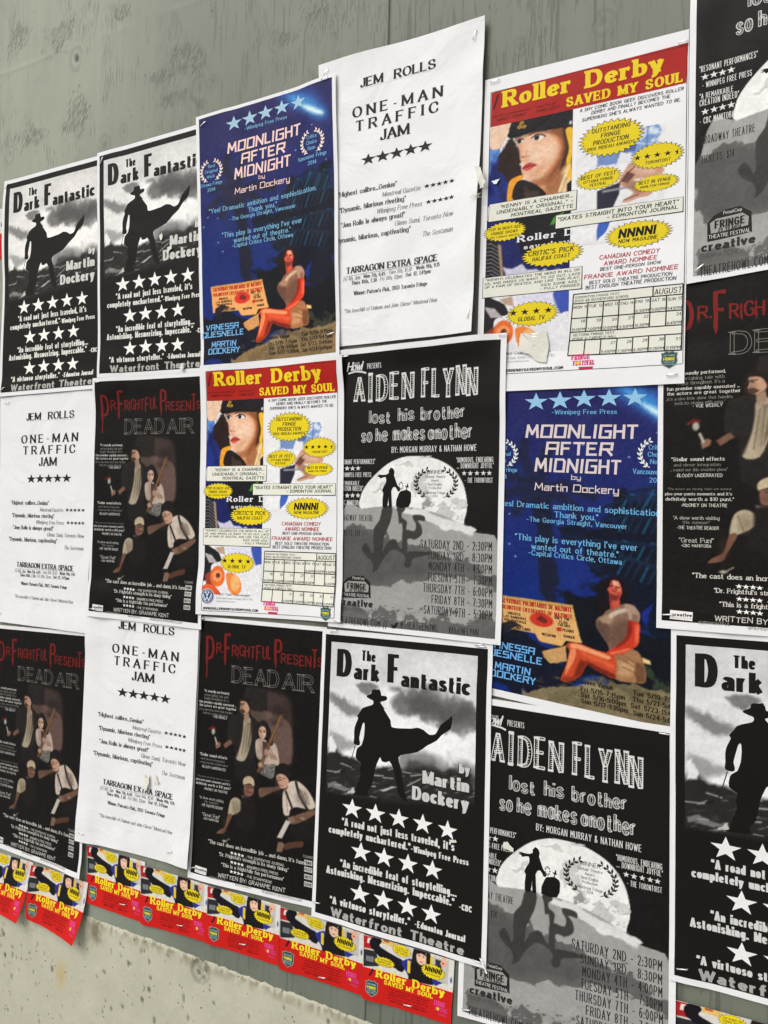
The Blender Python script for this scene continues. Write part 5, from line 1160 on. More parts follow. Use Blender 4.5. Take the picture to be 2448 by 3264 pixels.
   ('e',8.78,10.46,.02,.02,(150,150,148),.03,1),
   ('e',8.08,9.58,.04,.02,(150,150,148),.03,1),
   ('e',8.49,9.5,.04,.02,(150,150,148),.03,1),
   ('e',7.33,9.26,.02,.02,(150,150,148),.03,1),
   ('e',8.7,9.59,.04,.03,(150,150,148),.03,1),
   ('e',6.45,9.43,.02,.02,(150,150,148),.03,1),
   ('e',8.61,10.48,.03,.02,(150,150,148),.03,1),
   ('e',7.61,10.09,.03,.02,(150,150,148),.03,1),
   ('e',7.43,9.91,.02,.02,(150,150,148),.03,1),
   ('e',6.9,9.27,.02,.03,(150,150,148),.03,1),
   ('e',7.73,9.63,.02,.03,(150,150,148),.03,1),
   ('e',7.53,9.36,.04,.02,(150,150,148),.03,1),
   ('e',8.64,9.58,.04,.02,(150,150,148),.03,1),
   ('e',8.58,10.25,.02,.03,(150,150,148),.03,1),
   ('e',7.66,9.97,.01,.02,(150,150,148),.03,1),
   ('e',6.89,9.02,.02,.01,(150,150,148),.03,1),
   ('e',8.18,9.36,.04,.03,(150,150,148),.03,1),
   ('e',7.41,10.09,.03,.02,(150,150,148),.03,1),
   ('e',8.28,9.53,.03,.01,(150,150,148),.03,1),
   ('e',6.59,9.52,.04,.02,(150,150,148),.03,1),
   ('e',7.89,9.44,.02,.03,(150,150,148),.03,1),
   ('p',[3.54,9.6,3.36,10.4,3.03,10.92,2.99,11.62,2.9,12.45,2.55,11.81,2.21,12.09,2.51,12.6,2.91,12.84,3.01,13.27,2.89,13.56,3.21,13.39,3.45,13.08,3.73,12.63,4.3,12.09,5.06,12.48,4.97,12.91,5.16,13.13,5.46,13.03,5.53,12.63,6.08,12.43,6.8,12.23,6.07,12.1,4.96,12.15,4.48,11.57,4.19,11.49,3.82,11.85,3.58,12.29,3.67,11.51,3.9,10.9,4.13,10.21,4.16,9.59],(60,59,57),.07,.06,1),
   ('p',[4.49,9.6,5.01,9.6,5,9.81,4.83,9.94,4.88,10.19,5.16,10.44,5.13,10.87,5.31,10.92,5.68,10.98,5.74,10.6,5.53,10.26,5.53,10.05,5.94,10.04,6.33,10.16,6.27,10.43,5.86,10.38,6.04,10.67,6.09,11.19,5.69,11.46,5.23,11.46,5.19,12.18,4.87,12.19,4.9,11.13,4.84,10.53,4.65,10.55,4.6,10.11],(62,61,59),.07,.06,1),
   ('n',5,.1),
   ('n',5,.5),
  ]),
 ],
 "items": [
  ('P','black_panel',[.3,.34,10.68,.34,10.68,16.7,.3,16.7],(24,23,21),1),
  ('P','figure_silhouette',[3.32,7.68,3.19,7.69,3.13,7.71,3.21,7.73,3.29,7.75,3.2,7.78,3.11,7.81,3.2,7.82,3.32,7.83,3.34,7.88,3.37,7.92,3.54,7.86,3.72,7.83,3.76,7.97,3.74,8.16,3.67,8.29,3.59,8.41,3.53,8.55,3.5,8.67,3.53,8.68,3.58,8.76,3.54,9.18,3.54,9.58,3.69,9.67,3.86,9.58,3.91,9.26,3.93,9.01,3.93,9.26,3.96,9.58,4.07,9.67,4.17,9.57,4.14,9.14,4.11,8.67,4.19,8.48,4.29,8.41,4.36,8.43,4.43,8.5,4.49,8.6,4.55,8.69,4.62,8.68,4.68,8.63,4.68,8.58,4.65,8.5,4.58,8.41,4.49,8.29,4.41,8.09,4.34,7.9,4.3,7.8,4.27,7.72,4.29,7.62,4.3,7.52,4.26,7.42,4.2,7.33,4.12,7.29,4.05,7.27,4.02,7.3,3.99,7.36,3.95,7.4,3.92,7.45,3.93,7.53,3.92,7.6,3.82,7.66,3.67,7.7,3.49,7.7],(22,21,20),3),
  ('P','figure_silhouette',[4.42,9.57,4.43,9.22,4.58,8.84,4.66,8.7,4.76,8.65,4.91,8.62,5.04,8.59,5.08,8.51,5.08,8.44,5.04,8.42,5,8.4,5,8.37,5.02,8.35,5.06,8.36,5.1,8.36,5.12,8.29,5.14,8.23,5.17,8.22,5.2,8.24,5.19,8.31,5.19,8.37,5.21,8.39,5.24,8.4,5.24,8.42,5.22,8.45,5.19,8.44,5.16,8.44,5.12,8.51,5.12,8.59,5.23,8.63,5.35,8.7,5.4,8.82,5.4,9,5.38,9.31,5.24,9.59,4.81,9.66],(22,21,20),3),
  ('E','figure_silhouette',4.85,8.35,.04,.04,(60,59,57),3),
  ('E','figure_silhouette',4.82,8.48,.04,.04,(60,59,57),3),
  ('E','figure_silhouette',4.75,8.55,.04,.04,(60,59,57),3),
  ('E','figure_silhouette',4.67,8.52,.04,.04,(60,59,57),3),
  ('E','figure_silhouette',4.62,8.42,.04,.04,(60,59,57),3),
  ('E','figure_silhouette',4.62,8.28,.04,.04,(60,59,57),3),
  ('E','figure_silhouette',4.67,8.18,.04,.04,(60,59,57),3),
  ('E','figure_silhouette',4.75,8.15,.04,.04,(60,59,57),3),
  ('E','figure_silhouette',4.82,8.22,.04,.04,(60,59,57),3),
  ('L','figure_silhouette',[4.47,8.69,4.67,8.46],.03,(60,59,57),3),
  ('W','award_laurel',6.93,8.23,1.5,.96,(40,39,37),9,5),
  ('T','award_lettering','sans','WINNER',6.37,7.66,7.43,.22,(58,57,55),6),
  ('T','award_lettering','sans','Centaur Theatre',6.27,7.9,7.51,.16,(58,57,55),6),
  ('T','award_lettering','sans','Award',6.65,8.11,7.12,.14,(58,57,55),6),
  ('T','award_lettering','sans','Best English',6.46,8.33,7.33,.14,(58,57,55),6),
  ('T','award_lettering','sans','Production',6.51,8.54,7.28,.14,(58,57,55),6),
  ('T','award_lettering','sans','Montreal Fringe',6.28,8.82,7.53,.16,(58,57,55),6),
  ('T','award_lettering','sans','2014',6.74,9,7.07,.14,(58,57,55),6),
  ('T','title_lettering','sketch','AIDEN',1.5,3.26,5.46,1.64,(222,222,219),6),
  ('T','title_lettering','sketch','FLYNN',5.96,3.29,9.44,1.64,(222,222,219),6),
  ('T','subtitle_lettering','sketchl','lost',2.56,4.61,4.01,.82,(222,222,219),6),
  ('T','subtitle_lettering','sketchl','his',4.46,4.56,5.5,.82,(222,222,219),6),
  ('T','subtitle_lettering','sketchl','brother',5.95,4.54,8.67,.82,(222,222,219),6),
  ('T','subtitle_lettering','sketchl','so',2.05,5.72,2.77,.88,(222,222,219),6),
  ('T','subtitle_lettering','sketchl','he',3.05,5.69,3.82,.86,(222,222,219),6),
  ('T','subtitle_lettering','sketchl','makes',4.15,5.68,6.2,.9,(222,222,219),6),
  ('T','subtitle_lettering','sketchl','another',6.43,5.7,9.11,.9,(222,222,219),6),
  ('T','byline_lettering','hand','BY: MORGAN MURRAY & NATHAN HOWE',4.09,6.4,9.38,.36,(222,222,219),6),
  ('T','company_lettering','script','Howl',.98,1.34,2.16,.54,(222,222,219),6),
  ('T','company_lettering','hand','THEATRE',1.4,.96,1.9,.12,(222,222,219),6),
  ('T','company_lettering','hand','PRESENTS',2.4,1.29,3.34,.32,(222,222,219),6),
  ('L','company_lettering',[1.09,1.48,1.61,1.38,2.05,1.44,2.32,1.53],.1,(222,222,219),4),
  ('T','quote_lettering','hand','“RESONANT PERFORMANCES”',.47,7.04,3.01,.3,(222,222,219),6),
  ('T','quote_lettering','hand','- WINNIPEG FREE PRESS',.61,7.82,2.77,.28,(222,222,219),6),
  ('T','quote_lettering','hand','“A REMARKABLE',.49,8.32,1.97,.26,(222,222,219),6),
  ('T','quote_lettering','hand','CREATION INDEED”',.49,8.66,2.22,.3,(222,222,219),6),
  ('T','quote_lettering','hand','- CBC MANITOBA',.51,9.52,2.02,.3,(222,222,219),6),
  ('T','quote_lettering','hand','“HUMOROUS, ENDEARING',8.18,7.05,10.35,.3,(222,222,219),6),
  ('T','quote_lettering','hand','... DOWNRIGHT JOYFUL”',8.21,7.38,10.38,.3,(222,222,219),6),
  ('T','quote_lettering','hand','- THE TORONTOIST',8.72,8.18,10.34,.28,(222,222,219),6),
  ('S','star_print',.72,7.3,.19,.17,(222,222,219),6),
  ('S','star_print',1.11,7.29,.2,.17,(222,222,219),6),
  ('S','star_print',1.49,7.3,.19,.17,(222,222,219),6),
  ('S','star_print',1.87,7.29,.19,.17,(222,222,219),6),
  ('S','star_print',.74,8.96,.19,.17,(222,222,219),6),
  ('S','star_print',1.14,8.95,.19,.17,(222,222,219),6),
  ('S','star_print',1.51,8.94,.19,.17,(222,222,219),6),
  ('S','star_print',1.89,8.94,.19,.17,(222,222,219),6),
  ('S','star_print',8.67,7.65,.16,.15,(222,222,219),6),
  ('S','star_print',9.04,7.66,.17,.16,(222,222,219),6),
  ('S','star_print',9.43,7.65,.16,.15,(222,222,219),6),
  ('S','star_print',9.8,7.65,.16,.15,(222,222,219),6),
  ('S','star_print',10.14,7.65,.16,.15,(222,222,219),6),
  ('T','venue_lettering','hand','BROADWAY THEATRE',.57,10.48,2.93,.38,(46,45,43),6),
  ('T','venue_lettering','hand','TICKETS: $14',.58,11.4,2.05,.38,(46,45,43),6),
  ('T','schedule_lettering','hand','SATURDAY 2ND – 2:30PM',6.04,11.94,10.37,.5,(46,45,43),6),
  ('T','schedule_lettering','hand','SUNDAY 3RD – 8:30PM',6.49,12.57,10.39,.48,(46,45,43),6),
  ('T','schedule_lettering','hand','MONDAY 4TH – 4:00PM',6.59,13.19,10.4,.5,(46,45,43),6),
  ('T','schedule_lettering','hand','TUESDAY 5TH – 7:30PM',6.51,13.82,10.41,.5,(46,45,43),6),
  ('T','schedule_lettering','hand','THURSDAY 7TH – 6:00PM',6.25,14.45,10.44,.5,(46,45,43),6),
  ('T','schedule_lettering','hand','FRIDAY 8TH – 7:30PM',6.8,15.06,10.45,.48,(46,45,43),6),
  ('T','schedule_lettering','hand','SATURDAY 9TH – 5:30PM',6.33,15.7,10.47,.5,(46,45,43),6),
  ('P','festival_badge',[.92,15.19,.9,14.32,1.18,13.99,1.68,13.79,2.33,13.77,2.82,14.14,2.86,15.09],(38,37,35),3),
  ('P','festival_badge',[1.07,14.82,1.02,14.32,1.3,14.15,2.44,14.11,2.71,14.34,2.68,14.74],(158,157,154),4),
  ('T','badge_lettering','bold','FRINGE',1.22,14.62,2.55,.38,(38,37,35),6),
  ('T','badge_lettering','bold','25 YEARS!',1.37,14.79,2.38,.16,(38,37,35),6),
  ('T','badge_lettering','sans','THEATRE FESTIVAL',.97,15.06,2.79,.18,(220,220,217),6),
  ('T','badge_lettering','sans','PotashCorp',1.6,14.01,2.41,.16,(220,220,217),6),
  ('T','sponsor_lettering','bold','creative',.65,15.64,3.01,.44,(46,45,43),6),
  ('T','sponsor_lettering','thin','SASKATCHEWAN',.65,15.96,3.02,.22,(60,59,57),6),
  ('T','website_lettering','hand','THEATREHOWL.COM //',.6,16.77,4.01,.46,(46,45,43),6),
  ('T','website_lettering','hand','@THEATREHOWL',4.89,16.63,7.25,.4,(46,45,43),6),
  ('T','website_lettering','hand','#AIDENFLYNN',7.93,16.63,9.72,.38,(46,45,43),6),
  ('P','website_lettering',[4.29,16.48,4.37,16.51,4.52,16.51,4.56,16.37,4.65,16.33,4.77,16.37,4.71,16.42,4.71,16.56,4.56,16.71,4.37,16.73,4.28,16.69,4.41,16.66,4.29,16.58],(34,33,31),6),
 ]}
DESIGNS['horror'] = {
 "plates": [
  ('cast_picture',.25,.26,10.72,16.62,(21,19,17),[
   ('p',[4.59,4.35,6.35,4.26,8.07,4.58,8.36,6.1,8.36,8.48,7.08,8.64,6.95,7.49,5.94,5.63,4.63,5.65],(58,47,44),.5,0,1),
   ('p',[5.89,5.68,6.81,5.6,7.5,5.79,8.31,6.43,8.32,8.44,7.29,8.57,6.51,6.72],(101,80,73),.25,0,1),
   ('p',[4.85,5.62,6.16,5.65,6.4,6.41,5.09,6.22],(84,69,61),.2,0,1),
   ('p',[4.48,4.23,6.35,4.26,6.33,5.52,4.9,5.56,4.56,5.28],(38,34,33),.08,0,1),
   ('p',[6.35,4.34,7.64,4.54,7.65,5.12,6.37,5.25],(65,52,49),.3,0,1),
   ('e',7.39,5.47,.53,.33,(44,37,35),.5,1),
   ('e',7.03,6.17,.39,.2,(50,42,40),.4,1),
   ('p',[3.14,6.27,3.75,6.04,4.31,6.02,5.08,5.98,5.53,6.42,5.5,7.25,5.27,8.67,4.51,9.01,3.63,8.96,4.04,7.84,3.43,8,3.03,7.63],(37,34,32),.08,0,1),
   ('p',[3.63,8.8,5.37,8.66,5.62,9.68,4.34,10.26,3.78,9.93],(30,28,27),.1,0,1),
   ('p',[4.37,6.32,4.92,6.14,5.13,6.88,4.97,7.81,4.53,8.85,3.79,8.8,4.15,7.83,4.31,6.98],(172,160,138),.11,0,1),
   ('p',[4.65,6.44,5.09,6.39,5.11,6.89,4.92,7.82,4.61,8.43],(105,95,78),.2,0,1),
   ('p',[4.06,5.06,4.27,4.9,4.63,4.87,4.86,5.01,4.87,5.4,4.65,5.44,4.18,5.32],(30,26,23),.11,0,1),
   ('p',[4.06,5.16,4.57,5.18,4.82,5.57,4.66,5.85,4.26,5.95,4.03,5.72,4.09,5.45],(190,150,124),.09,0,1),
   ('p',[4.02,5.67,4.3,5.64,4.52,5.79,4.26,5.96,4.08,5.9],(75,55,44),.08,0,1),
   ('e',4.21,5.38,.1,.04,(61,44,36),.04,1),
   ('p',[4.36,5.95,4.77,5.8,4.85,6.33,4.43,6.45],(155,129,110),.11,0,1),
   ('p',[2.66,8.05,3.03,7.8,3.27,7.67,3.45,7.91,2.85,8.29],(113,84,69),.11,0,1),
   ('p',[1.97,8.11,2.27,7.93,2.45,8.03,2.4,8.25,2.06,8.42],(132,99,80),.11,0,1),
   ('l',[1.94,7.72,2.1,8.08],.12,(180,176,167),.09,1),
   ('e',1.76,7.34,.15,.2,(172,168,156),.11,1),
   ('l',[1.4,7.22,1.64,7.05,1.9,7.11],.1,(132,28,31),.11,1),
   ('p',[5.4,7.55,5.88,7.29,6.42,7.43,7.06,7.54,7.36,8.4,7.26,8.8,6.24,8.89,6.02,8.7,5.54,8.49],(188,168,154),.11,0,1),
   ('p',[5.99,7.44,6.64,7.52,6.44,8.36,6.01,8.25],(60,48,44),.15,0,1),
   ('p',[5.62,6.58,5.8,6.24,6.01,6.15,6.42,6.34,6.75,7.02,6.85,7.58,6.42,7.63,6.24,7.16,6.13,6.68,5.7,6.82],(31,26,24),.11,0,1),
   ('e',5.96,6.91,.31,.41,(214,176,152),.09,1),
   ('p',[5.62,6.66,5.96,6.36,6.31,6.58,5.97,6.51],(31,26,24),.11,0,1),
   ('e',5.82,6.87,.08,.03,(50,36,32),.03,1),
   ('e',6.12,6.87,.08,.04,(50,36,32),.03,1),
   ('e',5.96,7.14,.09,.02,(132,73,66),.03,1),
   ('p',[6.03,8.9,7.11,8.84,6.98,9.59,6.58,9.71,5.85,9.5],(109,107,102),.08,.3,1),
   ('e',6.56,9.37,.06,.05,(140,139,132),.09,1),
   ('e',6.44,9.39,.05,.05,(64,62,60),.09,1),
   ('e',6.45,8.94,.06,.05,(140,139,132),.09,1),
   ('e',6.57,9.36,.06,.04,(64,62,60),.09,1),
   ('e',6.96,9.21,.05,.05,(140,139,132),.09,1),
   ('e',6.26,9.51,.06,.05,(64,62,60),.09,1),
   ('e',6.89,9.08,.06,.05,(140,139,132),.09,1),
   ('e',6.11,9.47,.06,.05,(64,62,60),.09,1),
   ('e',6.88,9.49,.06,.05,(140,139,132),.09,1),
   ('e',6.05,9.3,.06,.05,(64,62,60),.09,1),
   ('e',6.77,8.9,.06,.04,(140,139,132),.09,1),
   ('e',6.2,8.97,.06,.05,(64,62,60),.09,1),
   ('e',6.19,9.43,.05,.04,(140,139,132),.09,1),
   ('e',6.78,9.03,.06,.05,(64,62,60),.09,1),
   ('e',6.53,9.41,.06,.05,(140,139,132),.09,1),
   ('e',6.84,8.99,.06,.05,(64,62,60),.09,1),
   ('e',6.25,9.29,.05,.05,(140,139,132),.09,1),
   ('e',6.32,9.28,.05,.05,(64,62,60),.09,1),
   ('e',6.66,9.22,.05,.05,(140,139,132),.09,1),
   ('e',6.13,9.46,.06,.05,(64,62,60),.09,1),
   ('e',6.6,9.48,.06,.05,(140,139,132),.09,1),
   ('e',6.08,9.16,.05,.05,(64,62,60),.09,1),
   ('e',6.24,9.26,.06,.05,(140,139,132),.09,1),
   ('e',6.54,9.52,.05,.05,(64,62,60),.09,1),
   ('e',6.95,9.31,.06,.05,(140,139,132),.09,1),
   ('e',6.87,9.24,.05,.05,(64,62,60),.09,1),
   ('l',[7.47,5.75,6.43,7.79,5.72,9.34],.26,(103,70,45),.11,1),
   ('l',[7.42,5.8,6.63,7.36],.07,(140,103,73),.09,1),
   ('e',6.35,8.11,.23,.2,(183,147,126),.11,1),
   ('e',5.86,8.94,.2,.16,(176,139,117),.11,1),
   ('p',[6.43,8.04,7.08,8.2,7.29,8.49,6.66,8.49],(155,128,110),.11,0,1),
   ('p',[5.75,10.48,6.08,10.34,7.01,10.17,7.66,9.97,7.71,10.15,7.12,10.39,6.5,10.69,5.87,10.98],(107,80,66),.11,0,1),
   ('p',[8.15,9.73,8.79,9.55,9.38,9.8,9.84,10.2,10.22,10.83,9.82,11.13,8.81,11.13,8.3,11.37,8.2,11.73,7.77,11.67,7.69,10.43,8.05,10.1],(204,190,176),.11,0,1),
   ('p',[8.87,9.95,9.49,10.17,9.8,10.83,9.19,10.91],(132,118,108),.15,0,1),
   ('l',[8.72,9.65,8.98,10.4,9.62,11.16],.2,(34,31,30),.09,1),
   ('l',[7.93,10.31,8.5,11.37],.16,(34,31,30),.09,1),
   ('p',[7.07,9.4,7.11,9.05,7.51,8.63,8.13,8.69,8.35,9.23,8.06,9.44,7.75,9.25],(28,24,22),.08,0,1),
   ('p',[7.15,9.47,7.47,9.29,7.85,9.34,8.17,9.65,7.97,10.09,7.55,10.15,7.28,9.85],(194,152,128),.11,0,1),
   ('e',7.55,9.66,.09,.04,(60,44,38),.04,1),
   ('e',7.34,9.7,.07,.03,(60,44,38),.04,1),
   ('e',7.55,9.99,.13,.03,(105,61,52),.04,1),
   ('p',[8.67,11.69,9.4,11.35,10.22,11.06,10.17,11.39,8.82,12.14,8.19,12.17],(114,84,66),.11,0,1),
   ('p',[8.08,11.89,8.59,11.7,8.7,11.99,8.29,12.21],(139,111,90),.11,0,1),
   ('p',[7.98,12.04,8.32,12.1,7.69,13.22,7.29,13.23],(198,190,180),.09,0,1),
   ('e',9.25,11.76,.18,.08,(167,158,147),.11,1),
   ('p',[7.39,13.5,7.72,13.44,7.93,13.59,7.69,14.06,7.27,14.11],(126,99,84),.11,0,1),
   ('p',[7.96,13.5,8.61,13.27,9.28,13.11,9.28,13.46,8.52,13.67,7.91,13.89],(84,55,42),.1,0,1),
   ('p',[4.44,10.1,4.65,9.87,4.97,9.78,5.32,9.93,5.38,10.36,4.99,10.25,4.52,10.41],(186,168,140),.11,0,1),
   ('p',[4.56,10.4,4.99,10.28,5.34,10.44,5.29,10.85,4.9,11.08,4.6,10.96],(132,96,80),.11,0,1),
   ('p',[4.5,10.38,4.99,10.22,5.38,10.39,4.99,10.36],(70,56,47),.11,0,1),
   ('e',5.05,10.52,.08,.03,(60,42,36),.04,1),
   ('e',5.09,10.78,.13,.05,(79,45,40),.09,1),
   ('p',[4.36,11.06,4.69,11.09,5.02,11.17,4.81,11.56,4.54,11.44],(113,105,95),.1,0,1),
   ('p',[3.45,11.52,3.93,11.27,4.4,11.54,4.36,12.02,3.45,12.5,3.26,12.35],(172,160,136),.11,0,1),
   ('p',[3.26,12.44,3.61,12.46,3.15,13.32,2.95,13.68,2.32,13.79,2.59,13.51,3,13.27],(113,80,64),.08,0,1),
   ('e',3,14.18,.15,.07,(180,176,163),.09,1),
   ('l',[3.14,14.14,3.43,13.96],.05,(158,151,132),.09,1),
   ('e',4.79,13.08,.09,.07,(167,161,151),.04,1),
   ('e',4.1,5.62,.2,.38,(84,61,51),.35,.5),
   ('e',4.57,7.36,.22,.99,(96,86,68),.35,.4),
   ('e',6.01,8.25,.43,.57,(105,86,75),.35,.35),
   ('e',5.82,7.05,.09,.33,(114,84,72),.35,.5),
   ('e',7.24,9.86,.13,.32,(96,70,56),.35,.5),
   ('e',9.19,10.53,.51,.47,(119,103,91),.35,.45),
   ('e',4.79,10.76,.22,.27,(91,61,51),.35,.55),
   ('e',3.96,11.92,.29,.4,(103,89,70),.35,.5),
   ('e',3.02,13.19,.16,.48,(79,52,42),.35,.45),
   ('e',7.02,10.4,.53,.12,(73,52,42),.35,.5),
   ('e',9.2,11.84,.62,.12,(80,56,44),.35,.5),
   ('e',4.67,6.94,.15,.5,(172,161,140),.35,.4),
   ('p',[3.7,6.21,4.2,6.07,4.33,6.64,4.15,7.83,3.79,8.78,3.59,7.89],(34,31,29),.2,0,.8),
   ('p',[4.92,6.08,5.36,6.36,5.44,7.26,5.14,8.12,5.02,7.06],(34,31,29),.2,0,.8),
   ('p',[4.37,11.22,5.23,11.18,5.68,12.14,5.08,13.18,3.99,13.03,4.29,12.03],(27,24,23),.25,0,1),
   ('p',[8.19,12.46,10.01,11.79,10.31,12.81,8.82,13.2],(27,25,23),.25,0,1),
   ('l',[4.03,5.32,4.23,5.3],.05,(60,40,32),.04,1),
   ('l',[4.31,5.29,4.44,5.28],.05,(60,40,32),.04,1),
   ('l',[7.34,9.54,7.53,9.52],.05,(60,40,32),.04,1),
   ('l',[7.68,9.54,7.87,9.53],.05,(60,40,32),.04,1),
   ('l',[4.76,10.47,4.93,10.46],.05,(60,40,32),.04,1),
   ('l',[5.06,10.48,5.23,10.46],.05,(60,40,32),.04,1),
   ('l',[5.82,6.79,5.74,6.81],.04,(60,40,34),.03,1),
   ('l',[6.02,6.77,6.19,6.78],.04,(60,40,34),.03,1),
   ('l',[5.95,6.89,5.91,7.02],.03,(154,112,93),.04,1),
   ('l',[4.13,5.42,4.05,5.63],.04,(188,154,132),.04,1),
   ('l',[7.57,9.69,7.51,9.87],.04,(195,158,135),.04,1),
   ('l',[5,10.55,5.09,10.7],.04,(181,140,121),.04,1),
   ('l',[4.55,6.62,4.28,8.47],.05,(105,93,73),.08,1),
   ('l',[4.88,6.58,4.61,8.59],.05,(172,158,132),.08,1),
   ('l',[6.42,7.55,6.97,8.29],.05,(123,102,89),.08,1),
   ('l',[5.56,7.65,5.91,8.51],.05,(193,176,161),.08,1),
   ('l',[8.97,9.78,9.7,10.76],.05,(197,183,168),.08,1),
   ('l',[7.96,10.55,8.08,11.55],.05,(132,117,105),.08,1),
   ('l',[3.62,11.57,3.86,12.26],.05,(105,93,73),.08,1),
   ('n',6,.14),
   ('n',4,.07),
  ]),
 ],
 "items": [
  ('T','title_lettering','drip','D',.87,2.73,1.66,1.62,(116,31,28),6),
  ('T','title_lettering','drip','R.',1.78,2.23,2.44,.62,(116,31,28),6),
  ('T','title_lettering','drip','F',2.54,2.71,3.18,1.8,(116,31,28),6),
  ('T','title_lettering','drip','RIGHT',3.19,2.35,5.25,.7,(116,31,28),6),
  ('T','title_lettering','drip','F',5.33,2.37,5.77,.9,(116,31,28),6),
  ('T','title_lettering','drip','UL',5.84,2.33,6.59,.76,(116,31,28),6),
  ('T','title_lettering','drip','P',6.83,2.45,7.47,1.56,(116,31,28),6),
  ('T','title_lettering','drip','RESEN',7.37,2.49,9.8,.66,(116,31,28),6),
  ('T','title_lettering','drip','T',9.8,2.46,10.38,1.14,(116,31,28),6),
  ('T','title_lettering','drip','S',10.28,2.42,10.63,.6,(116,31,28),6),
  ('L','title_lettering',[1.01,2.69,.99,3.31,.99,3.92],.1,(116,31,28),4),
  ('T','subtitle_lettering','dead','DEAD',3.26,4.04,7.23,1.08,(118,116,109),6),
  ('T','subtitle_lettering','dead','AIR',7.53,4.05,10.04,1.04,(118,116,109),6),
  ('T','quote_lettering','slabb','“A soundly performed,',.82,4.86,3.06,.16,(206,204,198),6),
  ('T','quote_lettering','slab','entertaining tale with',.86,5.11,3.01,.16,(150,148,143),6),
  ('T','quote_lettering','slab','laughs throughout. It’s a',.87,5.33,3.02,.16,(150,148,143),6),
  ('T','quote_lettering','slabb','fun premise capably executed ...',.41,5.58,3.67,.16,(206,204,198),6),
  ('T','quote_lettering','slabb','the actors are great together',.43,5.81,3.72,.16,(206,204,198),6),
  ('T','quote_lettering','slab','...it’s a nice little show that handles',.36,6.06,3.38,.14,(150,148,143),6),
  ('T','quote_lettering','slab','both its stories with ease.”',.8,6.28,3.05,.14,(150,148,143),6),
  ('T','quote_lettering','scrawl','- VUE WEEKLY',1.61,6.45,2.94,.16,(206,204,198),6),
  ('T','quote_lettering','slabb','“Stellar sound effects',.64,8.98,3.04,.18,(206,204,198),6),
  ('T','quote_lettering','slab','and clever integration',.76,9.23,2.86,.14,(150,148,143),6),
  ('T','quote_lettering','slab','... round out this creative piece”',.6,9.46,3.17,.14,(150,148,143),6),
  ('T','quote_lettering','scrawl','-BLOODY UNDERRATED',.85,9.75,2.95,.16,(206,204,198),6),
  ('T','quote_lettering','slab','“The actors are strong, there are several',.47,10.36,3.32,.1,(150,148,143),6),
  ('T','quote_lettering','slabb','piss-your-pants moments and it’s',.37,10.61,3.36,.14,(206,204,198),6),
  ('T','quote_lettering','slabb','definitely worth a $10 punt.”',.38,10.87,3.45,.16,(206,204,198),6),
  ('T','quote_lettering','scrawl','-MOONEY ON THEATRE',1.11,11.16,3.16,.16,(206,204,198),6),
  ('T','quote_lettering','slab','“A show worth visiting',.74,11.76,2.83,.16,(206,204,198),6),
  ('T','quote_lettering','slab','this summer!”',1.18,11.96,2.41,.14,(150,148,143),6),
  ('T','quote_lettering','scrawl','-THE THEATRE READER',.91,12.23,2.8,.16,(206,204,198),6),
  ('T','quote_lettering','slab','“Great Fun!”',1.02,12.85,2.58,.22,(206,204,198),6),
  ('T','quote_lettering','scrawl','-CBC MANITOBA',1.12,13.07,2.48,.14,(206,204,198),6),
  ('T','quote_lettering','slabb','“The cast does an incredible job ... and damn, it’s funny.”',1.63,14.51,9.75,.24,(206,204,198),6),
  ('T','quote_lettering','scrawl','-THE EDMONTON JOURNAL',4.89,14.91,7.93,.16,(206,204,198),6),
  ('T','quote_lettering','slabb','“Dr. Frightful’s strength is its sharp timing.”',2.6,15.16,8.24,.22,(206,204,198),6),
  ('T','quote_lettering','scrawl','-WINNIPEG FREE PRESS',4.86,15.52,7.45,.18,(206,204,198),6),
  ('T','quote_lettering','slabb','“This is a frightfully fun performance”',2.84,15.78,7.9,.22,(206,204,198),6),
  ('T','quote_lettering','scrawl','-THE STARPHOENIX',4.92,16.11,7,.16,(206,204,198),6),
  ('T','credit_lettering','scrawl','WRITTEN BY: GRAHAME KENT',2.65,16.47,8.04,.26,(206,204,198),6),
  ('T','credit_lettering','scrawl','#DRFRIGHTFUL',1.92,16.66,3.34,.14,(150,148,143),6),
  ('T','credit_lettering','scrawl','@NEHIGHWAY',4.09,16.75,5.42,.14,(150,148,143),6),
  ('T','credit_lettering','scrawl','NEHIGHWAY.WORDPRESS.COM',6.23,16.79,9.26,.16,(150,148,143),6),
  ('S','star_print',3.68,14.81,.16,.12,(236,236,232),6),
  ('S','star_print',3.98,14.82,.16,.12,(236,236,232),6),
  ('S','star_print',4.28,14.82,.16,.12,(236,236,232),6),
  ('S','star_print',4.56,14.84,.16,.11,(236,236,232),6),
  ('S','star_print',3.7,15.39,.16,.12,(236,236,232),6),
  ('S','star_print',3.98,15.4,.16,.12,(236,236,232),6),
  ('S','star_print',4.28,15.4,.16,.12,(236,236,232),6),
  ('S','star_print',4.56,15.41,.16,.12,(236,236,232),6),
  ('S','star_print',3.72,15.97,.16,.12,(236,236,232),6),
  ('S','star_print',4.01,15.97,.16,.12,(236,236,232),6),
  ('S','star_print',4.3,15.98,.16,.12,(236,236,232),6),
  ('S','star_print',4.58,15.99,.16,.12,(236,236,232),6),
  ('P','sponsor_label',[.64,16.1,1.68,16.14,1.66,16.56,.63,16.52],(232,232,230),3),
  ('T','sponsor_lettering','bold','creative',.72,16.37,1.64,.16,(60,58,56),6),
  ('T','sponsor_lettering','thin','SASKATCHEWAN',.73,16.49,1.64,.08,(130,128,126),6),
  ('P','partner_logo',[9.42,14.2,10.02,14.2,10.02,14.5,9.42,14.5],(196,194,190),3),
  ('T','partner_lettering','bold','FRINGE',9.46,14.44,9.98,.17,(60,58,56),6),
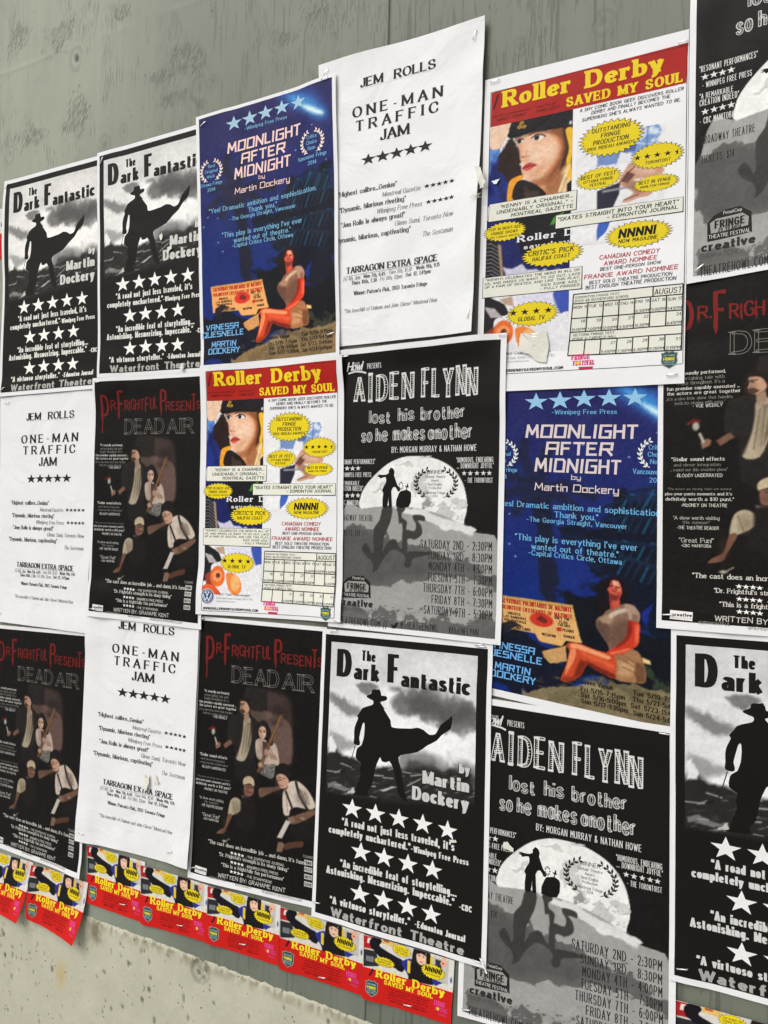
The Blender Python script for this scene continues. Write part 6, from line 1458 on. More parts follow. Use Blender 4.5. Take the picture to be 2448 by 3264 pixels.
  ('P','partner_logo',[9.42,14.62,10.02,14.62,10.02,14.92,9.42,14.92],(196,194,190),3),
  ('T','partner_lettering','bold','FEST',9.46,14.86,9.98,.17,(60,58,56),6),
  ('P','partner_logo',[9.42,15.06,10.02,15.06,10.02,15.36,9.42,15.36],(196,194,190),3),
  ('T','partner_lettering','bold','ARTS',9.46,15.3,9.98,.17,(60,58,56),6),
  ('P','partner_logo',[9.42,15.5,10.02,15.5,10.02,15.8,9.42,15.8],(196,194,190),3),
  ('T','partner_lettering','bold','SASK',9.46,15.74,9.98,.17,(60,58,56),6),
  ('T','partner_lettering','scrawl','TOURING',9.3,14.08,10.1,.16,(160,158,152),6),
 ]}
DESIGNS['flyer'] = {
 "plates": [
  ('comic_picture',0,0,6,1.98,(222,218,208),[
   ('p',[-.02,.01,.69,0,.66,.79,.01,.88],(176,36,40),.06,.1,1),
   ('p',[.29,.12,.52,.1,.47,.43,.24,.45],(235,232,225),.05,0,1),
   ('p',[.01,.88,.89,.83,1.09,1.71,.04,1.96],(44,44,48),.05,0,1),
   ('p',[.21,1.24,.73,1.21,.72,1.56,.2,1.57],(120,124,128),.05,0,1),
   ('p',[1.24,-.17,2.13,-.17,2.09,.26,1.22,.29],(230,192,104),.05,.1,1),
   ('p',[1.38,-.07,1.73,-.07,1.71,.11,1.36,.12],(190,90,60),.05,0,1),
   ('p',[2.13,-.15,3.48,-.14,3.42,1.45,2.11,.99],(208,210,214),.1,0,1),
   ('p',[.41,.29,.69,-.07,1.03,-.05,1.21,.16,1.1,.47,1.93,.75,2.84,1.09,2.63,1.68,1.66,1.38,.78,.91,.46,.7],(26,23,30),.05,.08,1),
   ('p',[2.58,1.06,3.1,.7,3.76,.93,4.02,1.7,3.08,1.86],(46,52,142),.05,.1,1),
   ('p',[4.46,.72,4.93,.37,5.56,1.46,4.97,1.84,4.25,1.63],(46,52,142),.05,.1,1),
   ('p',[3.35,.09,3.6,-.17,4.25,-.23,4.5,.18,4.59,1.11,4.23,.79,4.14,-.04,3.61,.23,3.64,1.07,3.28,.96],(38,26,24),.05,0,1),
   ('p',[3.15,1.11,3.63,.75,4.46,.82,4.74,1.91,3.08,2.07],(26,24,26),.05,0,1),
   ('p',[3,.83,3.19,.84,3.19,1.62,3,1.57],(236,204,40),.03,0,1),
   ('p',[4.47,.19,4.64,.2,4.61,.89,4.46,.82],(236,204,40),.03,0,1),
   ('e',3.88,.42,.32,.47,(238,196,168),.03,1),
   ('e',3.76,.35,.06,.03,(44,30,26),.02,1),
   ('e',4.02,.36,.06,.03,(44,30,26),.02,1),
   ('e',3.89,.7,.08,.03,(186,60,60),.02,1),
   ('p',[3.61,.02,4.14,.02,4.19,.27,3.87,.17,3.59,.29],(38,26,24),.04,0,1),
   ('p',[3.4,.03,3.6,-.35,4.21,-.38,4.49,-.01,4.14,.05],(30,28,30),.03,0,1),
   ('e',3.91,-.2,.06,.05,(222,180,60),.02,1),
   ('p',[4.62,.14,5.74,.13,5.71,1.63,4.66,1.51],(200,196,190),.06,0,1),
   ('p',[4.8,.25,5.22,.25,5.21,.82,4.8,.78],(52,52,60),.06,0,1),
   ('p',[5.11,.42,5.3,-.06,5.49,.01,5.53,.41,5.27,.69],(236,180,148),.03,0,1),
   ('e',5.29,.39,.06,.06,(170,40,40),.03,1),
   ('p',[5.66,-.01,6,0,5.99,1.71,5.67,1.7],(226,224,220),.04,0,1),
   ('e',5.85,1.27,.06,.17,(60,90,170),.04,1),
   ('n',6,.12),
  ]),
 ],
 "items": [
  ('P','red_band',[0,1.96,6,1.96,6,4,0,4],(206,31,26),2),
  ('B','praise_burst',2.58,.37,.65,.38,20),
  ('T','praise_lettering','comic','TOP 10 MUST-SEE',2.15,.29,3.01,.1,(34,30,30),7),
  ('T','praise_lettering','comic','FRINGE SHOWS',2.15,.44,3.01,.1,(34,30,30),7),
  ('T','praise_lettering','comic','CBC CANADA',2.15,.59,3.01,.1,(34,30,30),7),
  ('B','praise_burst',1.46,1.38,.71,.31,20),
  ('T','praise_lettering','comic','BEST ONE-PERSON SHOW',.99,1.32,1.93,.1,(34,30,30),7),
  ('T','praise_lettering','comic','CANADIAN COMEDY',.99,1.47,1.93,.1,(34,30,30),7),
  ('T','praise_lettering','comic','AWARDS',.99,1.62,1.93,.1,(34,30,30),7),
  ('B','praise_burst',4.69,1.08,.81,.47,22),
  ('T','praise_lettering','comicb','NNNN!',4.14,1.14,5.26,.34,(22,20,20),7),
  ('T','praise_lettering','comic','NOW MAGAZINE',4.2,1.32,5.18,.1,(34,30,30),7),
  ('T','title_lettering','coop','Roller Derby',.92,2.42,5.5,.52,(246,226,50),6),
  ('T','title_lettering','coop','SAVED MY SOUL',1.47,2.74,4.76,.28,(246,226,50),6),
  ('T','credit_lettering','comic','A SHY COMIC BOOK GEEK DISCOVERS ROLLER',1.81,3,4.51,.1,(96,20,16),6),
  ('T','credit_lettering','comic','DERBY AND FINALLY BECOMES THE',1.84,3.18,4.36,.1,(96,20,16),6),
  ('T','credit_lettering','comic','SUPERHERO SHE’S ALWAYS WANTED TO BE',1.75,3.35,4.48,.1,(96,20,16),6),
  ('T','credit_lettering','comic','WRITTEN & PERFORMED BY   DIRECTED BY',1.73,3.54,4.31,.08,(96,20,16),6),
  ('T','credit_lettering','comic','NANCY KENNY',1.89,3.75,3,.14,(96,20,16),6),
  ('T','credit_lettering','comic','TANIA LEVY',3.41,3.74,4.44,.14,(96,20,16),6),
  ('L','credit_lettering',[.48,2.43,.73,1.97],.14,(80,26,26),4),
  ('H','festival_shield',.66,3.19,.44,.52),
  ('O','festival_logo',5.3,3.18,.49,.49),
 ]}

# ---------------------------------------------------------------- helpers
def lin(c):
    c = np.asarray(c, float) / 255.
    return np.where(c <= .04045, c / 12.92, ((c + .055) / 1.055) ** 2.4)
PAPER = .83
def pigment(c): return np.clip(lin(c) / .855 * .8, 0, .9)      # print colour read off the photo against its white paper

def tag(o, label=None, cat=None, group=None, kind=None):
    for k, v in (('label', label), ('category', cat), ('group', group), ('kind', kind)):
        if v: o[k] = v
    return o

def mesh_obj(name, V, F, mat, parent=None, C=None, smooth=True, attr='ink'):
    """V n x 3, F list of index tuples or an m x k array, C one linear colour per vertex"""
    me = bpy.data.meshes.new(name)
    V = np.asarray(V, np.float32)
    if isinstance(F, np.ndarray): tot = np.full(len(F), F.shape[1]); idx = F.ravel()
    else: tot = np.array([len(f) for f in F]); idx = np.array([i for f in F for i in f])
    me.vertices.add(len(V)); me.vertices.foreach_set('co', V.ravel())
    me.loops.add(len(idx)); me.loops.foreach_set('vertex_index', idx.astype(np.int32))
    me.polygons.add(len(tot)); me.polygons.foreach_set('loop_start', np.concatenate([[0], np.cumsum(tot)[:-1]]).astype(np.int32))
    me.update(calc_edges=True)
    if smooth: me.polygons.foreach_set('use_smooth', np.ones(len(tot), bool))
    if C is not None:
        a = me.color_attributes.new(attr, 'FLOAT_COLOR', 'POINT')
        a.data.foreach_set('color', (np.concatenate([np.asarray(C, np.float32), np.ones((len(V), 1), np.float32)], 1) if np.shape(C)[1] == 3 else np.asarray(C, np.float32)).ravel())
    me.validate()
    me.materials.append(mat)
    o = bpy.data.objects.new(name, me); col.objects.link(o)
    if parent: o.parent = parent
    return o

def grid_faces(nx, ny):
    i = np.arange(nx * ny).reshape(ny, nx)
    return np.stack([i[:-1, :-1], i[1:, :-1], i[1:, 1:], i[:-1, 1:]], -1).reshape(-1, 4)

def noise2(shape, cells, rng):
    """smooth value noise, about -1..1"""
    ny, nx = shape; cy_, cx_ = max(2, int(cells[1])) + 3, max(2, int(cells[0])) + 3
    g = rng.uniform(-1, 1, (cy_, cx_))
    def axis(n, c):
        t = np.linspace(0, c - 3.001, n); i = t.astype(int); f = t - i
        return i, f * f * (3 - 2 * f)
    iy, fy = axis(ny, cy_ - 0); ix, fx = axis(nx, cx_ - 0)
    fy, fx = fy[:, None], fx[None, :]
    a = g[np.ix_(iy, ix)]; b = g[np.ix_(iy, ix + 1)]; c = g[np.ix_(iy + 1, ix)]; d = g[np.ix_(iy + 1, ix + 1)]
    return (a * (1 - fx) + b * fx) * (1 - fy) + (c * (1 - fx) + d * fx) * fy

# ---------------------------------------------------------------- materials
def material(name):
    mt = bpy.data.materials.new(name); mt.use_nodes = True
    return mt, mt.node_tree.nodes, mt.node_tree.links, mt.node_tree.nodes['Principled BSDF']

def paper_material(name, crumple, tone):
    mt, n, l, b = material(name)
    tc = n.new('ShaderNodeTexCoord')
    no = n.new('ShaderNodeTexNoise'); no.inputs['Scale'].default_value = 9; no.inputs['Detail'].default_value = 5
    l.new(tc.outputs['Object'], no.inputs['Vector'])
    mx = n.new('ShaderNodeMix'); mx.data_type = 'RGBA'; mx.inputs[6].default_value = (tone[0] * .965, tone[1] * .965, tone[2] * .96, 1); mx.inputs[7].default_value = (*tone, 1)
    l.new(no.outputs['Fac'], mx.inputs['Factor']); l.new(mx.outputs[2], b.inputs['Base Color'])
    n2 = n.new('ShaderNodeTexNoise'); n2.inputs['Scale'].default_value = 26; n2.inputs['Detail'].default_value = 3; n2.inputs['Distortion'].default_value = .8
    l.new(tc.outputs['Object'], n2.inputs['Vector'])
    n3 = n.new('ShaderNodeTexNoise'); n3.inputs['Scale'].default_value = 8; n3.inputs['Detail'].default_value = 4; n3.inputs['Distortion'].default_value = 1.4
    l.new(tc.outputs['Object'], n3.inputs['Vector'])
    b3 = n.new('ShaderNodeBump'); b3.inputs['Strength'].default_value = min(1, crumple * 2); b3.inputs['Distance'].default_value = .006
    l.new(n3.outputs['Fac'], b3.inputs['Height'])
    bp = n.new('ShaderNodeBump'); bp.inputs['Strength'].default_value = crumple; bp.inputs['Distance'].default_value = .002
    l.new(n2.outputs['Fac'], bp.inputs['Height']); l.new(b3.outputs[0], bp.inputs['Normal']); l.new(bp.outputs[0], b.inputs['Normal'])
    b.inputs['Roughness'].default_value = .5; b.inputs['Specular IOR Level'].default_value = .22
    return mt
PAPER_MAT = paper_material('white poster paper', .2, (.82, .82, .83))
THIN_MAT = paper_material('crumpled copy paper', .4, (.82, .82, .83))
SCRAP_MAT = paper_material('torn yellowed paper', .5, (.70, .69, .61))

def ink_material():
    mt, n, l, b = material('printed ink')
    at = n.new('ShaderNodeAttribute'); at.attribute_name = 'ink'
    tc = n.new('ShaderNodeTexCoord')
    no = n.new('ShaderNodeTexNoise'); no.inputs['Scale'].default_value = 900; no.inputs['Detail'].default_value = 2
    l.new(tc.outputs['Object'], no.inputs['Vector'])
    mr = n.new('ShaderNodeMapRange'); mr.inputs['To Min'].default_value = .9; mr.inputs['To Max'].default_value = 1.1
    l.new(no.outputs['Fac'], mr.inputs['Value'])
    mu = n.new('ShaderNodeVectorMath'); mu.operation = 'SCALE'
    l.new(at.outputs['Color'], mu.inputs[0]); l.new(mr.outputs[0], mu.inputs['Scale'])
    oi = n.new('ShaderNodeObjectInfo'); fd = n.new('ShaderNodeVectorMath'); fd.operation = 'MULTIPLY'   # print density of this copy
    l.new(mu.outputs[0], fd.inputs[0]); l.new(oi.outputs['Color'], fd.inputs[1]); l.new(fd.outputs[0], b.inputs['Base Color'])
    n3 = n.new('ShaderNodeTexNoise'); n3.inputs['Scale'].default_value = 8; n3.inputs['Detail'].default_value = 4; n3.inputs['Distortion'].default_value = 1.4
    l.new(tc.outputs['Object'], n3.inputs['Vector'])
    b3 = n.new('ShaderNodeBump'); b3.inputs['Strength'].default_value = .4; b3.inputs['Distance'].default_value = .006
    l.new(n3.outputs['Fac'], b3.inputs['Height']); l.new(b3.outputs[0], b.inputs['Normal'])
    b.inputs['Roughness'].default_value = .46; b.inputs['Specular IOR Level'].default_value = .11
    return mt
INK_MAT = ink_material()

def metal_material():
    mt, n, l, b = material('staple steel')
    b.inputs['Base Color'].default_value = (.62, .62, .6, 1); b.inputs['Metallic'].default_value = .75; b.inputs['Roughness'].default_value = .3
    no = n.new('ShaderNodeTexNoise'); no.inputs['Scale'].default_value = 300
    rp = n.new('ShaderNodeValToRGB'); rp.color_ramp.elements[0].color = (.72, .71, .68, 1); rp.color_ramp.elements[1].color = (.92, .92, .91, 1)
    l.new(no.outputs['Fac'], rp.inputs['Fac']); l.new(rp.outputs[0], b.inputs['Base Color'])
    return mt
STEEL = metal_material()

def wood_material(name, crack_lo, patchy, base, dark, seed, turn=None):
    """weathered painted plywood: upright grain, hairline checks, rubbed patches; 'ink' carries knots and flecks of the veneer"""
    mt, n, l, b = material(name)
    tc = n.new('ShaderNodeTexCoord'); at = n.new('ShaderNodeAttribute'); at.attribute_name = 'ink'
    def mapped(sx, sz, off=0):
        mp = n.new('ShaderNodeMapping'); mp.inputs['Scale'].default_value = (sx, 1, sz); mp.inputs['Location'].default_value = (seed + off, seed * .7, off)
        l.new(tc.outputs['Object'], mp.inputs['Vector']); return mp.outputs[0]
    def noise(vec, scale, det, dist=0.):
        t = n.new('ShaderNodeTexNoise'); t.inputs['Scale'].default_value = scale; t.inputs['Detail'].default_value = det; t.inputs['Distortion'].default_value = dist
        l.new(vec, t.inputs['Vector']); return t.outputs['Fac']
    def ramp(fac, p0, p1, c0=0., c1=1.):
        t = n.new('ShaderNodeMapRange'); t.interpolation_type = 'SMOOTHSTEP'; t.inputs['From Min'].default_value = p0; t.inputs['From Max'].default_value = p1
        t.inputs['To Min'].default_value = c0; t.inputs['To Max'].default_value = c1; l.new(fac, t.inputs['Value']); return t.outputs[0]
    def math_(op, a, c):
        t = n.new('ShaderNodeMath'); t.operation = op
        for i, x in enumerate((a, c)):
            if isinstance(x, (int, float)): t.inputs[i].default_value = x
            else: l.new(x, t.inputs[i])
        return t.outputs[0]
    fine = noise(mapped(170, 7), 1, 3, .5)
    checks = ramp(fine, crack_lo, crack_lo + .09)                      # narrow dark checks
    patch = ramp(noise(mapped(9, 5, 3), 1, 3, .4), patchy, patchy + .16)
    if turn:                                                            # towards the seam the veneer is bare-grained and the painted-in sheen fades out
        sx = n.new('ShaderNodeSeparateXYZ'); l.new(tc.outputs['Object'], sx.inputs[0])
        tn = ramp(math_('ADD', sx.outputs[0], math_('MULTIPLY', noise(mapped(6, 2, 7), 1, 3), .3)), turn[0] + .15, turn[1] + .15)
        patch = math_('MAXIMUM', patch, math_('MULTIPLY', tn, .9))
    flecks = math_('MULTIPLY', ramp(noise(mapped(420, 34, 5), 1, 2, .6), .54, .62), ramp(noise(mapped(8, 5, 9), 1, 3, 1.5), .50, .62))
    slant = n.new('ShaderNodeMapping'); slant.inputs['Rotation'].default_value = (0, R(-24), 0); l.new(tc.outputs['Object'], slant.inputs['Vector'])
    s3 = n.new('ShaderNodeMapping'); s3.inputs['Scale'].default_value = (330, 1, 62); l.new(slant.outputs[0], s3.inputs['Vector'])
    rub = ramp(math_('ADD', noise(s3.outputs[0], 1, 3, .7), math_('MULTIPLY', at.outputs['Alpha'], .2)), .67, .76)   # short rubbed strokes where the veneer is scuffed
    dk = math_('MAXIMUM', math_('MAXIMUM', math_('MULTIPLY', checks, patch), math_('MULTIPLY', flecks, .7)), rub)
    broad = noise(mapped(26, 1.4, 2), 1, 4, .8); blot = noise(mapped(3, 2.2, 4), 1, 5, .3)
    tone = math_('MULTIPLY', ramp(broad, .3, .7, .96, 1.04), ramp(blot, .3, .7, .93, 1.06))
    mx = n.new('ShaderNodeMix'); mx.data_type = 'RGBA'; mx.inputs[6].default_value = (*base, 1); mx.inputs[7].default_value = (*dark, 1)
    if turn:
        bm = n.new('ShaderNodeMix'); bm.data_type = 'RGBA'; bm.inputs[6].default_value = (*base, 1); bm.inputs[7].default_value = (*turn[2], 1)  # paler base away from the seam: grazing sheen put into the colour
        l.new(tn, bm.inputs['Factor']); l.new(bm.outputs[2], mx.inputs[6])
    l.new(math_('MULTIPLY', dk, .68), mx.inputs['Factor'])
    sc = n.new('ShaderNodeVectorMath'); sc.operation = 'SCALE'; l.new(mx.outputs[2], sc.inputs[0]); l.new(tone, sc.inputs['Scale'])
    s2 = n.new('ShaderNodeVectorMath'); s2.operation = 'MULTIPLY'; l.new(sc.outputs[0], s2.inputs[0]); l.new(at.outputs['Color'], s2.inputs[1])
    l.new(s2.outputs[0], b.inputs['Base Color'])
    hgt = math_('SUBTRACT', math_('ADD', math_('MULTIPLY', broad, .6), math_('MULTIPLY', fine, .25)), dk)
    bp = n.new('ShaderNodeBump'); bp.inputs['Strength'].default_value = .45; bp.inputs['Distance'].default_value = .0012
    l.new(hgt, bp.inputs['Height']); l.new(bp.outputs[0], b.inputs['Normal'])
    b.inputs['Roughness'].default_value = .55; b.inputs['Specular IOR Level'].default_value = .5
    return mt

def concrete_material():
    mt, n, l, b = material('cast concrete')
    tc = n.new('ShaderNodeTexCoord'); at = n.new('ShaderNodeAttribute'); at.attribute_name = 'ink'
    def tex(kind, scale, **kw):
        t = n.new(kind); t.inputs['Scale'].default_value = scale
        for k, v in kw.items(): t.inputs[k].default_value = v
        l.new(tc.outputs['Object'], t.inputs['Vector']); return t
    a = tex('ShaderNodeTexNoise', 14, Detail=6, Roughness=.6); c = tex('ShaderNodeTexNoise', 230, Detail=6, Roughness=.75)
    v = tex('ShaderNodeTexVoronoi', 75); w = tex('ShaderNodeTexNoise', 34, Detail=2)
    rp = n.new('ShaderNodeValToRGB'); rp.color_ramp.elements[0].position = .3; rp.color_ramp.elements[0].color = (.45, .44, .34, 1); rp.color_ramp.elements[1].position = .72; rp.color_ramp.elements[1].color = (.54, .53, .415, 1)
    l.new(a.outputs['Fac'], rp.inputs['Fac'])
    pit = n.new('ShaderNodeMapRange'); pit.inputs['From Min'].default_value = .08; pit.inputs['From Max'].default_value = .14; l.new(v.outputs['Distance'], pit.inputs['Value'])
    gate = n.new('ShaderNodeMapRange'); gate.inputs['From Min'].default_value = .50; gate.inputs['From Max'].default_value = .53; gate.inputs['To Min'].default_value = 1; gate.inputs['To Max'].default_value = 0; l.new(w.outputs['Fac'], gate.inputs['Value'])
    mxp = n.new('ShaderNodeMath'); mxp.operation = 'MAXIMUM'; l.new(pit.outputs[0], mxp.inputs[0]); l.new(gate.outputs[0], mxp.inputs[1])
    mr = n.new('ShaderNodeMapRange'); mr.inputs['To Min'].default_value = .22; l.new(mxp.outputs[0], mr.inputs['Value'])
    m2 = n.new('ShaderNodeVectorMath'); m2.operation = 'SCALE'; l.new(rp.outputs[0], m2.inputs[0]); l.new(mr.outputs[0], m2.inputs['Scale'])
    g = n.new('ShaderNodeMapRange'); g.inputs['To Min'].default_value = .80; g.inputs['To Max'].default_value = 1.12; l.new(c.outputs['Fac'], g.inputs['Value'])
    m3 = n.new('ShaderNodeVectorMath'); m3.operation = 'SCALE'; l.new(m2.outputs[0], m3.inputs[0]); l.new(g.outputs[0], m3.inputs['Scale'])
    m4 = n.new('ShaderNodeVectorMath'); m4.operation = 'MULTIPLY'; l.new(m3.outputs[0], m4.inputs[0]); l.new(at.outputs['Color'], m4.inputs[1]); l.new(m4.outputs[0], b.inputs['Base Color'])
    ad = n.new('ShaderNodeMath'); ad.operation = 'MULTIPLY_ADD'; ad.inputs[1].default_value = .4; l.new(c.outputs['Fac'], ad.inputs[0]); l.new(mxp.outputs[0], ad.inputs[2])
    bp = n.new('ShaderNodeBump'); bp.inputs['Strength'].default_value = .5; bp.inputs['Distance'].default_value = .002; l.new(ad.outputs[0], bp.inputs['Height']); l.new(bp.outputs[0], b.inputs['Normal'])
    b.inputs['Roughness'].default_value = .85
    return mt

# ---------------------------------------------------------------- setting: pavement, concrete base wall, plywood hoarding
def build_pavement():
    mt, n, l, b = material('pavement concrete')
    no = n.new('ShaderNodeTexNoise'); no.inputs['Scale'].default_value = 6; no.inputs['Detail'].default_value = 6
    rp = n.new('ShaderNodeValToRGB'); rp.color_ramp.elements[0].color = (.34, .335, .32, 1); rp.color_ramp.elements[1].color = (.48, .47, .45, 1)
    l.new(no.outputs['Fac'], rp.inputs['Fac']); l.new(rp.outputs[0], b.inputs['Base Color']); b.inputs['Roughness'].default_value = .9
    s = 120.
    o = mesh_obj('pavement', [(-s, -s, 0), (s, -s, 0), (s, s, 0), (-s, s, 0)], [(0, 1, 2, 3)], mt, smooth=False)
    tag(o, kind='structure')
build_pavement()

EDGE_Z = .778
def build_concrete():
    rng = np.random.RandomState(4); rnd = random.Random(4)
    xs = np.concatenate([np.linspace(-6, -1.8, 30)[:-1], np.arange(-1.8, -.5, .003), np.linspace(-.5, 5, 60)[1:]])
    zs = np.concatenate([np.linspace(0, .52, 14)[:-1], np.arange(.52, EDGE_Z - .012, .003)])
    prof = [(.0045, z) for z in zs] + [(.0046, EDGE_Z - .010), (.0040, EDGE_Z - .006), (.0028, EDGE_Z - .003), (.0005, EDGE_Z - .001), (-.006, EDGE_Z), (-.03, EDGE_Z + .0005)]
    ny, nx = len(prof), len(xs)
    X = np.repeat(xs[None], ny, 0); Y = np.repeat(np.array([p[0] for p in prof])[:, None], nx, 1); Z = np.repeat(np.array([p[1] for p in prof])[:, None], nx, 1)
    edge = np.clip((Z - (EDGE_Z - .03)) / .03, 0, 1)
    w = noise2((1, nx), (900, 2), rng)[0]; w2 = noise2((1, nx), (150, 2), rng)[0]
    Z += edge * (w * .0007 + w2 * .0014 - .0006)[None]
    Y += noise2((ny, nx), (700, 60), rng) * .0005 * (Y > 0) + edge * noise2((ny, nx), (800, 90), rng) * .0012 * (Y > 0)
    C = np.ones((ny, nx, 3))
    def stain_or_shade(cx, cz, rx, rz, c, soft=.5, rag=.35, sd=1):
        r = np.random.RandomState(sd); q = np.hypot((X - cx) / rx, (Z - cz) / rz) + noise2((ny, nx), (420, 40), r) * rag * .5
        a = np.clip((1 - q) / soft, 0, 1)[..., None]; C[:] = C * (1 - a) + C * np.array(c) * a
    stain_or_shade(-1.3185, .655, .022, .036, (1.05, .88, .60), .8, .25, 2)              # rust coloured splash
    stain_or_shade(-1.232, .757, .030, .030, (.42, .38, .31), .9, .6, 3)                 # curled flyer's shadow, painted into the concrete colour
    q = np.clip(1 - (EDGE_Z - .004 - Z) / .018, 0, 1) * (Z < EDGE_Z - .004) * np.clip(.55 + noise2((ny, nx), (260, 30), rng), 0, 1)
    C *= 1 - (q * .55)[..., None] * np.array([.9, 1, 1.15])                      # broken brownish darker line along the arris
    for k in range(190):
        cx, cz, r = rnd.uniform(-1.72, -.6), rnd.uniform(.53, .765), rnd.choice((.0018, .002, .0024, .003, .004)); v = rnd.uniform(.25, .6)
        if cx < -1.4 and rnd.random() < .5: cx, cz = rnd.gauss(-1.50, .03), rnd.gauss(.66, .03)
        a = np.clip((1.2 - np.hypot((X - cx) / r, (Z - cz) / (r * rnd.uniform(.8, 2.2)))) / .6, 0, 1); C *= (1 - a * (1 - v))[..., None]; Y -= a * .0012
    # form-tie hole, filled flush and cracked open
    d = np.hypot(X + .9774, Z - .7575); a = np.clip((.0205 - d) / .003, 0, 1); Y -= a * (.0030 + .0016 * noise2((ny, nx), (700, 70), rng))
    ring = np.clip(1 - abs(d - .0195) / .004, 0, 1); C *= (1 - .35 * ring - .28 * a * np.clip(.7 + noise2((ny, nx), (600, 70), rng), 0, 1.4))[..., None]
    for hx, hz, hr in ((-.968, .763, .005), (-.983, .753, .004), (-.973, .748, .003)):
        h = np.clip((hr - np.hypot((X - hx) / .8, Z - hz)) / .0025, 0, 1); C *= (1 - .75 * h)[..., None]; Y -= h * .004
    V = np.stack([X, -Y, Z], -1).reshape(-1, 3)
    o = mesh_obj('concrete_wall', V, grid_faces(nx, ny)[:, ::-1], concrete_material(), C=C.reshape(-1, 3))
    tag(o, 'pale pitted concrete base wall below the grey plywood, with a round plugged hole', 'wall')
build_concrete()

SEAM = -.6585
RUBS = [(-1.065, 2.294, .045, .033), (-1.125, 2.284, .054, .016), (-1.346, 2.262, .049, .045), (-1.494, 2.252, .054, .029), (-.792, 2.299, .03, .03), (-1.399, 2.433, .065, .037), (-1.242, 2.43, .034, .024), (-1.092, 2.235, .053, .014), (-.841, 2.273, .025, .015), (-1.534, 2.464, .05, .039)]
def build_plywood(name, x0, x1, mat, knots, seed, label, waves):
    rng = np.random.RandomState(seed); p = .004; z0, z1 = .735, 2.95
    nx, ny = int((x1 - x0) / p) + 1, int((z1 - z0) / p) + 1
    xs, zs = np.linspace(x0, x1, nx), np.linspace(z0, z1, ny); X, Z = np.meshgrid(xs, zs)
    wd, hg = x1 - x0, z1 - z0
    Y = noise2((ny, nx), (wd * 26, hg * 5), rng) * .00045 + noise2((ny, nx), (wd * 70, hg * 9), rng) * .00022
    C = np.ones((ny, nx, 3)); C *= (1 + .05 * noise2((ny, nx), (wd * 8, hg * 5), rng))[..., None]
    # lower edge of the sheet: greyer, cooler tone
    low = np.clip((1.0 - Z) / .15, 0, 1)[..., None]; C *= 1 + low * (np.array([.90, .96, .98]) - 1)
    # rotary-cut veneer figure: nested ragged arches
    for cx, cz, r0, n_, amp in waves:
        d = np.hypot((X - cx) / .55, (Z - cz) * .9) + noise2((ny, nx), (wd * 12, hg * 9), rng) * .02
        ph = np.sin(d / r0 * math.tau); env = np.exp(-(d / (n_ * r0)) ** 2); Y += ph * env * amp * .6; C *= (1 - np.clip(-ph - .72, 0, 1) * env * .22)[..., None]
    if x0 < -2:                                                          # raised lap line across the sheet
        q = np.exp(-((Z - 2.4025 + (X + 1.57) * .018) / .0035) ** 2) * np.clip((-1.0 - X) / .1, 0, 1) * np.clip(.6 + noise2((ny, nx), (wd * 14, 3), rng), 0, 1); Y += q * .0009; C *= (1 + q * .06)[..., None]
    for cx, cz, r, v in knots:
        d = np.hypot((X - cx), (Z - cz) * .72) + noise2((ny, nx), (wd * 90, hg * 90), rng) * r * .22
        core = np.clip((r * .55 - d) / (r * .3), 0, 1); ring = np.clip(1 - abs(d - r) / (r * .3), 0, 1); r2 = np.clip(1 - abs(d - r * 1.7) / (r * .25), 0, 1)
        C *= (1 - core * (1 - v) - ring * .22 - r2 * .05)[..., None]; Y -= core * .0012 * (1 - v) - ring * .0003
    rub = np.zeros((ny, nx))
    for cx, cz, rx, rz in RUBS:
        q = 1 - np.hypot((X - cx) / rx, (Z - cz) / rz) * .8 + .35 * noise2((ny, nx), (wd * 40, hg * 40), rng); rub = np.maximum(rub, np.clip(q * 1.6, 0, 1))
    V = np.stack([X, -Y - .0004, Z], -1).reshape(-1, 3)
    F = grid_faces(nx, ny)[:, ::-1]
    # sheet thickness: a border going 18 mm back
    i = np.arange(nx * ny).reshape(ny, nx); loop = np.concatenate([i[0], i[1:, -1], i[-1, ::-1][1:], i[::-1, 0][1:-1]])
    back = V[loop].copy(); back[:, 1] = .018; nb = len(V) + np.arange(len(loop))
    F2 = np.stack([loop, nb, np.roll(nb, -1), np.roll(loop, -1)], 1)
    o = mesh_obj(name, np.concatenate([V, back]), np.concatenate([F, F2]), mat, C=np.concatenate([np.concatenate([C.reshape(-1, 3), rub.reshape(-1, 1)], 1), np.tile([1, 1, 1, 0], (len(loop), 1))]))
    tag(o, label, 'plywood sheet')
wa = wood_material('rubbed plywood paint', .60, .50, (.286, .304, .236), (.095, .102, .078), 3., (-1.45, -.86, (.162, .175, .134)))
wb = wood_material('checked plywood paint', .565, .34, (.150, .162, .122), (.072, .078, .060), 11.)
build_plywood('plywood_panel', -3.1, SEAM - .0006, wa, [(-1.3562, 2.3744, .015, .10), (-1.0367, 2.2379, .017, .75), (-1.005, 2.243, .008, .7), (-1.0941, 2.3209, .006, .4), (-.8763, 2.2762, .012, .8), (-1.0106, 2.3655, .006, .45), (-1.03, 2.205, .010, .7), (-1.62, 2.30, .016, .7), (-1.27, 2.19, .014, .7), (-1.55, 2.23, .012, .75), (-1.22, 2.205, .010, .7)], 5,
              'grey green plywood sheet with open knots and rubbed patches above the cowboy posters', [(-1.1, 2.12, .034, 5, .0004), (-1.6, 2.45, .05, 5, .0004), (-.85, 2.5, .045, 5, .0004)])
build_plywood('plywood_panel', SEAM + .0006, 2.2, wb, [(-.336, 2.156, .012, .75), (-.4494, 2.1538, .009, .8), (-.20, 2.4, .014, .7), (-.62, 2.42, .012, .75)], 9,
              'grey green plywood sheet with upright hairline cracks above the red bannered comic poster', [])
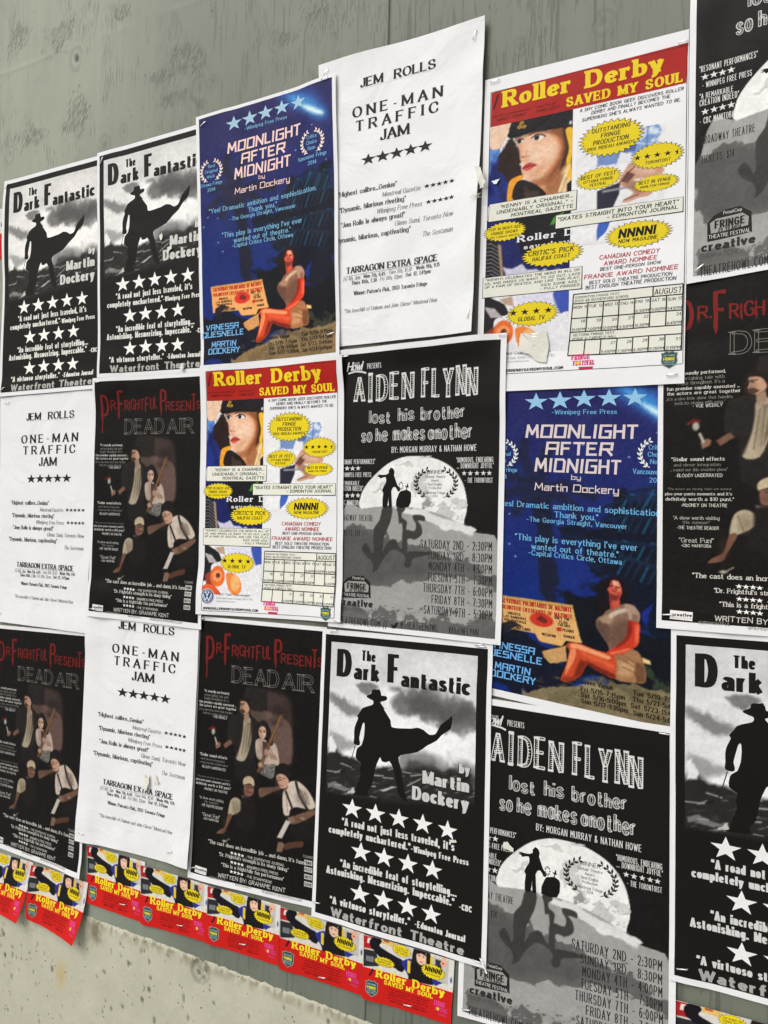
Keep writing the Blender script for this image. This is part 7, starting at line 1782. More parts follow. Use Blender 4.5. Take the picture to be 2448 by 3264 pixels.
# framing behind the seam, so the joint is closed
mesh_obj('plywood_backing', [(-3.2, .03, .735), (2.3, .03, .735), (2.3, .03, 2.95), (-3.2, .03, 2.95), (-3.2, .05, .735), (2.3, .05, .735), (2.3, .05, 2.95), (-3.2, .05, 2.95)],
         [(0, 1, 2, 3), (5, 4, 7, 6), (4, 0, 3, 7), (1, 5, 6, 2), (3, 2, 6, 7), (4, 5, 1, 0)], wb, C=np.tile([.35, .35, .35, 0.], (8, 1)), smooth=False)['kind'] = 'structure'

# ---------------------------------------------------------------- artwork: printed plates (fine colour grids) and inked shapes
def smooth_ring(p):
    if len(p) < 6: return p
    p = [np.array(q, float) for q in p]; n = len(p); o = []
    for i in range(n):
        a, b, c, d = p[i - 1], p[i], p[(i + 1) % n], p[(i + 2) % n]
        for t in (0, .33, .67): o.append(.5 * (2 * b + (c - a) * t + (2 * a - 5 * b + 4 * c - d) * t * t + (3 * b - a - 3 * c + d) * t ** 3))
    return o

def paint_plate(pl, pitch):
    part, x0, y0, x1, y1, base, ops = pl
    nx, ny = int((x1 - x0) / pitch) + 2, int((y1 - y0) / pitch) + 2
    X, Y = np.meshgrid(np.linspace(x0, x1, nx), np.linspace(y0, y1, ny))
    A = np.ones((ny, nx, 3)) * np.array(base, float); rng = np.random.RandomState(int(x0 * 7 + len(ops)))
    wx, wy = sum(noise2((ny, nx), ((x1 - x0) * s, (y1 - y0) * s), rng) / s for s in (1.6, 4, 9)), sum(noise2((ny, nx), ((x1 - x0) * s, (y1 - y0) * s), rng) / s for s in (1.6, 4, 9))
    def blend(a, c):
        a = a[..., None]; A[:] = A * (1 - a) + np.array(c, float) * a
    def sdist(px, py, P):
        n = len(P); inside = np.zeros(px.shape, bool); dm = np.full(px.shape, 1e9)
        for i in range(n):
            ax, ay = P[i]; bx, by = P[(i + 1) % n]; ex, ey = bx - ax, by - ay; L = ex * ex + ey * ey + 1e-12
            t = np.clip(((px - ax) * ex + (py - ay) * ey) / L, 0, 1); dm = np.minimum(dm, (px - ax - t * ex) ** 2 + (py - ay - t * ey) ** 2)
            if ay != by:
                c = ((ay > py) != (by > py)) & (px < (bx - ax) * (py - ay) / (by - ay) + ax); inside ^= c
        return np.where(inside, 1, -1) * np.sqrt(dm)
    for o in ops:
        k = o[0]
        if k in 'pq':
            P = list(zip(o[1][::2], o[1][1::2])); P = smooth_ring(P) if k == 'p' else P; soft = max(o[3], pitch); rag = o[4]
            mg = soft + rag + .2; mx_ = [min(q[0] for q in P) - mg, max(q[0] for q in P) + mg, min(q[1] for q in P) - mg, max(q[1] for q in P) + mg]
            ix = np.where((X[0] > mx_[0]) & (X[0] < mx_[1]))[0]; iy = np.where((Y[:, 0] > mx_[2]) & (Y[:, 0] < mx_[3]))[0]
            if not len(ix) or not len(iy): continue
            s = np.s_[iy[0]:iy[-1] + 1, ix[0]:ix[-1] + 1]
            d = sdist(X[s] + wx[s] * rag, Y[s] + wy[s] * rag, P); a = np.zeros((ny, nx)); t = np.clip(.5 + d / soft, 0, 1); a[s] = t * t * (3 - 2 * t) * o[5]; blend(a, o[2])
        elif k == 'e':
            d = 1 - np.hypot((X - o[1]) / max(o[3], .01), (Y - o[2]) / max(o[4], .01)); blend(np.clip(.5 + d * min(o[3], o[4]) / max(o[6], pitch), 0, 1) * o[7], o[5])
        elif k == 'l':
            P = np.array(list(zip(o[1][::2], o[1][1::2]))); dm = np.full(X.shape, 1e9)
            for (ax, ay), (bx, by) in zip(P[:-1], P[1:]):
                ex, ey = bx - ax, by - ay; t = np.clip(((X - ax) * ex + (Y - ay) * ey) / (ex * ex + ey * ey + 1e-12), 0, 1); dm = np.minimum(dm, np.hypot(X - ax - t * ex, Y - ay - t * ey))
            blend(np.clip(.5 + (o[2] / 2 - dm) / max(o[4], pitch), 0, 1) * o[5], o[3])
        elif k == 'g':
            dx, dy = o[3] - o[1], o[4] - o[2]; t = np.clip(((X - o[1]) * dx + (Y - o[2]) * dy) / (dx * dx + dy * dy), 0, 1)[..., None]; A[:] = np.array(o[5], float) * (1 - t) + np.array(o[6], float) * t
        elif k == 'n':
            f = sum(noise2((ny, nx), ((x1 - x0) / o[2] * s, (y1 - y0) / o[2] * s), rng) / s for s in (1, 2, 4)); A += (f * o[1])[..., None] * (.4 + A / 255.)
    return part, np.stack([X, Y], -1).reshape(-1, 2), np.full(nx * ny, 2.2), grid_faces(nx, ny)[:, ::-1], pigment(np.clip(A, 0, 255).reshape(-1, 3))

def fill(ink, P, c, lift):
    tri = tessellate_polygon([[Vector((x, y, 0)) for x, y in P]])
    st = [[np.array(P[i], float) for i in t] for t in tri]
    while st:
        t = st.pop(); e = [np.hypot(*(t[(i + 1) % 3] - t[i])) for i in range(3)]; k = int(np.argmax(e))
        if e[k] > .24:
            a, b, d = t[k], t[(k + 1) % 3], t[(k + 2) % 3]; mid = (a + b) / 2; st += [[a, mid, d], [mid, b, d]]
        else:
            a, b, d = t
            if (b[0] - a[0]) * (d[1] - a[1]) - (b[1] - a[1]) * (d[0] - a[0]) > 0: b, d = d, b
            ink.face([a, b, d], c, lift)
def ell(x, y, rx, ry, n=20, a0=0, a1=math.tau): return [(x + rx * math.cos(a0 + (a1 - a0) * k / n), y + ry * math.sin(a0 + (a1 - a0) * k / n)) for k in range(n)]
def star(x, y, rx, ry): return [(x + math.sin(k * math.pi / 5) * (rx if k % 2 == 0 else rx * .4), y - math.cos(k * math.pi / 5) * (ry if k % 2 == 0 else ry * .4)) for k in range(10)]

def ink_design(items):
    """one Ink per part; every star of its own"""
    parts = []
    def box(it):
        k = it[0]
        if k == 'T': return [it[4], it[5] - it[7], it[6], it[5]]
        if k in 'PL': return [min(it[2][::2]), min(it[2][1::2]), max(it[2][::2]), max(it[2][1::2])]
        return [it[2] - it[4], it[3] - it[5], it[2] + it[4], it[3] + it[5]]
    def get(nm):
        # prints of one kind that lie well apart on the sheet are parts of their own
        c = box(it)
        if nm not in ('star',) and not (nm == 'praise_burst'):
            for p in parts:
                b = p[2]
                if p[0] == nm and max(b[0] - c[2], c[0] - b[2], b[1] - c[3], c[1] - b[3]) < .45:
                    b[:] = [min(b[0], c[0]), min(b[1], c[1]), max(b[2], c[2]), max(b[3], c[3])]; return p[1]
        elif parts and parts[-1][0] == nm == 'praise_burst' and parts[-1][2] == c: return parts[-1][1]
        ik = Ink(); parts.append((nm, ik, c)); return ik
    rnd = random.Random(3)
    for it in items:
        k, nm = it[0], it[1]
        if k == 'T': write(get(nm), it[2], it[3], it[4], it[5], it[6], it[7], it[8], it[9])
        elif k == 'S': fill(get(nm), star(*it[2:6]), it[6], it[7])
        elif k == 'P': fill(get(nm), list(zip(it[2][::2], it[2][1::2])), it[3], it[4])
        elif k == 'E': fill(get(nm), ell(*it[2:6]), it[6], it[7])
        elif k == 'L':
            P = list(zip(it[2][::2], it[2][1::2])); L, Rr = ribbon(P, it[3]); get(nm).strip(Rr, L, it[4], it[5])
        elif k == 'B':                                            # spiky praise burst: dark rim, yellow face
            x, y, rx, ry, n = it[2:]
            for g, c, lf in ((1.03, (40, 34, 26), 5), (.985, (236, 212, 34), 6)):
                fill(get(nm), [(x + math.cos(j * math.pi / n) * rx * g * (1.0 if j % 2 else .84), y + math.sin(j * math.pi / n) * ry * g * (1.0 if j % 2 else .84)) for j in range(2 * n)], c, lf)
        elif k == 'W':                                            # laurel wreath: two arcs of leaves
            x, y, rx, ry, c, n, lf = it[2:]; ik = get(nm)
            for sgn in (-1, 1):
                pts = [(x + sgn * rx * .82 * math.cos(a), y - ry * .9 * math.sin(a)) for a in np.linspace(-1.15, 1.0, n * 2)]
                L, Rr = ribbon(pts, .035); ik.strip(Rr, L, c, lf)
                for j, a in enumerate(np.linspace(-1.0, 1.05, n)):
                    bx, by = x + sgn * rx * .82 * math.cos(a), y - ry * .9 * math.sin(a)
                    for sd_ in (-1, 1):
                        ang = a + math.pi / 2 + sd_ * .62; lx, ly = sgn * math.cos(ang), -math.sin(ang); ln = ry * .30; px, py = -ly * ln * .22, lx * ln * .22
                        fill(ik, [(bx, by), (bx + lx * ln * .5 + px, by + ly * ln * .5 + py), (bx + lx * ln, by + ly * ln), (bx + lx * ln * .5 - px, by + ly * ln * .5 - py)], c, lf + .3 + .1 * sd_)
        elif k == 'V':                                            # round car emblem: ring, V over W
            x, y, rx, ry = it[2:]; ik = get(nm)
            fill(ik, ell(x, y, rx, ry, 28), (205, 208, 212), 5); fill(ik, ell(x, y, rx * .9, ry * .9, 28), (38, 66, 116), 5.5); fill(ik, ell(x, y, rx * .74, ry * .74, 28), (206, 212, 220), 6); fill(ik, ell(x, y, rx * .66, ry * .66, 28), (38, 66, 116), 6.5)
            for P in ([(-.26, -.6), (0, -.02), (.26, -.6)], [(-.6, -.25), (-.28, .56), (0, .05), (.28, .56), (.6, -.25)]):
                for a, b in zip(P[:-1], P[1:]):
                    L, Rr = ribbon([(x + a[0] * rx, y + a[1] * ry), (x + b[0] * rx, y + b[1] * ry)], rx * .15); ik.strip(Rr, L, (214, 220, 228), 7)
        elif k == 'O':                                            # pink festival lettering with a yellow flower
            x, y, rx, ry = it[2:]; ik = get(nm)
            write(ik, 'coop', 'FRINGE', x - rx * .9, y - ry * .25, x + rx * .55, ry * .62, (226, 72, 140), 5); write(ik, 'coop', 'FESTIVAL', x - rx * .75, y + ry * .42, x + rx * .95, ry * .55, (218, 60, 128), 5.5)
            fill(ik, ell(x - rx * .35, y + ry * .12, rx * .2, ry * .2, 12), (246, 196, 50), 7); fill(ik, [(x - rx * .3, y + ry * .6), (x + rx * .85, y + ry * .62), (x + rx * .8, y + ry * .92), (x - rx * .26, y + ry * .88)], (206, 52, 92), 5.2)
        elif k == 'H':                                            # shield badge
            x, y, rx, ry = it[2:]; ik = get(nm)
            sh = [(-.98, -.8), (-.7, -.78), (-.4, -1), (0, -.86), (.4, -1), (.7, -.78), (.98, -.8), (.9, -.3), (.98, .2), (.75, .62), (.3, .85), (0, 1.02), (-.3, .85), (-.75, .62), (-.98, .2), (-.9, -.3)]
            fill(ik, [(x + a * rx, y + b * ry) for a, b in sh], (150, 158, 156), 4.5); fill(ik, [(x + a * rx * .9, y + b * ry * .91) for a, b in sh], (56, 82, 80), 5)
            for t, yy, h, c in (('VICTORIA', -.38, .2, (150, 178, 176)), ('FRINGE', .08, .34, (232, 218, 52)), ('THEATRE', .34, .18, (150, 178, 176)), ('FESTIVAL', .6, .18, (150, 178, 176))):
                write(ik, 'bold', t, x - rx * .68, y + yy * ry, x + rx * .68, h * ry, c, 6.5)
    out = []
    for nm, ik, _c in parts:
        V = np.array(ik.v); C = pigment(np.repeat(np.array(ik.c), [len(f) for f in ik.f], 0))
        key = np.round(np.concatenate([V, C * 50], 1), 4); u, first, inv = np.unique(key, axis=0, return_index=True, return_inverse=True); inv = inv.ravel()
        F = [tuple(inv[list(f)]) for f in ik.f]
        # wind every face towards the reader (the sheet's y runs down)
        F2 = []
        for f in F:
            p = V[first[list(f)]][:, :2]; ar = sum(p[i - 1][0] * p[i][1] - p[i][0] * p[i - 1][1] for i in range(len(p)))
            if len(set(f)) == len(f) and abs(ar) > 1e-7: F2.append(f if ar < 0 else f[::-1])
        if F2: out.append((nm, V[first][:, :2], V[first][:, 2], F2, C[first]))
    return out

# ---------------------------------------------------------------- hanging the sheets: each lies on whatever is already on the wall
GX0, GZ0, GP = -2.0, .55, .003
GNX, GNZ = int(2.45 / GP), int(2.0 / GP)
HX, HZ = np.meshgrid(GX0 + np.arange(GNX) * GP, GZ0 + np.arange(GNZ) * GP)
HEIGHT = np.where(HZ < EDGE_Z + .002, .0062, .0012)                # plywood relief and the proud concrete below it
def blur(A, r):
    for ax in (0, 1):
        P = np.pad(A, [(r, r) if i == ax else (0, 0) for i in (0, 1)], mode='edge'); c = np.cumsum(P, ax); c = np.concatenate([np.zeros_like(np.take(c, [0], ax)), c], ax); n = A.shape[ax]
        A = (np.take(c, np.arange(2 * r + 1, 2 * r + 1 + n), ax) - np.take(c, np.arange(0, n), ax)) / (2 * r + 1)
    return A
def dilate(A, r):
    for ax in (0, 1):
        P = np.pad(A, [(r, r) if i == ax else (0, 0) for i in (0, 1)], mode='edge'); n = A.shape[ax]; B = A
        for k in range(2 * r + 1): B = np.maximum(B, np.take(P, np.arange(k, k + n), ax))
        A = B
    return A

class Sheet:
    def __init__(s, q, W, H, seed, amp, curl):
        s.q = [np.array(p) for p in q]; s.W, s.H = W, H
        s.c = sum(s.q) / 4
        rng = np.random.RandomState(seed); s.w = [(rng.uniform(.4, 1), rng.uniform(.5, 2.4), rng.uniform(.5, 2.6), rng.uniform(0, 6.3), rng.uniform(0, 6.3)) for _ in range(5)]; s.amp = amp; s.curl = curl
        s.f = [(rng.uniform(.03, .085), rng.uniform(-4, 4), rng.uniform(2, 6), rng.uniform(0, 6.3)) for _ in range(4)]
        TL, TR, BR, BL = s.q
        ins = np.ones(HX.shape, bool)
        for a, b in ((TL, TR), (TR, BR), (BR, BL), (BL, TL)): ins &= ((b[0] - a[0]) * (HZ - a[1]) - (b[1] - a[1]) * (HX - a[0])) <= 1e-9
        s.inside = ins
        near = dilate(ins.astype(float), 3) > 0
        base = dilate(np.where(near, HEIGHT, HEIGHT.min()), 9)
        for r in (3, 3, 3): base = blur(base, r)
        s.base = np.maximum(base, HEIGHT * near) + .0009
        # write this sheet into the wall's height map
        M = np.linalg.inv(np.stack([TR - TL, BL - TL], 1)); d = np.stack([HX[ins] - TL[0], HZ[ins] - TL[1]])
        st = np.clip(M @ d, 0, 1)
        HEIGHT[ins] = s.base[ins] + s.bulge(st[0], st[1], True) + .0002
    def bulge(s, u, v, stay=False):
        z = np.zeros_like(u)
        for a, fu, fv, p, r in s.w: z = z + a * (np.sin(fu * u * 6.28 + p) * np.sin(fv * v * 6.28 + r) + 1)
        z = z / 6
        for a, fu, fv, p in s.f: z = z + a * (np.sin(fu * u * 6.28 + fv * v * 6.28 + p) + 1)
        z = z * s.amp
        for kind, k in s.curl:
            if kind == 'edge_r': z = z + k * np.clip((u - .72) / .28, 0, 1) ** 2 * (.55 + .45 * np.sin(v * 11 + 1))
            elif kind == 'corner_br': z = z + k * np.clip((u + v - 1.15) / .85, 0, 1) ** 1.8
            elif kind == 'corner_bl': z = z + k * np.clip((v - u - .15) / .85, 0, 1) ** 1.8
            elif kind == 'foot': z = z + k * np.clip((v - .45) / .55, 0, 1) ** 1.8
            elif kind == 'edge_l': z = z + k * np.clip((.2 - u) / .2, 0, 1) ** 2 * (.55 + .45 * np.sin(v * 9))
            elif kind == 'top': z = z + k * np.clip((.1 - v) / .1, 0, 1) ** 2 * (.5 + .5 * np.sin(u * 8))
        return z
    def place(s, P, lift):
        """sheet inches -> metres on the hoarding, relative to the sheet's own centre"""
        u, v = P[:, 0] / s.W, P[:, 1] / s.H; TL, TR, BR, BL = s.q
        XZ = TL * ((1 - u) * (1 - v))[:, None] + TR * (u * (1 - v))[:, None] + BR * (u * v)[:, None] + BL * ((1 - u) * v)[:, None]
        gx, gz = np.clip((XZ[:, 0] - GX0) / GP, 0, GNX - 1.001), np.clip((XZ[:, 1] - GZ0) / GP, 0, GNZ - 1.001); i, j = gx.astype(int), gz.astype(int); fx, fz = gx - i, gz - j; B = s.base
        h = (B[j, i] * (1 - fx) + B[j, i + 1] * fx) * (1 - fz) + (B[j + 1, i] * (1 - fx) + B[j + 1, i + 1] * fx) * fz
        y = h + s.bulge(u, v) + lift * 4e-5
        return np.stack([XZ[:, 0] - s.c[0], -y, XZ[:, 1] - s.c[1]], 1)

def staple(parent, sheet, x, z, ang):
    """a bright wire staple driven flat: crown and two bent shoulders in one piece"""
    a = R(ang); cx, cz = math.cos(a), math.sin(a); path = [(-.0066, .0014), (-.0065, -.0010), (-.0056, -.0018), (.0056, -.0018), (.0065, -.0010), (.0066, .0014)]
    gx, gz = int((x - GX0) / GP), int((z - GZ0) / GP); y0 = -(HEIGHT[gz, gx] + .0006); V, F = [], []; r = .00058
    for i, (d, y) in enumerate(path):
        px, pz = x + d * cx - sheet.c[0], z + d * cz - sheet.c[1]
        for k in range(6):
            t = k * math.tau / 6; V.append((px - cz * math.cos(t) * r * 1.5, y0 + y + math.sin(t) * r, pz + cx * math.cos(t) * r * 1.5))
        if i: F += [((i - 1) * 6 + k, (i - 1) * 6 + (k + 1) % 6, i * 6 + (k + 1) % 6, i * 6 + k) for k in range(6)]
    F += [tuple(range(6)), tuple(range(len(V) - 6, len(V)))[::-1]]
    mesh_obj('staple', V, F, STEEL, parent)

ART = {}
for nm, d in DESIGNS.items():
    ART[nm] = [paint_plate(p, .04 if nm == 'flyer' else .05) for p in d['plates']] + ink_design(d['items'])

def hang(design, q, staples, label, amp=.0008, curl=(), fade=(1, 1, 1), art=(0, 0, 1, 1), seed=0):
    small = design == 'flyer'; W, H = (6, 4) if small else (11, 17)
    sh = Sheet(q, W, H, seed, amp, curl)
    root = bpy.data.objects.new('flyer' if small else 'theatre_poster', None); col.objects.link(root); root.location = (sh.c[0], 0, sh.c[1]); root.empty_display_size = .05
    tag(root, label, 'flyer' if small else 'poster', 'small red flyers stapled in a row' if small else GROUPS[design])
    nx, ny = (41, 27) if small else (78, 120)
    P = np.stack(np.meshgrid(np.linspace(0, W, nx), np.linspace(0, H, ny)), -1).reshape(-1, 2)
    mesh_obj('paper_sheet', sh.place(P, np.full(len(P), -3.)), grid_faces(nx, ny)[:, ::-1], THIN_MAT if design == 'typed' else PAPER_MAT, root)
    for nm, V, lf, F, C in ART[design]: mesh_obj(nm, sh.place(V * np.array(art[2:]) + np.array(art[:2]), lf), F, INK_MAT, root, C).color = (*fade, 1)
    for x, z, a in staples: staple(root, sh, x, z, a)
    return sh
GROUPS = {'western': 'cowboy silhouette posters', 'moonlight': 'blue night posters', 'typed': 'typed white posters', 'derby': 'red bannered comic posters', 'moonman': 'grey moon posters', 'horror': 'dark horror cast posters'}
POSTERS = [
    ('flyer', [(-1.2607, 0.9044), (-1.1116, 0.9063), (-1.1159, 0.8011), (-1.2546, 0.802)], [(-1.1634, 0.8217, 6)],
     'red flyer hanging lowest under the crumpled typed poster, on grey plywood', 0.0009, [('corner_bl', 0.003)], (1.04, 1.04, 1.04), (0, 0, 1, 1)),
    ('flyer', [(-1.1206, 0.9005), (-0.966, 0.9008), (-0.9654, 0.8088), (-1.1166, 0.7988)], [(-1.0255, 0.8208, 6)],
     'red flyer between the typed poster and a horror poster, both hanging above it', 0.0009, [('corner_br', 0.002)], (1, 1, 1), (0, 0, 1, 1)),
    ('flyer', [(-0.966, 0.9008), (-0.8168, 0.905), (-0.818, 0.8113), (-0.9654, 0.8073)], [(-0.8893, 0.8263, 6)],
     'red flyer with its whole top edge under one dark horror poster', 0.0009, [], (1, 1, 1), (0, 0, 1, 1)),
    ('flyer', [(-0.8149, 0.9045), (-0.6626, 0.9019), (-0.6628, 0.8136), (-0.8155, 0.8077)], [(-0.7344, 0.8187, 7)],
     'red flyer whose top is covered by a horror poster and the big cowboy poster', 0.0009, [('corner_br', 0.002)], (0.95, 0.95, 0.95), (0, 0, 1, 1)),
    ('flyer', [(-0.662, 0.902), (-0.5158, 0.9044), (-0.5198, 0.8152), (-0.6621, 0.8097)], [(-0.5873, 0.8223, 7)],
     'red flyer under the big cowboy poster, beside the lowest grey moon poster', 0.0009, [], (1, 1, 1), (0, 0, 1, 1)),
    ('flyer', [(-0.2239, 0.9402), (-0.0715, 0.945), (-0.0722, 0.848), (-0.2224, 0.85)], [],
     'red flyer corner peeking out below the cut off cowboy poster', 0.0009, [], (1, 1, 1), (0, 0, 1, 1)),
    ('flyer', [(-1.56, 0.8345), (-1.4091, 0.839), (-1.4245, 0.7279), (-1.575, 0.7235)], [],
     'red flyer over the concrete, cut off at the picture edge', 0.0009, [('corner_br', 0.014), ('foot', 0.004)], (1, 1, 1), (0, 0, 1, 1)),
    ('flyer', [(-1.409, 0.8372), (-1.2503, 0.8393), (-1.2625, 0.7309), (-1.4118, 0.7359)], [],
     'red flyer curling away from the concrete, its shield badge whole', 0.0009, [('corner_br', 0.016), ('foot', 0.005)], (1, 0.96, 0.94), (0, 0, 1, 1)),
    ('flyer', [(-1.7363, 2.1779), (-1.564, 2.1203), (-1.5631, 2.0186), (-1.7361, 2.0671)], [],
     'sliver of a peach and red flyer behind the outermost upper cowboy poster', 0.00075, [], (1, 1, 1), (0, 0, 1, 1)),
    ('moonlight', [(-0.4964, 1.6982), (-0.2112, 1.6894), (-0.2063, 1.2497), (-0.4899, 1.2751)], [],
     'blue night poster with cut off wreaths, between the moon posters and a horror poster', 0.0009, [], (0.95, 1, 1.02), (0, 0, 1, 1)),
    ('moonman', [(-0.5063, 1.2696), (-0.2269, 1.2647), (-0.2207, 0.845), (-0.5093, 0.8322)], [(-0.2407, 1.2555, -2), (-0.4959, 0.8453, 10)],
     'lowest grey moon poster, its corner under the big cowboy poster', 0.00105, [], (1, 1, 1), (0, 0, 1, 1)),
    ('western', [(-0.2356, 1.3828), (0.0437, 1.385), (0.049, 0.9665), (-0.2302, 0.9637)], [(-0.2149, 0.9812, 11)],
     'cowboy poster cut off beside the lowest moon poster, only Dark of its title showing', 0.0009, [], (0.96, 0.96, 0.97), (0, 0, 1, 1)),
    ('horror', [(-1.0041, 1.3402), (-0.7422, 1.3423), (-0.7322, 0.9171), (-1.0108, 0.9043)], [(-0.9955, 1.3366, 5), (-0.9981, 0.9238, 18)],
     'dark horror poster beside the big cowboy poster, above the red flyers', 0.00105, [], (1, 1, 1), (0, 0, 1, 1)),
    ('horror', [(-0.2581, 1.8126), (0.0215, 1.812), (0.0266, 1.383), (-0.2528, 1.3825)], [(-0.2389, 1.3996, 4)],
     'dark horror poster cut off beside the blue night poster, lettering half visible', 0.0009, [], (1.15, 1.12, 1.1), (0, 0, 1, 1)),
    ('horror', [(-1.5575, 1.2816), (-1.2712, 1.2891), (-1.2657, 0.8442), (-1.543, 0.8451)], [],
     'dark horror poster above the flyers that hang over the concrete', 0.0012, [('corner_br', 0.005)], (0.92, 0.9, 0.9), (0, 0, 1, 1)),
    ('typed', [(-1.5515, 1.7368), (-1.2682, 1.7371), (-1.2771, 1.288), (-1.5367, 1.2895)], [(-1.5278, 1.7248, 10), (-1.5305, 1.3056, 17)],
     'white typed poster under the outermost cowboy poster, its text all visible', 0.003, [], (1, 1, 1), (0, 0, 1, 1)),
    ('western', [(-1.5596, 2.1757), (-1.259, 2.1722), (-1.244, 1.7371), (-1.5525, 1.7382)], [(-1.549, 2.1635, 59), (-1.5392, 1.7525, 30)],
     'outermost upper cowboy poster with its whole title and grey venue line', 0.00135, [('edge_l', 0.003)], (1.12, 1.1, 1.06), (0, 0, 1, 1)),
    ('western', [(-1.2841, 2.1762), (-0.992, 2.1755), (-0.983, 1.749), (-1.2639, 1.7565)], [(-1.269, 2.1591, 61)],
     'cowboy poster with the end of its title hidden behind the blue poster', 0.00135, [], (1.08, 1.07, 1.04), (0, 0, 1, 1)),
    ('western', [(-0.7485, 1.3403), (-0.4684, 1.3428), (-0.4676, 0.9079), (-0.7562, 0.9049)], [(-0.7271, 1.3383, 17), (-0.4849, 1.3378, 1), (-0.747, 0.928, 4), (-0.4798, 0.9158, -5)],
     'big cowboy poster above the red flyers, beside the lowest moon poster', 0.0012, [], (1, 1, 1), (0, 0, 1, 1)),
    ('typed', [(-1.2722, 1.3534), (-0.9988, 1.35), (-1.005, 0.9207), (-1.2839, 0.9098)], [(-1.2659, 0.9267, -1), (-1.0509, 0.9383, 18)],
     'white typed poster with its name line cut by a horror poster above it', 0.0024, [('corner_br', 0.004)], (1, 1, 1), (0, 0, 1, 1)),
    ('derby', [(-0.499, 2.1178), (-0.2278, 2.1131), (-0.2248, 1.679), (-0.5027, 1.6848)], [(-0.4838, 2.1123, 0), (-0.2334, 2.0984, 0), (-0.2394, 1.6903, 1), (-0.4177, 1.7574, -5)],
     'comic poster with a torn pale patch near its foot, highest of its kind', 0.0018, [], (0.94, 0.94, 0.95), (-0.164, 0.356, 1.048, 0.939)),
    ('typed', [(-0.7833, 2.2118), (-0.4987, 2.2049), (-0.5071, 1.7681), (-0.7709, 1.7685)], [(-0.5139, 2.1828, 70), (-0.5125, 1.793, 86), (-0.7679, 2.1957, 51)],
     'highest white typed poster, crumpled, between the blue and the comic poster', 0.0033, [('edge_r', 0.004), ('corner_br', 0.006), ('top', 0.002)], (1, 1, 1), (0.04, 0.15, 0.917, 0.992)),
    ('moonman', [(-0.7432, 1.7623), (-0.4572, 1.7629), (-0.4565, 1.3422), (-0.7377, 1.345)], [(-0.4617, 1.7607, 9), (-0.7188, 1.7517, 4), (-0.4882, 1.3401, 10)],
     'grey moon poster with its whole title and all showtimes visible', 0.00105, [], (1, 1, 1), (0, 0, 1, 1)),
    ('horror', [(-1.2732, 1.756), (-1.0055, 1.7491), (-0.9925, 1.3185), (-1.2708, 1.3207)], [(-1.256, 1.7479, 7), (-1.2529, 1.3352, 1)],
     'dark horror poster under a cowboy poster, beside the smaller comic poster', 0.00105, [], (1, 1, 1), (0, 0, 1, 1)),
    ('moonlight', [(-1.0384, 2.1875), (-0.7473, 2.1894), (-0.7273, 1.7491), (-1.0097, 1.7503)], [(-1.0192, 2.1713, 23), (-0.767, 2.1842, -2), (-0.7446, 1.7879, 12)],
     'blue night poster with both award wreaths whole, beside the highest typed poster', 0.0012, [('edge_r', 0.002)], (1.25, 1.08, 0.98), (0, 0, 1, 1)),
    ('moonman', [(-0.2274, 2.234), (0.0525, 2.248), (0.0546, 1.818), (-0.2248, 1.7995)], [(-0.2095, 1.8169, 35)],
     'grey moon poster cut off by the picture corner, above a horror poster', 0.00105, [], (1.1, 1.1, 1.09), (0, 0, 1, 1)),
    ('derby', [(-1.0087, 1.7593), (-0.7206, 1.7537), (-0.7133, 1.3522), (-1.0035, 1.3439)], [(-0.7179, 1.3546, -2)],
     'smaller comic poster between a horror poster and a moon poster', 0.0015, [('top', 0.002)], (1.02, 1.02, 1.02), (0, 0, 1, 1)),
]
for k, (design, q, st, label, amp, curl, fade, art) in enumerate(POSTERS): hang(design, q, st, label, amp, curl, fade, art, k + 1)

# ---------------------------------------------------------------- torn scraps left under old staples
def scrap(x, z, pts, label, mat, seed, with_staple=None, out=.0035, name='paper_scrap', c=(1, 1, 1)):
    gx, gz = int((x - GX0) / GP), int((z - GZ0) / GP); h = HEIGHT[gz - 3:gz + 4, gx - 3:gx + 4].max() + .0008
    rnd = random.Random(seed); n = len(pts); P = []
    for i in range(n):                                                   # ragged tear between the corner points
        a, b = pts[i], pts[(i + 1) % n]; m_ = max(2, int(math.hypot(b[0] - a[0], b[1] - a[1]) / .0022))
        for k in range(m_): P.append((a[0] + (b[0] - a[0]) * k / m_ + rnd.uniform(-.0005, .0005), a[1] + (b[1] - a[1]) * k / m_ + rnd.uniform(-.0005, .0005)))
    cx, cz = sum(p[0] for p in P) / len(P), sum(p[1] for p in P) / len(P)
    V, F, rings = [], [], (0.02, .35, .7, 1)
    for r in rings:
        for px, pz in P:
            dx, dz = cx + (px - cx) * r, cz + (pz - cz) * r; V.append((dx, -h - out * (.15 + .85 * min(1, math.hypot(dx - pts[0][0], dz - pts[0][1]) / .02)) ** 2 - rnd.uniform(0, .0004), dz))
    N = len(P)
    for j in range(len(rings) - 1): F += [(j * N + k, (j + 1) * N + k, (j + 1) * N + (k + 1) % N, j * N + (k + 1) % N) for k in range(N)]
    F.append(tuple(range(N)))
    o = bpy.data.objects.new(name, None); col.objects.link(o); o.location = (x, 0, z); o.empty_display_size = .01
    mesh_obj('torn_paper', V, F, mat, o)
    if with_staple:
        class S: c = (x, z)
        save = HEIGHT[gz, gx]; HEIGHT[gz, gx] = h + .0008
        sx, sz, a = with_staple; staple(o, S, x + sx, z + sz, a); HEIGHT[gz, gx] = save
    tag(o, label, 'paper scrap')
scrap(-.5005, 1.9814, [(-.008, .016), (.001, .013), (.012, -.012), (.004, -.02), (-.001, -.004)], 'curled scrap of pale paper on the edge of the highest typed poster', SCRAP_MAT, 1, (.002, -.013, 5), .006)
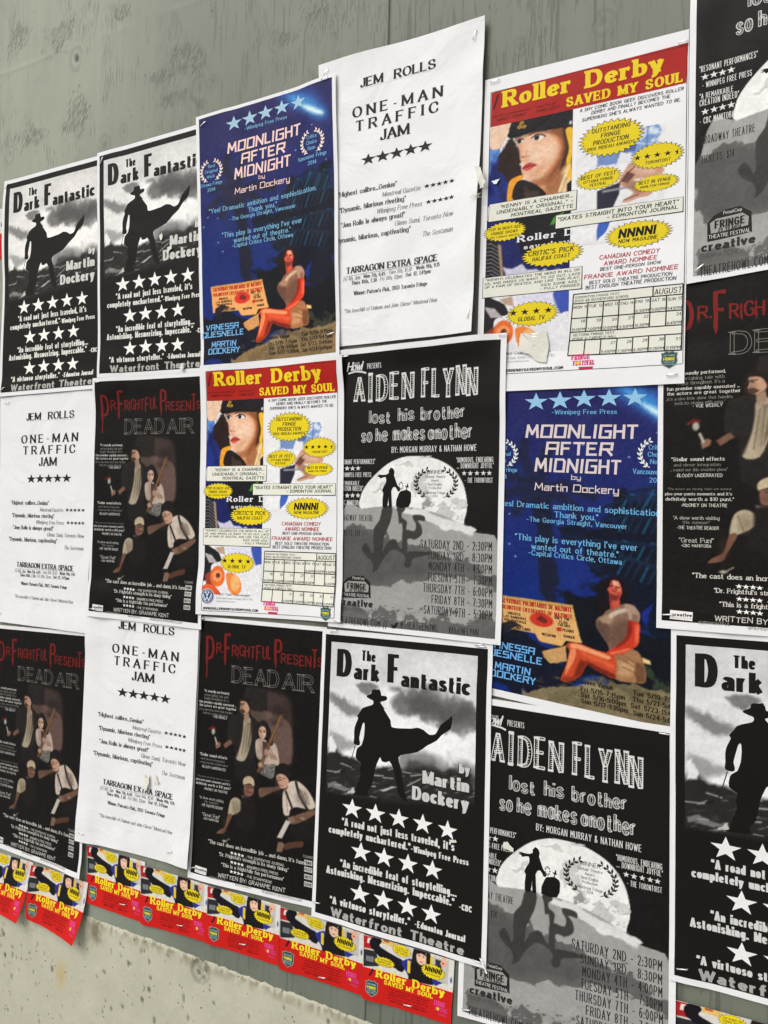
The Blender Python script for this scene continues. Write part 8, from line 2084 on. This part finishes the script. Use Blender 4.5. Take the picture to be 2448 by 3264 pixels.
scrap(-.4185, 1.7440, [(-.020, .017), (-.004, .015), (.016, .017), (.021, -.004), (.017, -.026), (.004, -.023), (-.006, -.013), (-.022, -.008)], 'large torn pale patch stapled near the foot of the comic poster', SCRAP_MAT, 2, (0, .010, -4), .0016)
scrap(-.4796, 1.9723, [(-.006, .002), (.006, .003), (.001, -.004), (-.003, -.002)], 'tiny white scrap on the blue jacket of the comic poster portrait', PAPER_MAT, 3, None, .002)
scrap(-1.1095, 1.0462, [(-.006, .010), (.007, .009), (.007, -.002), (.003, -.014), (-.008, -.011)], 'pale rectangular scrap on the typed poster below the horror poster', SCRAP_MAT, 4, (.001, .010, 0), .005)
scrap(-1.0879, 1.0537, [(-.001, .009), (.006, -.006), (-.005, -.006)], 'small triangular scrap on the typed poster, beside a bigger scrap', SCRAP_MAT, 5, (.001, -.005, 0), .003)
scrap(-.4421, 1.0760, [(-.005, .005), (.001, .007), (.004, .003), (.010, .000), (.010, -.005), (-.006, -.002)], 'pale torn scrap over the small quotes of the lowest moon poster', SCRAP_MAT, 6, None, .002)
scrap(-1.1112, 1.9949, [(-.007, .003), (.001, .006), (.003, -.002), (.001, -.007), (-.004, -.006)], 'pale scrap on the dark hillside of the cowboy poster behind the blue one', SCRAP_MAT, 7, None, .003)
scrap(-1.0908, 1.9690, [(-.007, .004), (.004, .007), (.006, .000), (-.001, -.002), (-.002, -.008), (-.006, -.008)], 'small scrap on the grey byline of the cowboy poster behind the blue one', SCRAP_MAT, 8, None, .003)
scrap(-1.0533, 1.7615, [(-.004, .006), (.004, .006), (.004, -.003), (.000, -.007), (-.005, -.002)], 'pale scrap at the bottom edge of a cowboy poster, above a horror poster', SCRAP_MAT, 9, None, .003)
scrap(-.5213, 1.0660, [(-.006, .002), (.005, .004), (.006, .001), (-.004, -.002)], 'thin scrap over a quote of the cowboy poster beside the lowest moon poster', SCRAP_MAT, 10, None, .0015)
scrap(-.4710, .9130, [(-.006, .008), (-.003, .008), (.007, -.008), (.005, -.010)], 'narrow white sliver on the grey hill of the lowest moon poster', PAPER_MAT, 12, None, .0015)

def knot():
    """frayed end of string caught on the poster's edge"""
    rnd = random.Random(6); x, z = -.5041, 1.9546; V, F = [], []; h = HEIGHT[int((z - GZ0) / GP), int((x - GX0) / GP)] + .002
    for k in range(9):
        a = rnd.uniform(0, math.tau); p = np.array([0., 0., 0.]); pts = []
        for i in range(6):
            pts.append(p.copy()); a += rnd.uniform(-.9, .9); p = p + np.array([math.cos(a) * .0022, -rnd.uniform(-.0004, .001), math.sin(a) * .0011])
        for i, q in enumerate(pts):
            b = len(V); V += [(q[0] + math.cos(t) * .0004, q[1] - h, q[2] + math.sin(t) * .0004) for t in (0, 2.1, 4.2)]
            if i: F += [(b - 3 + j, b - 3 + (j + 1) % 3, b + (j + 1) % 3, b + j) for j in range(3)]
    o = mesh_obj('string_knot', V, F, SCRAP_MAT); o.location = (x, 0, z); tag(o, 'frayed knot of string on the edge of the highest typed poster', 'string')
knot()
